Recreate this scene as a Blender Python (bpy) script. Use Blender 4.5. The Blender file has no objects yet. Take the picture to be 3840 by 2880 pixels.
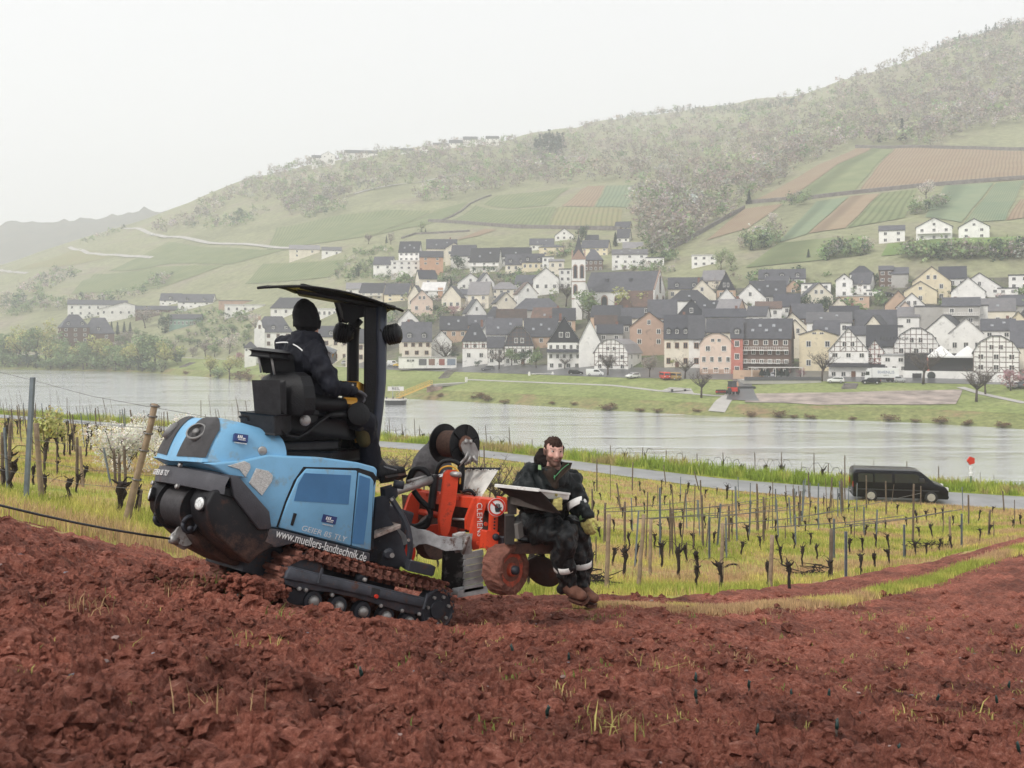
import bpy,bmesh,math,random
import numpy as np
from mathutils import Vector,Matrix,noise as mnoise
random.seed(7);rng=np.random.default_rng(7)
R=math.radians
scene=bpy.context.scene
COL=scene.collection
#  camera, sky, sun, exposure
F,CX,HY=3733.0,1920.0,1240.0
cam_d=bpy.data.cameras.new('camera');cam=bpy.data.objects.new('camera',cam_d);COL.objects.link(cam)
cam_d.sensor_width=36.0;cam_d.lens=36.0*F/3840.0
cam_d.shift_y=-(1440.0-HY)/3840.0
cam_d.clip_start=0.05;cam_d.clip_end=9000.0
cam.location=(0,0,0);cam.rotation_euler=(R(90),0,0)
cam_d.dof.use_dof=True;cam_d.dof.focus_distance=8.6;cam_d.dof.aperture_fstop=7.0
scene.camera=cam
SUN_EL,SUN_AZ=44.0,226.0
world=bpy.data.worlds.new('World');scene.world=world;world.use_nodes=True
wn,wl=world.node_tree.nodes,world.node_tree.links
wn.clear()
w_out=wn.new('ShaderNodeOutputWorld');w_bg=wn.new('ShaderNodeBackground')
w_sky=wn.new('ShaderNodeTexSky');w_sky.sky_type='NISHITA';w_sky.sun_disc=False
w_sky.sun_elevation=R(SUN_EL);w_sky.sun_rotation=R(SUN_AZ)
w_sky.air_density=1.0;w_sky.dust_density=4.0;w_sky.altitude=100
w_mul=wn.new('ShaderNodeMix');w_mul.data_type='RGBA';w_mul.blend_type='MIX'
w_mul.inputs[0].default_value=0.93
w_mul.inputs[7].default_value=(7.05,7.07,7.08,1)
wl.new(w_sky.outputs[0],w_mul.inputs[6]);wl.new(w_mul.outputs[2],w_bg.inputs[0])
w_bg.inputs[1].default_value=0.1
wl.new(w_bg.outputs[0],w_out.inputs[0])
sun_d=bpy.data.lights.new('sun','SUN');sun=bpy.data.objects.new('sun',sun_d);COL.objects.link(sun)
sun_d.energy=1.5;sun_d.angle=R(14);sun_d.color=(1.0,0.97,0.92)
_a=R(SUN_AZ);_e=R(SUN_EL)
_sd=Vector((math.sin(_a)*math.cos(_e),math.cos(_a)*math.cos(_e),math.sin(_e)))
sun.rotation_euler=_sd.to_track_quat('Z','Y').to_euler();sun.location=(0,-20,60)
scene.render.engine='CYCLES'
scene.view_settings.view_transform='Standard';scene.view_settings.look='None'
scene.view_settings.exposure=0.55;scene.view_settings.gamma=1.0
scene.cycles.max_bounces=8;scene.cycles.diffuse_bounces=2;scene.cycles.glossy_bounces=3
scene.cycles.transmission_bounces=4;scene.cycles.transparent_max_bounces=8;scene.cycles.volume_bounces=4
scene.cycles.use_denoising=True;scene.cycles.caustics_reflective=False;scene.cycles.caustics_refractive=False
#  helpers
def at(px,py,d):
 return Vector(((px-CX)/F*d,d,-(py-HY)/F*d))
def tag(o,label=None,cat=None,group=None,kind=None):
 if label:o['label']=label
 if cat:o['category']=cat
 if group:o['group']=group
 if kind:o['kind']=kind
 return o
def empty(name,loc=(0,0,0),rot=(0,0,0),parent=None):
 o=bpy.data.objects.new(name,None);COL.objects.link(o)
 o.location=loc;o.rotation_euler=rot;o.empty_display_size=0.2
 if parent:o.parent=parent
 return o
def link(name,me,parent=None,mat=None):
 o=bpy.data.objects.new(name,me);COL.objects.link(o)
 if parent is not None:o.parent=parent
 if mat is not None and len(me.materials)==0:me.materials.append(mat)
 return o
def copy_tree(o,parent=None):
 c=o.copy();COL.objects.link(c)
 if parent is not None:c.parent=parent
 for ch in o.children:copy_tree(ch,c)
 return c
def mesh_np(name,v,f,mat=None,smooth=False,cols=None):
 v=np.asarray(v,np.float32);f=np.asarray(f,np.int32)
 me=bpy.data.meshes.new(name);n=f.shape[1]
 me.vertices.add(len(v));me.vertices.foreach_set('co',v.ravel())
 me.loops.add(f.size);me.loops.foreach_set('vertex_index',f.ravel())
 me.polygons.add(len(f));me.polygons.foreach_set('loop_start',np.arange(0,f.size,n,dtype=np.int32))
 me.polygons.foreach_set('use_smooth',np.full(len(f),bool(smooth)))
 if cols is not None:
  a=me.color_attributes.new('tint','FLOAT_COLOR','POINT')
  c=np.ones((len(v),4),np.float32);c[:,:3]=cols;a.data.foreach_set('color',c.ravel())
 me.update(calc_edges=True);me.validate()
 if mat:me.materials.append(mat)
 return me
class MB:
 """collects boxes, bars, prisms, tubes and lathes into one mesh"""
 def __init__(s):s.v=[];s.f=[]
 def add(s,vs,fs):
  b=len(s.v);s.v+=[tuple(p)for p in vs];s.f+=[[b+i for i in q]for q in fs];return s
 def box(s,a,b,m=None):
  x0,y0,z0=a;x1,y1,z1=b
  vs=[Vector(p)for p in((x0,y0,z0),(x1,y0,z0),(x1,y1,z0),(x0,y1,z0),(x0,y0,z1),(x1,y0,z1),(x1,y1,z1),(x0,y1,z1))]
  if m is not None:vs=[m@p for p in vs]
  return s.add(vs,[(3,2,1,0),(4,5,6,7),(0,1,5,4),(1,2,6,5),(2,3,7,6),(3,0,4,7)])
 def prism(s,poly,d0,d1,ax='y',inset=0.0,m=None):
  """poly: 2-D outline; extruded along ax from d0 to d1 (x,z outline for 'y'; y,z for 'x'; x,y for 'z')"""
  n=len(poly)
  def P(p,d):
   a,b=p
   r={'y':(a,d,b),'x':(d,a,b),'z':(a,b,d)}[ax]
   return m@Vector(r)if m is not None else r
  vs=[P(p,d0)for p in poly]
  if inset:
   cx=sum(p[0]for p in poly)/n;cy=sum(p[1]for p in poly)/n
   def ins(p):
    l=math.hypot(p[0]-cx,p[1]-cy)or 1
    return(p[0]-(p[0]-cx)/l*inset,p[1]-(p[1]-cy)/l*inset)
   dm=d1-math.copysign(min(abs(inset),abs(d1-d0)),d1-d0)
   vs+=[P(p,dm)for p in poly]+[P(ins(p),d1)for p in poly];k=3
  else:vs+=[P(p,d1)for p in poly];k=2
  fs=[list(range(n))[::-1],[(k-1)*n+i for i in range(n)]]
  for r in range(k-1):
   for i in range(n):fs.append((r*n+i,r*n+(i+1)%n,(r+1)*n+(i+1)%n,(r+1)*n+i))
  return s.add(vs,fs)
 def tube(s,pts,rad,n=8,cap=True,flat=1.0):
  pts=[Vector(p)for p in pts]
  if not hasattr(rad,'__len__'):rad=[rad]*len(pts)
  vs=[];up=Vector((0,0,1))
  t=(pts[1]-pts[0]).normalized()
  u=t.cross(up)
  if u.length<1e-3:u=t.cross(Vector((1,0,0)))
  u.normalize()
  for i,p in enumerate(pts):
   t=(pts[min(i+1,len(pts)-1)]-pts[max(i-1,0)]).normalized()
   u=(u-t*u.dot(t));u.normalize();w=t.cross(u)
   for k in range(n):
    a=2*math.pi*k/n+(math.pi/4 if n==4 else 0)
    vs.append(p+(u*math.cos(a)+w*math.sin(a)*flat)*rad[i])
  fs=[]
  for i in range(len(pts)-1):
   for k in range(n):
    fs.append((i*n+k,i*n+(k+1)%n,(i+1)*n+(k+1)%n,(i+1)*n+k))
  if cap:fs+=[list(range(n))[::-1],[(len(pts)-1)*n+k for k in range(n)]]
  return s.add(vs,fs)
 def lathe(s,prof,o,axis,n=20,cap=True):
  """prof: (distance along axis, radius)"""
  o=Vector(o);t=Vector(axis).normalized()
  u=t.cross(Vector((0,0,1)))
  if u.length<1e-3:u=t.cross(Vector((1,0,0)))
  u.normalize();w=t.cross(u);vs=[]
  for d,r in prof:
   for k in range(n):
    a=2*math.pi*k/n;vs.append(o+t*d+(u*math.cos(a)+w*math.sin(a))*r)
  fs=[]
  for i in range(len(prof)-1):
   for k in range(n):fs.append((i*n+k,i*n+(k+1)%n,(i+1)*n+(k+1)%n,(i+1)*n+k))
  if cap:fs+=[list(range(n))[::-1],[(len(prof)-1)*n+k for k in range(n)]]
  return s.add(vs,fs)
 def grid(s,rows):
  b=len(s.v);nr=len(rows);nc=len(rows[0])
  for r in rows:s.v+=[tuple(p)for p in r]
  for i in range(nr-1):
   for j in range(nc-1):s.f.append([b+i*nc+j,b+i*nc+j+1,b+(i+1)*nc+j+1,b+(i+1)*nc+j])
  return s
 def mesh(s,name,mat=None,smooth=False,bevel=0.0,seg=2,fix=True):
  me=bpy.data.meshes.new(name);me.from_pydata(s.v,[],s.f)
  if fix or bevel:
   bm=bmesh.new();bm.from_mesh(me)
   if bevel:
    bmesh.ops.remove_doubles(bm,verts=bm.verts,dist=1e-5)
    bm.edges.ensure_lookup_table()
    ed=[e for e in bm.edges if len(e.link_faces)==2 and e.calc_face_angle(0)>0.5]
    try:bmesh.ops.bevel(bm,geom=ed,offset=bevel,offset_type='OFFSET',segments=seg,profile=0.5,affect='EDGES',clamp_overlap=True)
    except Exception:pass
   bmesh.ops.recalc_face_normals(bm,faces=bm.faces)
   bm.to_mesh(me);bm.free()
  if smooth:me.polygons.foreach_set('use_smooth',[True]*len(me.polygons))
  if smooth=='auto':
   try:me.set_sharp_from_angle(angle=R(35))
   except Exception:pass
  if mat:me.materials.append(mat)
  me.update();return me
 def build(s,name,mat=None,parent=None,smooth=False,bevel=0.0,seg=2,fix=True):
  return link(name,s.mesh(name,mat,smooth,bevel,seg,fix),parent)
#  materials
def newmat(name):
 m=bpy.data.materials.new(name);m.use_nodes=True
 nt=m.node_tree;b=nt.nodes['Principled BSDF']
 return m,nt.nodes,nt.links,b
def ramp(n,l,src,stops):
 r=n.new('ShaderNodeValToRGB');e=r.color_ramp.elements
 while len(e)<len(stops):e.new(0.5)
 for i,(p,c)in enumerate(stops):e[i].position=p;e[i].color=(*c,1)
 l.new(src,r.inputs[0]);return r
def noise_tex(n,l,scale,detail=5,rough=0.55,vec=None,stretch=None,coord='Object'):
 t=n.new('ShaderNodeTexNoise');t.inputs['Scale'].default_value=scale
 t.inputs['Detail'].default_value=detail;t.inputs['Roughness'].default_value=rough
 c=n.new('ShaderNodeTexCoord')
 if coord=='World':
  g=n.new('ShaderNodeNewGeometry');src=g.outputs['Position']
 else:src=c.outputs[coord]
 if stretch:
  mp=n.new('ShaderNodeMapping');mp.inputs['Scale'].default_value=stretch
  l.new(src,mp.inputs[0]);src=mp.outputs[0]
 l.new(src,t.inputs['Vector']);return t
def mix(n,l,a,b,fac,mode='MIX'):
 m=n.new('ShaderNodeMix');m.data_type='RGBA';m.blend_type=mode
 for i,x in((6,a),(7,b)):
  if hasattr(x,'is_linked'):l.new(x,m.inputs[i])
  else:m.inputs[i].default_value=(*x,1)
 if hasattr(fac,'is_linked'):l.new(fac,m.inputs[0])
 else:m.inputs[0].default_value=fac
 return m.outputs[2]
def M(name,c,rough=0.6,metal=0.0,var=0.15,scale=6.0,bump=0.0,bscale=40.0,dirt=None,dirt_amt=0.0,dscale=3.0,spec=0.5,coat=0.0,emit=None):
 """paint / plastic / metal / plaster with its own unevenness and dirt"""
 m,n,l,b=newmat(name)
 t=noise_tex(n,l,scale,6,0.6)
 lo=tuple(x*(1-var)for x in c);hi=tuple(min(1,x*(1+var))for x in c)
 col=ramp(n,l,t.outputs[0],[(0.3,lo),(0.7,hi)]).outputs[0]
 if dirt:
  t2=noise_tex(n,l,dscale,8,0.7)
  fr=ramp(n,l,t2.outputs[0],[(0.62-dirt_amt*0.35,(0,0,0)),(0.72-dirt_amt*0.3,(1,1,1))])
  col=mix(n,l,col,dirt,fr.outputs[0])
  rr=n.new('ShaderNodeMapRange');rr.inputs[3].default_value=rough;rr.inputs[4].default_value=0.9
  l.new(fr.outputs[0],rr.inputs[0]);l.new(rr.outputs[0],b.inputs['Roughness'])
 else:b.inputs['Roughness'].default_value=rough
 l.new(col,b.inputs['Base Color'])
 b.inputs['Metallic'].default_value=metal;b.inputs['Specular IOR Level'].default_value=spec
 if coat:b.inputs['Coat Weight'].default_value=coat
 if bump:
  t3=noise_tex(n,l,bscale,6,0.65);bp=n.new('ShaderNodeBump');bp.inputs['Strength'].default_value=bump
  bp.inputs['Distance'].default_value=0.02;l.new(t3.outputs[0],bp.inputs['Height']);l.new(bp.outputs[0],b.inputs['Normal'])
 return m
def Mtint(name,rough=0.8,var=0.25,scale=3.0,trans=0.0,spec=0.2):
 """leaf / blade / clod colour from the mesh's own 'tint' attribute"""
 m,n,l,b=newmat(name)
 a=n.new('ShaderNodeAttribute');a.attribute_name='tint'
 t=noise_tex(n,l,scale,3)
 g=ramp(n,l,t.outputs[0],[(0.3,(1-var,)*3),(0.7,(1+var,)*3)])
 col=mix(n,l,a.outputs[0],g.outputs[0],1.0,'MULTIPLY')
 l.new(col,b.inputs['Base Color']);b.inputs['Roughness'].default_value=rough
 b.inputs['Specular IOR Level'].default_value=spec
 if trans:
  tr=n.new('ShaderNodeBsdfTranslucent');l.new(col,tr.inputs[0])
  mx=n.new('ShaderNodeMixShader');mx.inputs[0].default_value=trans
  o=[q for q in n if q.type=='OUTPUT_MATERIAL'][0]
  l.new(b.outputs[0],mx.inputs[1]);l.new(tr.outputs[0],mx.inputs[2]);l.new(mx.outputs[0],o.inputs[0])
 return m
#  numpy noise
def _hash(i,j,s):
 h=(i.astype(np.int64)*374761393+j.astype(np.int64)*668265263+s*1442695041)&0x7fffffff
 h=((h^(h>>13))*1274126177)&0x7fffffff
 return((h^(h>>16))&0xffff)/65535.0
def vnoise(x,y,s=0):
 i=np.floor(x);j=np.floor(y);u=x-i;v=y-j
 u=u*u*u*(u*(u*6-15)+10);v=v*v*v*(v*(v*6-15)+10)
 a=_hash(i,j,s);b=_hash(i+1,j,s);c=_hash(i,j+1,s);d=_hash(i+1,j+1,s)
 return(a*(1-u)+b*u)*(1-v)+(c*(1-u)+d*u)*v
def fbm(x,y,s=0,o=4):
 r=0;a=0.5
 for k in range(o):r=r+a*vnoise(x,y,s+k);x=x*2.03+17.1;y=y*1.97-9.3;a*=0.5
 return r
#  TERRAIN
FPX=[-900,-400,0,500,900,1400,1900,2300,2700,3100,3500,3840,4400,5000]
W0=[1375,1380,1385,1395,1425,1490,1515,1540,1562,1572,1588,1610,1640,1670]
D0=[19*F/(y-HY)for y in W0]
Q=[50,50,50,50,50,48,42,38,42,40,40,45,45,45]
K4=[(-4,110),(-4,110),(-3,110),(1,108),(0,110),(0,103),(0,107),(0,110),(1,124),(1,127),(1,129),(1,132),(1,132),(1,132)]
K5=[(1190,760),(1180,740),(1160,700),(1105,690),(1060,640),(985,545),(935,540),(905,520),(1010,410),(985,395),(945,380),(940,370),(930,360),(930,350)]
K6=[(1130,860),(1100,860),(1060,850),(960,850),(880,820),(805,770),(775,750),(705,760),(785,560),(730,545),(700,525),(673,510),(640,500),(600,500)]
K7=[(1120,960),(1080,970),(1020,980),(865,1010),(735,1000),(650,990),(595,1010),(545,1150),(570,900),(556,720),(555,690),(552,670),(480,650),(430,640)]
K8=[(1110,1050),(1070,1060),(1000,1080),(848,1150),(672,1180),(572,1200),(532,1260),(440,1500),(402,1500),(325,1280),(178,1120),(85,1060),(-40,1000),(-110,1000)]
nk=11
_D=np.zeros((len(FPX),nk));_Z=np.zeros((len(FPX),nk))
for i in range(len(FPX)):
 d=D0[i]
 kn=[(d-14,-23.0),(d,-19.0),(d+9,-16.4),(d+Q[i],-13.0),(d+Q[i]+9,-12.8),(d+K4[i][1],K4[i][0])]
 for(py,dd)in(K5[i],K6[i],K7[i],K8[i]):kn.append((dd,(HY-py)/F*dd))
 kn.append((K8[i][1]+320,kn[-1][1]-45))
 for k,(a,b)in enumerate(kn):_D[i,k]=a;_Z[i,k]=b
_fx=np.arange(-900,5001,20.0)
def _sm(a,w=7):
 k=np.hanning(2*w+3)[1:-1];k/=k.sum()
 return np.convolve(np.pad(a,w,mode='edge'),k,mode='valid')
FD=np.stack([_sm(np.interp(_fx,FPX,_D[:,k]))for k in range(nk)],1)
FZ=np.stack([_sm(np.interp(_fx,FPX,_Z[:,k]))for k in range(nk)],1)
FZ[:,1]=-19.0
def far_cols(px):
 t=np.clip((px+900)/20.0,0,len(_fx)-1.001);i=int(t);w=t-i
 return FD[i]*(1-w)+FD[i+1]*w,FZ[i]*(1-w)+FZ[i+1]*w
def rough(x,y):
 a=np.clip((y-560)/300,0,1)
 return a*((fbm(x/120.0+3,y/120.0,5,4)-0.47)*16)
def zfar(x,y):
 px=x/y*F+CX;d,z=far_cols(px)
 return float(np.interp(y,d,z))+float(rough(np.float64(x),np.float64(y)))
def far_at(px,py,dmin=0):
 d,z=far_cols(px)
 dd=np.linspace(max(d[1],dmin),d[9],700);xx=(px-CX)/F*dd
 zz=np.interp(dd,d,z)+rough(xx,dd)
 pp=HY-zz/dd*F
 k=np.nonzero(pp<=py)[0]
 k=int(k[0])if len(k)else len(dd)-1
 return Vector((xx[k],dd[k],zz[k]))
_rows=[]
for k in range(nk-1):
 n=[3,5,10,3,14,24,30,30,34,6][k]
 _rows+=[(k,j/n)for j in range(n)]
_rows.append((nk-2,1.0))
_x2=np.arange(-900,5001,20.0)
V=np.zeros((len(_rows),len(_x2),3))
for r,(k,w)in enumerate(_rows):
 d=FD[:,k]*(1-w)+FD[:,k+1]*w;z=FZ[:,k]*(1-w)+FZ[:,k+1]*w
 V[r,:,0]=(_x2-CX)/F*d;V[r,:,1]=d;V[r,:,2]=z+rough(V[r,:,0],d)
def grid_faces(nr,nc):
 i=np.arange(nr-1)[:,None]*nc+np.arange(nc-1)[None,:]
 return np.stack([i,i+1,i+1+nc,i+nc],-1).reshape(-1,4)
def slope_mat():
 m,n,l,b=newmat('hill_grass')
 t=noise_tex(n,l,0.016,8,0.6,coord='World');t2=noise_tex(n,l,0.25,6,0.7,coord='World')
 c1=ramp(n,l,t.outputs[0],[(0.35,(0.22,0.225,0.135)),(0.5,(0.28,0.285,0.17)),(0.66,(0.28,0.25,0.19))])
 c2=ramp(n,l,t2.outputs[0],[(0.3,(0.7,0.7,0.7)),(0.7,(1.25,1.25,1.2))])
 l.new(mix(n,l,c1.outputs[0],c2.outputs[0],1.0,'MULTIPLY'),b.inputs['Base Color'])
 b.inputs['Roughness'].default_value=0.9;b.inputs['Specular IOR Level'].default_value=0.1
 return m
m_slope=slope_mat()
far=link('hillside',mesh_np('hillside',V.reshape(-1,3),grid_faces(len(_rows),len(_x2)),m_slope,True));tag(far,kind='structure')
_r=[(-1400,850),(-700,840),(-200,850),(0,842),(150,835),(270,828),(330,820),(400,806),(470,793),(560,788),(700,800),(900,850),(1400,1000)]
_rx=np.arange(-1400,1401,20.0);_ry=np.interp(_rx,[a for a,b in _r],[b for a,b in _r])+(vnoise(_rx/55,_rx*0,3)-0.5)*12
rows=[]
for dd,f in((1750,0.0),(1900,0.35),(2050,0.72),(2200,1.0),(2600,0.9)):
 z=(HY-_ry)/F*2200*f-19*(1-f)
 rows.append(np.stack([(_rx-CX)/F*dd,np.full_like(_rx,dd),z+(vnoise(_rx/30,_rx*0+dd,8)-.5)*14*(f>0)],1))
def wood_mat(name,a,b2,sc):
 m,n,l,b=newmat(name)
 t=noise_tex(n,l,sc,8,0.7,coord='World')
 l.new(ramp(n,l,t.outputs[0],[(0.35,a),(0.65,b2)]).outputs[0],b.inputs['Base Color'])
 b.inputs['Roughness'].default_value=0.95;b.inputs['Specular IOR Level'].default_value=0.05
 return m
dist=link('distant_hills',mesh_np('distant_hills',np.stack(rows).reshape(-1,3),grid_faces(5,len(_rx)),wood_mat('distant_wood',(0.05,0.055,0.04),(0.11,0.10,0.07),0.03),True));tag(dist,kind='structure')
NPX=[-1500,-700,0,500,1000,1300,1650,1920,2300,2700,3100,3500,3840,4500,5400]
N1=[2.1,2.4,2.7,3.0,3.2,3.35,3.5,3.6,3.8,4.0,4.3,4.6,4.8,5.2,5.6]
N2=[(5.6,2080),(6,2150),(6.2,2230),(7.0,2238),(7.6,2248),(8.1,2285),(8.6,2330),(8.6,2328),(8.7,2330),(9,2360),(9.3,2385),(9.8,2400),(10.3,2400),(11.5,2400),(12.5,2400)]
N3=[(10,1800),(10,1880),(10,1940),(11,2065),(12,2150),(12,2190),(11.5,2228),(11.2,2240),(11.2,2245),(13,2235),(16.5,2190),(22,2110),(28,2018),(38,1930),(50,1860)]
N4=[(15,1750),(15,1830),(15,1892),(14.8,1965),(15,2060),(15,2120),(15,2190),(15.2,2210),(15.3,2218),(17.5,2210),(21,2165),(26,2085),(32,2003),(42,1915),(53,1850)]
N5=[(45,1610),(45,1650),(45,1690),(42,1720),(38,1790),(36,1830),(34,1900),(33,1960),(33,1990),(34,2000),(36,1990),(39,1980),(42,1950),(47,1905),(56,1848)]
N6=[150,125,109,97,88,83.5,78.5,73,66,60,56.5,55,53,51,60]
nn=12
_D=np.zeros((len(NPX),nn));_Z=np.zeros((len(NPX),nn))
for i in range(len(NPX)):
 kn=[(N1[i],-(2880-HY)/F*N1[i])]+[(dd,-(py-HY)/F*dd)for(dd,py)in(N2[i],N3[i],N4[i],N5[i])]
 kn=[(0.6,kn[0][1]+(kn[0][1]-kn[1][1])/(kn[1][0]-kn[0][0])*(N1[i]-0.6))]+kn
 d=N6[i]
 kn+=[(d,-9.6),(d+4,-9.55),(d+6.6,-9.35),(d+9.5,-11.6),(d+45,-19.6),(d+60,-23)]
 for k,(a,b)in enumerate(kn):_D[i,k]=a;_Z[i,k]=b
_nx=np.arange(-1500,5401,20.0)
ND=np.stack([_sm(np.interp(_nx,NPX,_D[:,k]),6)for k in range(nn)],1)
NZ=np.stack([_sm(np.interp(_nx,NPX,_Z[:,k]),6)for k in range(nn)],1)
def near_z(px,d):
 px=np.asarray(px,float);d=np.asarray(d,float)
 t=np.clip((px+1500)/20.0,0,len(_nx)-1.001);i=t.astype(int);w=t-i
 z=np.zeros_like(d)
 Dk=ND[i]*(1-w)[:,None]+ND[i+1]*w[:,None];Zk=NZ[i]*(1-w)[:,None]+NZ[i+1]*w[:,None]
 z=Zk[:,0].copy()
 for k in range(nn-1):
  s=np.clip((d-Dk[:,k])/(Dk[:,k+1]-Dk[:,k]),0,1)
  if k<5:s2=s
  z+=s*(Zk[:,k+1]-Zk[:,k])
 return z
def znear(x,y):
 return float(near_z(np.array([x/y*F+CX]),np.array([y]))[0])
def near_k(px,k):return float(np.interp(px,_nx,ND[:,k]))
def near_at(px,py,dmin=1.0,dmax=80):
 dd=np.linspace(dmin,dmax,1200);zz=near_z(np.full_like(dd,px),dd)
 pp=HY-zz/dd*F;k=np.nonzero(pp<=py)[0];k=int(k[0])if len(k)else len(dd)-1
 return Vector(((px-CX)/F*dd[k],dd[k],zz[k]))
cols=np.concatenate([np.arange(-1400,-60,24.0),np.arange(-60,3920,8.6),np.arange(3920,5300,24.0)])
dr=[1.0]
while dr[-1]<45:dr.append(dr[-1]*(1.0045 if dr[-1]>2.4 else 1.03))
dr=np.array(dr)
PX,DD=np.meshgrid(cols,dr)
edge=np.interp(cols,_nx,ND[:,3])
DD=np.minimum(DD,edge[None,:]+0.25+(vnoise(cols/30,cols*0,2)*0.5-0.25)[None,:]*1.2)
X=(PX-CX)/F*DD
Z=near_z(PX.ravel(),DD.ravel()).reshape(PX.shape)
def stripe_c(px):
 return np.interp(px,[2150,2700,3180,3500,3840,4500,5400],[9.9,10.6,13.0,16.6,23.5,33,44])
def stripe_w(px):return np.interp(px,[2100,2250,2700,3180,3840,5400],[0.0,0.12,0.35,0.6,1.3,2.4])
def clods(x,y):
 b1=np.abs(fbm(x*2.1+5,y*2.1,11,3)-0.44)*2.0
 b2=np.abs(vnoise(x*8,y*8,21)-0.5)*2;b3=np.abs(vnoise(x*19+3,y*19,31)-0.5)*2
 b4=vnoise(x*44,y*44,41);b5=vnoise(x*95,y*95,51)
 big=fbm(x*0.75+8,y*0.75-3,61,2)
 f3=np.clip(1.5-y/14,0.25,1);f4=np.clip(1.5-y/6.5,0,1);f5=np.clip(1.5-y/3.6,0,1)
 b6=np.abs(vnoise(x*52+7,y*52,71)-0.5)*2
 dip=0.15*np.exp(-((x+1.15-(y-8.15)*1.24)/0.42)**2)*np.exp(-((y-8.15)/0.85)**4)
 return-dip+(b1-0.3)*0.15+(0.45-b2)*0.060+(0.45-b3)*0.050*f3+(0.45-b6)*0.030*f4+(b4-0.5)*0.036*f4+(b5-0.5)*0.024*f5+(big-0.4)*0.12
am=np.clip((DD-0.8)/1.0,0,1)
sw=stripe_w(PX);inst=np.where(sw>0.01,np.exp(-((DD-stripe_c(PX))/np.maximum(sw,0.02))**2),0)
H=clods(X,DD)*am*(1-0.75*inst)*np.interp(DD,[8,25],[1.0,0.8])
ed=np.clip(1-(edge[None,:]-DD)/0.9,0,1)*(DD<edge[None,:]+1)
H=H*(1-0.5*ed)
row_=np.clip((PX-1900)/700,0,1)*np.clip((DD-4.5)/3,0,1)
H=H*(1-0.35*row_)+row_*0.016*np.sin(2*np.pi*(DD-stripe_c(np.maximum(PX,2150))*(0.55+0.45*DD/stripe_c(np.maximum(PX,2150))))/0.62+5*vnoise(X*0.9,DD*0.9,88))
fV=np.stack([X,DD,Z+H+0.02],-1)
def soil_mat(name,stripes=True):
 m,n,l,b=newmat(name)
 t=noise_tex(n,l,1.1,9,0.68,coord='World');t2=noise_tex(n,l,24.0,9,0.82,coord='World');t3=noise_tex(n,l,0.25,4,0.6,coord='World')
 c=ramp(n,l,t2.outputs[0],[(0.30,(0.055,0.015,0.010)),(0.43,(0.19,0.056,0.036)),(0.56,(0.34,0.125,0.086)),(0.68,(0.52,0.27,0.20))]).outputs[0]
 w=ramp(n,l,t.outputs[0],[(0.30,(0.34,0.31,0.31)),(0.5,(0.98,0.96,0.95)),(0.70,(1.6,1.58,1.56))]).outputs[0]
 c=mix(n,l,c,w,1.0,'MULTIPLY')
 a=n.new('ShaderNodeAttribute');a.attribute_name='tint'
 g=ramp(n,l,t2.outputs[0],[(0.3,(0.20,0.17,0.05)),(0.7,(0.42,0.36,0.12))]).outputs[0]
 c=mix(n,l,c,g,a.outputs[0])
 l.new(c,b.inputs['Base Color']);b.inputs['Roughness'].default_value=0.85;b.inputs['Specular IOR Level'].default_value=0.25
 t4=noise_tex(n,l,34.0,10,0.85,coord='World');bp=n.new('ShaderNodeBump');bp.inputs['Strength'].default_value=1.0;bp.inputs['Distance'].default_value=0.035
 l.new(t4.outputs[0],bp.inputs['Height']);l.new(bp.outputs[0],b.inputs['Normal'])
 return m
m_soil=soil_mat('red_soil')
tint=np.clip(inst*1.5-0.3+(vnoise(X*9,DD*9,77)-0.5)*0.7*(inst>0.1),0,1)*0.85
field=link('ploughed_field',mesh_np('ploughed_field',fV.reshape(-1,3),grid_faces(len(dr),len(cols)),m_soil,False,np.repeat(tint.reshape(-1,1),3,1)));tag(field,kind='structure')
def field_z(x,y):
 return znear(x,y)+float(clods(np.float64(x),np.float64(y)))+0.02
cols=np.arange(-1500,5401,25.0)
rowsN=[]
for k,n in((3,6),(4,26),(5,24)):rowsN+=[(k,j/n)for j in range(n)]
rowsN.append((6,0.0))
rowsN=[(2,0.8)]+rowsN
def near_rows(rl,dz=0.0,amp=0.0):
 V=np.zeros((len(rl),len(cols),3))
 for r,(k,w)in enumerate(rl):
  kk=min(k+1,nn-1)
  d=np.interp(cols,_nx,ND[:,k]*(1-w)+ND[:,kk]*w)
  x=(cols-CX)/F*d;V[r,:,0]=x;V[r,:,1]=d
  V[r,:,2]=near_z(cols,d)+dz+(amp*(fbm(x*0.9,d*0.9,4,3)-0.45)if amp else 0)
 return V
def grass_mat(name,stops,sc=0.5,fine=7.0):
 m,n,l,b=newmat(name)
 t=noise_tex(n,l,sc,6,0.65,coord='World');t2=noise_tex(n,l,fine,6,0.7,coord='World')
 c=mix(n,l,ramp(n,l,t.outputs[0],stops).outputs[0],ramp(n,l,t2.outputs[0],[(0.3,(0.6,0.62,0.6)),(0.7,(1.3,1.3,1.25))]).outputs[0],1.0,'MULTIPLY')
 l.new(c,b.inputs['Base Color']);b.inputs['Roughness'].default_value=0.9;b.inputs['Specular IOR Level'].default_value=0.15
 bp=n.new('ShaderNodeBump');bp.inputs['Strength'].default_value=0.7;bp.inputs['Distance'].default_value=0.08
 l.new(t2.outputs[0],bp.inputs['Height']);l.new(bp.outputs[0],b.inputs['Normal'])
 return m
m_vgr=grass_mat('vineyard_grass',[(0.32,(0.22,0.26,0.06)),(0.47,(0.40,0.38,0.10)),(0.58,(0.46,0.31,0.16)),(0.70,(0.36,0.19,0.11))],0.45)
m_bgr=grass_mat('bank_grass',[(0.35,(0.16,0.22,0.035)),(0.6,(0.30,0.33,0.06)),(0.75,(0.33,0.28,0.10))],0.5)
rV=near_rows(rowsN,0.0,0.12)
rV[0,:,2]-=0.25
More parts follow.
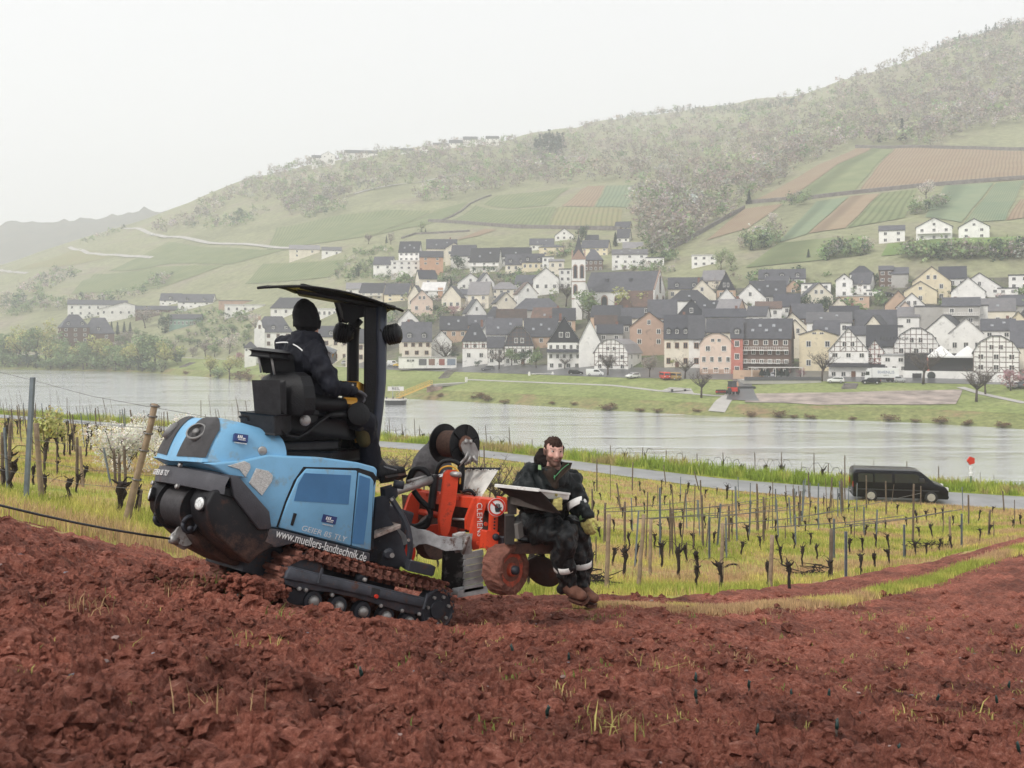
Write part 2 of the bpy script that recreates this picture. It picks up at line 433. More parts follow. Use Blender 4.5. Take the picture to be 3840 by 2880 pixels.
o=link('vineyard_ground',mesh_np('vineyard_ground',rV.reshape(-1,3),grid_faces(len(rowsN),len(cols)),m_vgr,True));tag(o,kind='structure')
m_asph=M('wet_asphalt',(0.27,0.27,0.28),0.42,var=0.25,scale=0.6,bump=0.25,bscale=30,spec=0.5)
rl=[(6,0.0),(6,0.5),(7,0.0)]
o=link('lane',mesh_np('lane',near_rows(rl,0.04).reshape(-1,3),grid_faces(3,len(cols)),m_asph,True));tag(o,kind='structure')
rl=[(7,0.0),(7,0.3),(7,0.6),(8,0.0),(8,0.5),(9,0.0),(9,0.3),(9,0.6),(10,0.0),(11,0.0)]
o=link('river_bank',mesh_np('river_bank',near_rows(rl,0.0,0.25).reshape(-1,3),grid_faces(len(rl),len(cols)),m_bgr,True));tag(o,kind='structure')
m,n,l,b=newmat('river_water')
b.inputs['Base Color'].default_value=(0.80,0.815,0.82,1);b.inputs['Metallic'].default_value=0.68;b.inputs['Roughness'].default_value=0.07;b.inputs['IOR'].default_value=1.33
t=noise_tex(n,l,0.45,7,0.66,stretch=(0.5,1.3,1));t2=noise_tex(n,l,0.04,5,0.62,stretch=(0.5,2.0,1))
am=ramp(n,l,t2.outputs[0],[(0.40,(0.18,)*3),(0.58,(1.3,1.3,1.3))])
mm=n.new('ShaderNodeMath');mm.operation='MULTIPLY';l.new(t.outputs[0],mm.inputs[0]);l.new(am.outputs[0],mm.inputs[1])
bp=n.new('ShaderNodeBump');bp.inputs['Strength'].default_value=1.0;bp.inputs['Distance'].default_value=0.7
l.new(mm.outputs[0],bp.inputs['Height']);l.new(bp.outputs[0],b.inputs['Normal'])
m_water=m
o=link('river',mesh_np('river',[(-1200,60,-19),(900,60,-19),(900,800,-19),(-1200,800,-19)],[(0,1,2,3)],m_water));tag(o,kind='structure')
o=link('valley_ground',mesh_np('valley_ground',[(-2580,700,-24),(2580,700,-24),(2580,2880,-24),(-2580,2880,-24)],[(0,1,2,3)],m_slope));tag(o,kind='structure')
hz=MB().box((-2600,-60,-26),(2600,2900,420))
m=bpy.data.materials.new('haze_air');m.use_nodes=True;nt=m.node_tree;nt.nodes.clear()
ho=nt.nodes.new('ShaderNodeOutputMaterial');hv=nt.nodes.new('ShaderNodeVolumePrincipled')
hv.inputs['Color'].default_value=(0.975,0.985,1,1);hv.inputs['Density'].default_value=0.00048;hv.inputs['Anisotropy'].default_value=0.0
nt.links.new(hv.outputs[0],ho.inputs['Volume'])
hz=hz.build('haze',m);tag(hz,kind='stuff')
#  FAR BANK: meadows, quay, fields
def sheet(name,quads,mat,dz=0.06,n=(14,14),uv=False,kind='structure'):
 """a sheet lying on the far slope between four sighted corners (near-left, near-right, far-right, far-left)"""
 (a,b,c,d)=[far_at(*q)for q in quads]
 V=[];T=[]
 for j in range(n[1]+1):
  w=j/n[1];p=a.lerp(d,w);q=b.lerp(c,w)
  for i in range(n[0]+1):
   r=p.lerp(q,i/n[0]);k_=math.sin(r.x*.11+r.y*.07)*.8+math.sin(r.x*.31-r.y*.19)*.5;r=r+(q-p).normalized()*k_*.3+(d-a).normalized()*k_*.5;V.append((r.x,r.y,zfar(r.x,r.y)+dz));T.append((i/n[0],w,0))
 o=link(name,mesh_np(name,V,grid_faces(n[1]+1,n[0]+1),mat,True,np.array(T)));tag(o,kind=kind);return o
def strip(name,pts,w,mat,dz=0.1,sub=6,zf=None,h=0.0):
 """a band of width w along ground points; h > 0 makes it a low wall"""
 zf=zf or zfar;P=[]
 for a,b in zip(pts[:-1],pts[1:]):
  for k in range(sub):P.append(a.lerp(b,k/sub))
 P.append(pts[-1]);V=[];Fc=[]
 for i,p in enumerate(P):
  t=P[min(i+1,len(P)-1)]-P[max(i-1,0)];t.z=0;t.normalize();s=Vector((-t.y,t.x,0))*w/2
  for q in(p-s,p+s):
   z=zf(q.x,q.y);V.append((q.x,q.y,z+dz+h))
  if h:
   for q in(p-s,p+s):V.append((q.x,q.y,zf(q.x,q.y)-0.6))
 m=4 if h else 2
 for i in range(len(P)-1):
  b=i*m;Fc.append((b,b+1,b+m+1,b+m))
  if h:Fc+=[(b+2,b,b+m,b+m+2),(b+1,b+3,b+m+3,b+m+1)]
 if h:Fc+=[(0,2,3,1),(len(P)*m-4,len(P)*m-3,len(P)*m-1,len(P)*m-2)]
 return link(name,mesh_np(name,V,np.array(Fc),mat))
m_mead=grass_mat('meadow_grass',[(0.3,(0.17,0.20,0.065)),(0.5,(0.25,0.29,0.105)),(0.7,(0.31,0.32,0.14))],0.06,0.7)
m_bank=grass_mat('bank_scrub',[(0.3,(0.18,0.21,0.07)),(0.52,(0.24,0.25,0.10)),(0.66,(0.27,0.19,0.11))],0.10,0.8)
m_quay=M('quay_asphalt',(0.12,0.12,0.125),0.35,var=0.3,scale=0.1)
m_pale=M('pale_concrete',(0.42,0.40,0.37),0.7,var=0.2,scale=0.15)
m_gravel=M('pink_gravel',(0.34,0.28,0.245),0.9,var=0.45,scale=0.25)
def far_band(name,k0,w0,k1,w1,px0,px1,mat,dz,nr=8):
 xs=np.arange(px0,px1+1,20.0);V=[]
 for r in range(nr+1):
  f=r/nr;s0=k0+w0;s1=k1+w1;s=s0+(s1-s0)*f;k=min(int(s),nk-2);w=s-k
  d=np.interp(xs,_fx,FD[:,k]*(1-w)+FD[:,k+1]*w);z=np.interp(xs,_fx,FZ[:,k]*(1-w)+FZ[:,k+1]*w)
  V.append(np.stack([(xs-CX)/F*d,d,z+dz],1))
 o=link(name,mesh_np(name,np.stack(V).reshape(-1,3),grid_faces(nr+1,len(xs)),mat,True));tag(o,kind='structure');return o
far_band('bank_scrub',1,-0.05,2,-0.1,-900,5000,m_bank,0.05)
far_band('meadow',2,-0.15,3,0.0,-900,5000,m_mead,0.09,12)
far_band('quay_road',3,0.0,4,0.15,1330,5000,m_quay,0.13,3)
far_band('bank_road',3,0.0,4,-0.6,-900,1330,m_pale,0.13,3)
FA=far_at
def fmat(name,a,b,rows,gap=(0.2,0.2,0.1)):
 m,n,l,bs=newmat(name)
 at_=n.new('ShaderNodeAttribute');at_.attribute_name='tint'
 sp=n.new('ShaderNodeSeparateColor');l.new(at_.outputs[0],sp.inputs[0])
 mu=n.new('ShaderNodeMath');mu.operation='MULTIPLY';mu.inputs[1].default_value=rows*2*math.pi;l.new(sp.outputs[0],mu.inputs[0])
 si=n.new('ShaderNodeMath');si.operation='SINE';l.new(mu.outputs[0],si.inputs[0])
 t=noise_tex(n,l,0.07,7,0.65,coord='World')
 c=ramp(n,l,t.outputs[0],[(0.35,a),(0.65,b)]).outputs[0]
 mr=n.new('ShaderNodeMapRange');mr.inputs[1].default_value=-0.2;mr.inputs[2].default_value=0.9;mr.inputs[4].default_value=0.6;l.new(si.outputs[0],mr.inputs[0])
 l.new(mix(n,l,c,gap,mr.outputs[0]),bs.inputs['Base Color']);bs.inputs['Roughness'].default_value=0.95;bs.inputs['Specular IOR Level'].default_value=0.05
 return m
_br=((0.31,0.22,0.15),(0.34,0.27,0.18));_gr=((0.18,0.22,0.11),(0.25,0.27,0.14));_bg=((0.19,0.25,0.16),(0.25,0.29,0.18));_pg=((0.27,0.28,0.14),(0.30,0.26,0.15))
def v6(u,v):return(2400+u/1.536,400+v/1.536)
def v7(u,v):return(1000+u/1.58,450+v/1.58)
def v8(u,v):return(u/1.58,700+v/1.58)
for(tr,pts,cols_,rows)in[(v6,[(1265,485),(2212,425),(2212,258),(1465,245)],_br,40),(v6,[(630,557),(830,545),(1330,242),(1240,245)],_br,12),(v6,[(840,545),(1240,487),(1455,247),(1340,242)],_gr,1),(v6,[(380,775),(620,705),(830,562),(600,592)],_br,14),(v6,[(790,790),(960,740),(1205,523),(1020,548)],_bg,1),(v6,[(970,735),(1190,700),(1380,504),(1215,521)],_br,1),(v6,[(1200,700),(1520,645),(1600,480),(1390,503)],_gr,6),(v6,[(1640,642),(1850,672),(2040,443),(1760,457)],_bg,1),(v6,[(1865,676),(2100,662),(2212,433),(2055,442)],_bg,14),(v6,[(2110,660),(2260,640),(2260,540),(2190,540)],_br,5),(v6,[(600,940),(1330,850),(1250,745),(800,792)],_gr,1),(v6,[(1390,865),(2260,840),(2260,752),(1420,800)],((0.18,0.26,0.09),(0.24,0.31,0.12)),1),(v6,[(690,905),(1040,880),(1040,848),(780,862)],((0.20,0.12,0.09),(0.24,0.15,0.1)),1),(v7,[(1085,600),(1660,630),(1715,517),(1235,510)],_gr,24),(v7,[(1670,630),(2100,633),(2105,530),(1725,518)],_pg,14),(v7,[(1745,513),(1935,519),(2005,392),(1905,392)],_br,8),(v7,[(1945,519),(2140,520),(2210,388),(2015,392)],_bg,8),(v7,[(1285,503),(1660,510),(1800,402),(1365,450)],_gr,18),(v7,[(1100,722),(1250,692),(1370,652),(1292,648)],_br,8),(v7,[(0,770),(620,690),(980,540),(60,640)],_gr,40),(v7,[(630,690),(960,620),(1190,490),(1000,535)],_gr,20),(v8,[(420,640),(950,600),(1330,470),(560,520)],_gr,34),(v8,[(640,500),(1380,460),(1700,375),(1000,330)],_gr,40),(v8,[(80,500),(400,470),(700,415),(430,380)],_pg,20),(v8,[(1450,580),(1950,540),(2100,430),(1560,460)],_gr,30)]:
 sheet('vineyard_plot',[tr(*p)for p in pts],fmat('plot',cols_[0],cols_[1],rows,tuple(c*0.55 for c in cols_[0])),0.35,(22,22))
m_wall=M('terrace_stone',(0.17,0.15,0.14),0.9,var=0.4,scale=0.5)
for i,(tr,pts,lab)in enumerate([(v6,[(610,562),(1000,532),(1600,468),(2230,420)],'long dark terrace wall across the middle of the right vineyard slope'),(v6,[(1240,238),(1560,240),(2230,252)],'dark terrace wall along the top of the pinkish vineyard plot'),(v6,[(170,832),(600,594)],'low wall running down the left edge of the reddish vineyard plot'),(v7,[(960,606),(1490,642),(2100,658)],'long terrace wall below the striped vineyard behind the church'),(v7,[(800,704),(880,680),(1200,663)],'low stone wall round the hillside cemetery above the white houses'),(v7,[(1030,600),(1200,505),(1330,450)],'dark hedge wall climbing between two vineyard plots')]):
 tag(strip('terrace_wall',[FA(*tr(*p))for p in pts],1.0,m_wall,0,8,None,2.1 if i<4 else 1.2),lab,'wall')
for tr,pts,w in[(v8,[(735,250),(900,285),(1180,325),(1520,350),(1720,368)],4),(v8,[(410,360),(520,398),(640,408),(900,425)],4),(v8,[(0,495),(60,510),(160,515)],4),(v7,[(520,440),(860,375),(1120,325)],4),(v7,[(1600,245),(1760,225),(1900,215)],4)]:
 tag(strip('vineyard_path',[FA(*tr(*p))for p in pts],w,m_pale,0.6),kind='structure')
def v1(u,v):return(2900+u/2.353,1000+v/2.353)
def v2(u,v):return(2200+u/2.765,1000+v/2.765)
def v3(u,v):return(1400+u/2.458,1000+v/2.458)
def v4(u,v):return(1300+u/1.843,800+v/1.843)
def v5(u,v):return(u/2.212,1050+v/2.212)
def vc(u,v):return(900+u/2.2125,1050+v/2.2125)
tag(strip('meadow_path',[FA(*v3(860,1050)),FA(*v3(1500,1072)),FA(*v3(2212,1108)),FA(*v2(740,1300)),FA(*v2(1300,1345)),FA(*v2(1480,1350))],1.6,m_pale,0.16),kind='structure')
sheet('boat_ramp',[v2(1235,1525),v2(1425,1540),v2(1660,1270),v2(1545,1270)],m_pale,0.2,(6,10))
sheet('access_road',[v2(1440,1400),v2(1800,1400),v2(1700,1200),v2(1530,1180)],m_quay,0.24,(6,8))
sheet('gravel_yard',[v1(-250,1205),v1(1600,1222),v1(1660,1095),v1(-150,1130)],m_gravel,0.22,(30,8))
sheet('picnic_paving',[v2(760,1300),v2(1120,1330),v2(1100,1275),v2(860,1270)],m_pale,0.2,(6,4))
strip('bank_footpath',[FA(*v1(1650,1075)),FA(*v1(1850,1130)),FA(*v1(2230,1220))],2.0,m_pale,0.2)['kind']='structure'
#  HOUSES
WALL={k:M('plaster_'+n,c,0.85,var=0.10,scale=0.35,dirt=tuple(x*0.6 for x in c),dirt_amt=0.15,dscale=0.5)for k,n,c in[('w','white',(0.86,0.84,0.80)),('c','cream',(0.80,0.73,0.60)),('y','yellow',(0.78,0.68,0.48)),('p','peach',(0.60,0.42,0.30)),('k','pink',(0.76,0.60,0.50)),('r','red',(0.54,0.19,0.15)),('b','brown',(0.15,0.095,0.075)),('g','grey',(0.46,0.44,0.41)),('s','slate',(0.055,0.06,0.075)),('o','orange',(0.58,0.34,0.22)),('n','green',(0.22,0.34,0.28)),('t','terracotta',(0.50,0.34,0.26))]}
def roof_mat(name,a,b):
 m,n,l,bs=newmat(name)
 t=noise_tex(n,l,0.6,8,0.7);
 oi=n.new('ShaderNodeObjectInfo');rv=ramp(n,l,oi.outputs['Random'],[(0,(.62,.62,.64)),(1,(1.5,1.46,1.44))]).outputs[0]
 l.new(mix(n,l,ramp(n,l,t.outputs[0],[(0.3,a),(0.7,b)]).outputs[0],rv,1.0,'MULTIPLY'),bs.inputs['Base Color']);bs.inputs['Roughness'].default_value=0.5;bs.inputs['Specular IOR Level'].default_value=0.4
 t2=n.new('ShaderNodeTexBrick');t2.inputs['Scale'].default_value=2.2;c=n.new('ShaderNodeTexCoord');l.new(c.outputs['Object'],t2.inputs[0])
 bp=n.new('ShaderNodeBump');bp.inputs['Strength'].default_value=0.3;bp.inputs['Distance'].default_value=0.03;l.new(t2.outputs[1],bp.inputs['Height']);l.new(bp.outputs[0],bs.inputs['Normal'])
 return m
ROOF={'d':roof_mat('slate_dark',(0.022,0.024,0.034),(0.045,0.047,0.060)),'m':roof_mat('slate_grey',(0.040,0.042,0.053),(0.078,0.079,0.092)),'l':roof_mat('slate_pale',(0.13,0.13,0.14),(0.21,0.20,0.205)),'u':roof_mat('rusty_tiles',(0.05,0.038,0.035),(0.15,0.085,0.06)),'z':roof_mat('zinc_pale',(0.42,0.42,0.42),(0.6,0.6,0.58))}
m_frame=M('window_frame_white',(0.78,0.76,0.72),0.6,var=0.05);m_frameb=M('window_frame_brown',(0.30,0.17,0.12),0.6,var=0.1)
m_pane=M('window_pane',(0.025,0.03,0.04),0.08,var=0.3,scale=1.5,spec=0.6);m_beam=M('timber_beam',(0.15,0.10,0.09),0.8,var=0.2);m_beamr=M('timber_beam_red',(0.22,0.06,0.05),0.8,var=0.2)
m_skyl=M('roof_light_glass',(.30,.31,.33),.2,var=.3)
m_door=M('door_brown',(0.16,0.07,0.045),0.6);m_chim=M('chimney_brick',(0.22,0.11,0.085),0.9,var=0.3,scale=3)
def _win_mesh(nm,mat,cross=True):
 b=MB()
 for q in(((-.5,0,-.5),(-.38,.12,.5)),((.38,0,-.5),(.5,.12,.5)),((-.38,0,.4),(.38,.12,.5)),((-.38,0,-.5),(.38,.12,-.4))):b.box(*q)
 if cross:b.box((-.035,.02,-.4),(.035,.1,.4))
 return b.mesh(nm,mat,fix=False)
me_win=_win_mesh('window',m_frame);me_winb=_win_mesh('window',m_frameb)
me_pane=MB().box((-.4,.06,-.42),(.4,.16,.42)).mesh('pane',m_pane,fix=False)
me_door=MB().box((-.5,.0,-.5),(.5,.14,.5)).mesh('door',m_door,fix=False)
def add_window(parent,x,y,z,w,h,ry=0.0,brown=False,door=False):
 """ry: 0 front (facing -y), +90 right side, -90 left side"""
 o=link('door' if door else 'window',me_door if door else(me_winb if brown else me_win),parent)
 o.location=(x,y,z);o.scale=(w,1,h);o.rotation_euler=(0,0,ry)
 if not door:link('pane',me_pane,o)
 return o
def roof_slab(b,prof,y0,y1,t=0.22):
 """prof: open 2-D roofline (x,z) from eave to eave; thick skin extruded along y"""
 n=len(prof);lo=[(x,z-t)for x,z in prof]
 b.prism(list(prof)+lo[::-1],y0,y1,'y')
def swap(b):
 b.v=[(y,-x,z)for(x,y,z)in b.v]
def outline(t,w,he,hr):
 h=hr-he
 if t=='g':return[(-w/2,he),(0,hr),(w/2,he)]
 if t=='m':return[(-w/2,he),(-w*.36,he+h*.60),(-w*.11,hr),(w*.11,hr),(w*.36,he+h*.60),(w/2,he)]
def house(reg,u0,u1,vb,ve,vr,D,t,wall,roof,wins,yaw,dep,label,ex=''):
 x0,yb=reg(u0,vb);x1,ye=reg(u1,ve);yr=reg(u0,vr)[1]
 g=far_at((x0+x1)/2,yb)
 if g.y<D-1:D=g.y+0.5
 pxc=(x0+x1)/2;phi=math.atan((pxc-CX)/F);yw=R(yaw)
 cy=math.cos(yw);w=max(2.0,(x1-x0)/F*D/math.cos(phi))
 if yaw and dep:w=max(w*0.45,(w-abs(math.sin(yw))*dep)/cy)
 vx,vy=(pxc-CX)/F,1.0
 back=dep/2*cy+w/2*abs(math.sin(yw))*0.6
 C=Vector((vx*(D+back),D+back,0))
 rot=-phi+yw
 cr,sr=math.cos(rot),math.sin(rot)
 zt=[zfar(C.x+a*w/2*cr-b_*dep/2*sr,C.y+a*w/2*sr+b_*dep/2*cr)for a in(-1,1)for b_ in(-1,1)]
 zvb=(HY-yb)/F*D;zb=min(min(zt)-0.4,zvb)
 he=(HY-ye)/F*D-zb;hr=(HY-yr)/F*D*(1+(0.4*dep/D if t in 'eh' else 0.0))-zb
 hr=max(hr,he+0.3);hv=he-(zvb-zb)
 E=empty('church_nave' if 'K' in ex else 'house',(C.x,C.y,zb),(0,0,rot))
 if 'K' in ex:E.name='church'
 tag(E,label,'church' if 'K' in ex else 'house',None if 'K' in ex else 'houses of the riverside village')
 wm=WALL[wall];rm=ROOF[roof];B=MB();Rf=MB();o=0.35
 fy=-dep/2
 if t in 'gm':
  pr=outline(t,w,he,hr);B.prism([(-w/2,0)]+pr+[(w/2,0)],-dep/2,dep/2,'y')
  s=(pr[1][1]-pr[0][1])/max(0.1,pr[1][0]-pr[0][0])
  p2=[(pr[0][0]-o,pr[0][1]-o*s)]+pr[1:-1]+[(pr[-1][0]+o,pr[-1][1]-o*s)]
  p2=[(x,z+0.24)for x,z in p2];roof_slab(Rf,p2,-dep/2-o,dep/2+o)
 elif t=='e':
  B.prism([(-dep/2,0),(-dep/2,he),(0,hr),(dep/2,he),(dep/2,0)],-w/2,w/2,'x')
  s=(hr-he)/(dep/2)
  roof_slab(Rf,[(-dep/2-o,he-o*s+0.24),(0,hr+0.24),(dep/2+o,he-o*s+0.24)],-w/2-0.25,w/2+0.25)
  Rf.v=[(y,x,z)for(x,y,z)in Rf.v]
 elif t=='h':
  B.box((-w/2,-dep/2,0),(w/2,dep/2,he))
  a=w/2+o;d2=dep/2+o;rr=max(0.3,w/2-dep*0.36)
  Rf.add([(-a,-d2,he),(a,-d2,he),(a,d2,he),(-a,d2,he),(-rr,0,hr),(rr,0,hr),(-a,-d2,he-.2),(a,-d2,he-.2),(a,d2,he-.2),(-a,d2,he-.2)],[(0,1,5,4),(1,2,5),(2,3,4,5),(3,0,4),(9,8,7,6),(0,6,7,1),(1,7,8,2),(2,8,9,3),(3,9,6,0)])
 else:
  B.box((-w/2,-dep/2,0),(w/2,dep/2,he))
  Rf.box((-w/2-.25,-dep/2-.25,he),(w/2+.25,dep/2+.25,he+.35))
 B.build('wall',wm,E);rf=Rf.build('roof',rm,E)
 if 'c' in ex:
  cb=MB().box((-.4,-.4,-1.2),(.4,.4,1.1)).build('chimney',m_chim,rf);k=-1 if(int(u0)%2)else 1
  cb.location=(0 if t in 'gm' else k*w*.28,0 if t!='e' and t!='h' else 0.6,hr)
  if t in 'gm':cb.location.y=dep*.15;cb.location.x=w*.12*k
 brown='B' in ex
 rows=[int(q)for q in wins.split(',')]if wins else[]
 gab=0
 if rows and t in 'gm' and len(rows)>1 and 'G' not in ex:gab=rows[-1];body=rows[:-1]
 else:body=rows
 zb0=he-hv
 for r,nw in enumerate(body):
  sh=hv/len(body);zc=zb0+sh*(r+0.52);wh=min(1.75,sh*0.52);ww=min(1.35,w/max(nw,1)*0.5)
  for i in range(nw):
   x=-w/2+w*(i+0.5)/nw
   if 'D' in ex and r==0 and i==nw//2:add_window(E,x,fy-0.10,zb0+1.05,1.1,2.1,0,door=True);continue
   add_window(E,x,fy-0.10,zc,ww,wh,0,brown)
 if gab:
  hh=hr-he
  for i in range(gab):add_window(E,(i-(gab-1)/2)*min(2.2,w*.2),fy-0.10,he+hh*0.30,min(1.2,w*.12),min(1.6,hh*.34),0,brown)
 if yaw and rows and 'S' not in ex:
  sgn=1 if yaw<0 else-1
  if pxc>2600 and abs(yaw)<12:sgn=-1
  ns=2 if dep>7 else 1
  for r in range(len(body)):
   sh=hv/len(body);zc=zb0+sh*(r+0.52)
   for i in range(ns):add_window(E,sgn*(w/2+0.10),-dep/2+dep*(i+0.5)/ns,zc,1.0,min(1.5,sh*.5),sgn*math.pi/2,brown)
 for q in ex.split():
  if q[0]=='d' and q[1:].isdigit():
   nd=int(q[1:])
   for i in range(nd):
    x=-w/2+w*(i+0.5)/nd;dw=min(1.5,w/nd*.5);zz=he+(hr-he)*.22;yy=fy+dep*.5*.22
    dm=MB().box((-dw/2,-.5,-.6),(dw/2,2.0,1.2)).build('dormer',ROOF['d'],rf);dm.location=(x,yy,zz)
    MB().prism([(-dw/2-.2,1.2),(0,1.75),(dw/2+.2,1.2)],-.75,2.2,'y').build('dormer_roof',rm,rf).location=(x,yy,zz)
    add_window(E,x,yy-.6,zz+.4,dw*.75,1.15)
  if q[0]=='q' and q[1:].isdigit():
   for i in range(int(q[1:])):
    f=0.35+0.25*(i%2);x=-w*.35+w*.7*(i+.5)/int(q[1:])
    zz=he+(hr-he)*f+.32;yy=fy+dep*.5*f
    if t in 'eh':
     s=MB().box((-.4,-.5,-.05),(.4,.5,.06)).build('roof_light',m_skyl,rf);s.location=(x,yy,zz);s.rotation_euler.x=math.atan2(hr-he,dep/2)
  if q[0]=='b' and q[1:].isdigit():
   for i in range(int(q[1:])):
    zz=zb0+hv*(i+1)/(int(q[1:])+1);bl=MB().box((-w*.46,fy-1.5,zz),(w*.46,fy-.02,zz+.18)).build('balcony',m_frame,E)
    rl=MB()
    for k in range(int(w*.92/.5)+1):rl.box((-w*.46+k*.5,fy-1.48,zz+.18),(-w*.46+k*.5+.09,fy-1.42,zz+1.0))
    rl.box((-w*.46,fy-1.5,zz+1.0),(w*.46,fy-1.4,zz+1.08));rl.build('railing',m_frame,bl,fix=False)
  if q[0]=='t':
   tb=MB();f0=float(q[1:]or .5);z0=zb0+hv*f0
   pr=outline(t,w,he,hr)if t in 'gm' else[(-w/2,he),(w/2,he)]
   def ztop(x):return float(np.interp(x,[p[0]for p in pr],[p[1]for p in pr]))
   nb=max(4,int(w/1.3));y_=fy-.07
   for i in range(nb+1):
    x=-w/2+.1+(w-.2)*i/nb;zt_=ztop(x)
    if zt_-z0>.4:tb.box((x-.075,y_,z0),(x+.075,fy-.005,zt_-.05))
   z=z0
   while z<max(p[1]for p in pr)-.4:
    xs=[x for x in np.linspace(-w/2,w/2,41)if ztop(x)>z+.15]
    if xs:tb.box((min(xs),y_-.012,z-.07),(max(xs),fy-.005,z+.07))
    z+=1.25
   for sx in(-1,1):
    for i in(0,1):
     xa=sx*(w/2-.15-i*w*.28);xb=xa-sx*1.2
     if ztop(xb)>z0+2.4:tb.tube([(xa,fy-.05,z0),(xb,fy-.05,z0+1.25)],.09,4)
   tb.build('timber_frame',m_beamr if 'R' in ex else m_beam,E,fix=False)
  if q[0]=='S' and len(q)>1 and t in 'gm':
   pr=outline(t,w-.1,he,hr-.1);MB().prism([(-w/2+.05,he)]+pr[1:-1]+[(w/2-.05,he)],fy-.05,fy-.002,'y').build('slate_gable',ROOF[q[1]],E)
  if q[0]=='k' and len(q)>1:
   MB().box((-w/2-.06,fy-.06,0),(w/2+.06,fy+.5,zb0+hv*.2)).build('base_storey',WALL[q[1]],E)
  if q[0]=='j' and len(q)>1:
   zz=zb0+hv*float(q[1:]);MB().prism([(fy-1.3,zz),(fy-.01,zz+.9),(fy-.01,zz+.7),(fy-1.3,zz-.15)],-w/2-.3,w/2+.3,'x').build('skirt_roof',rm,E)
 return E
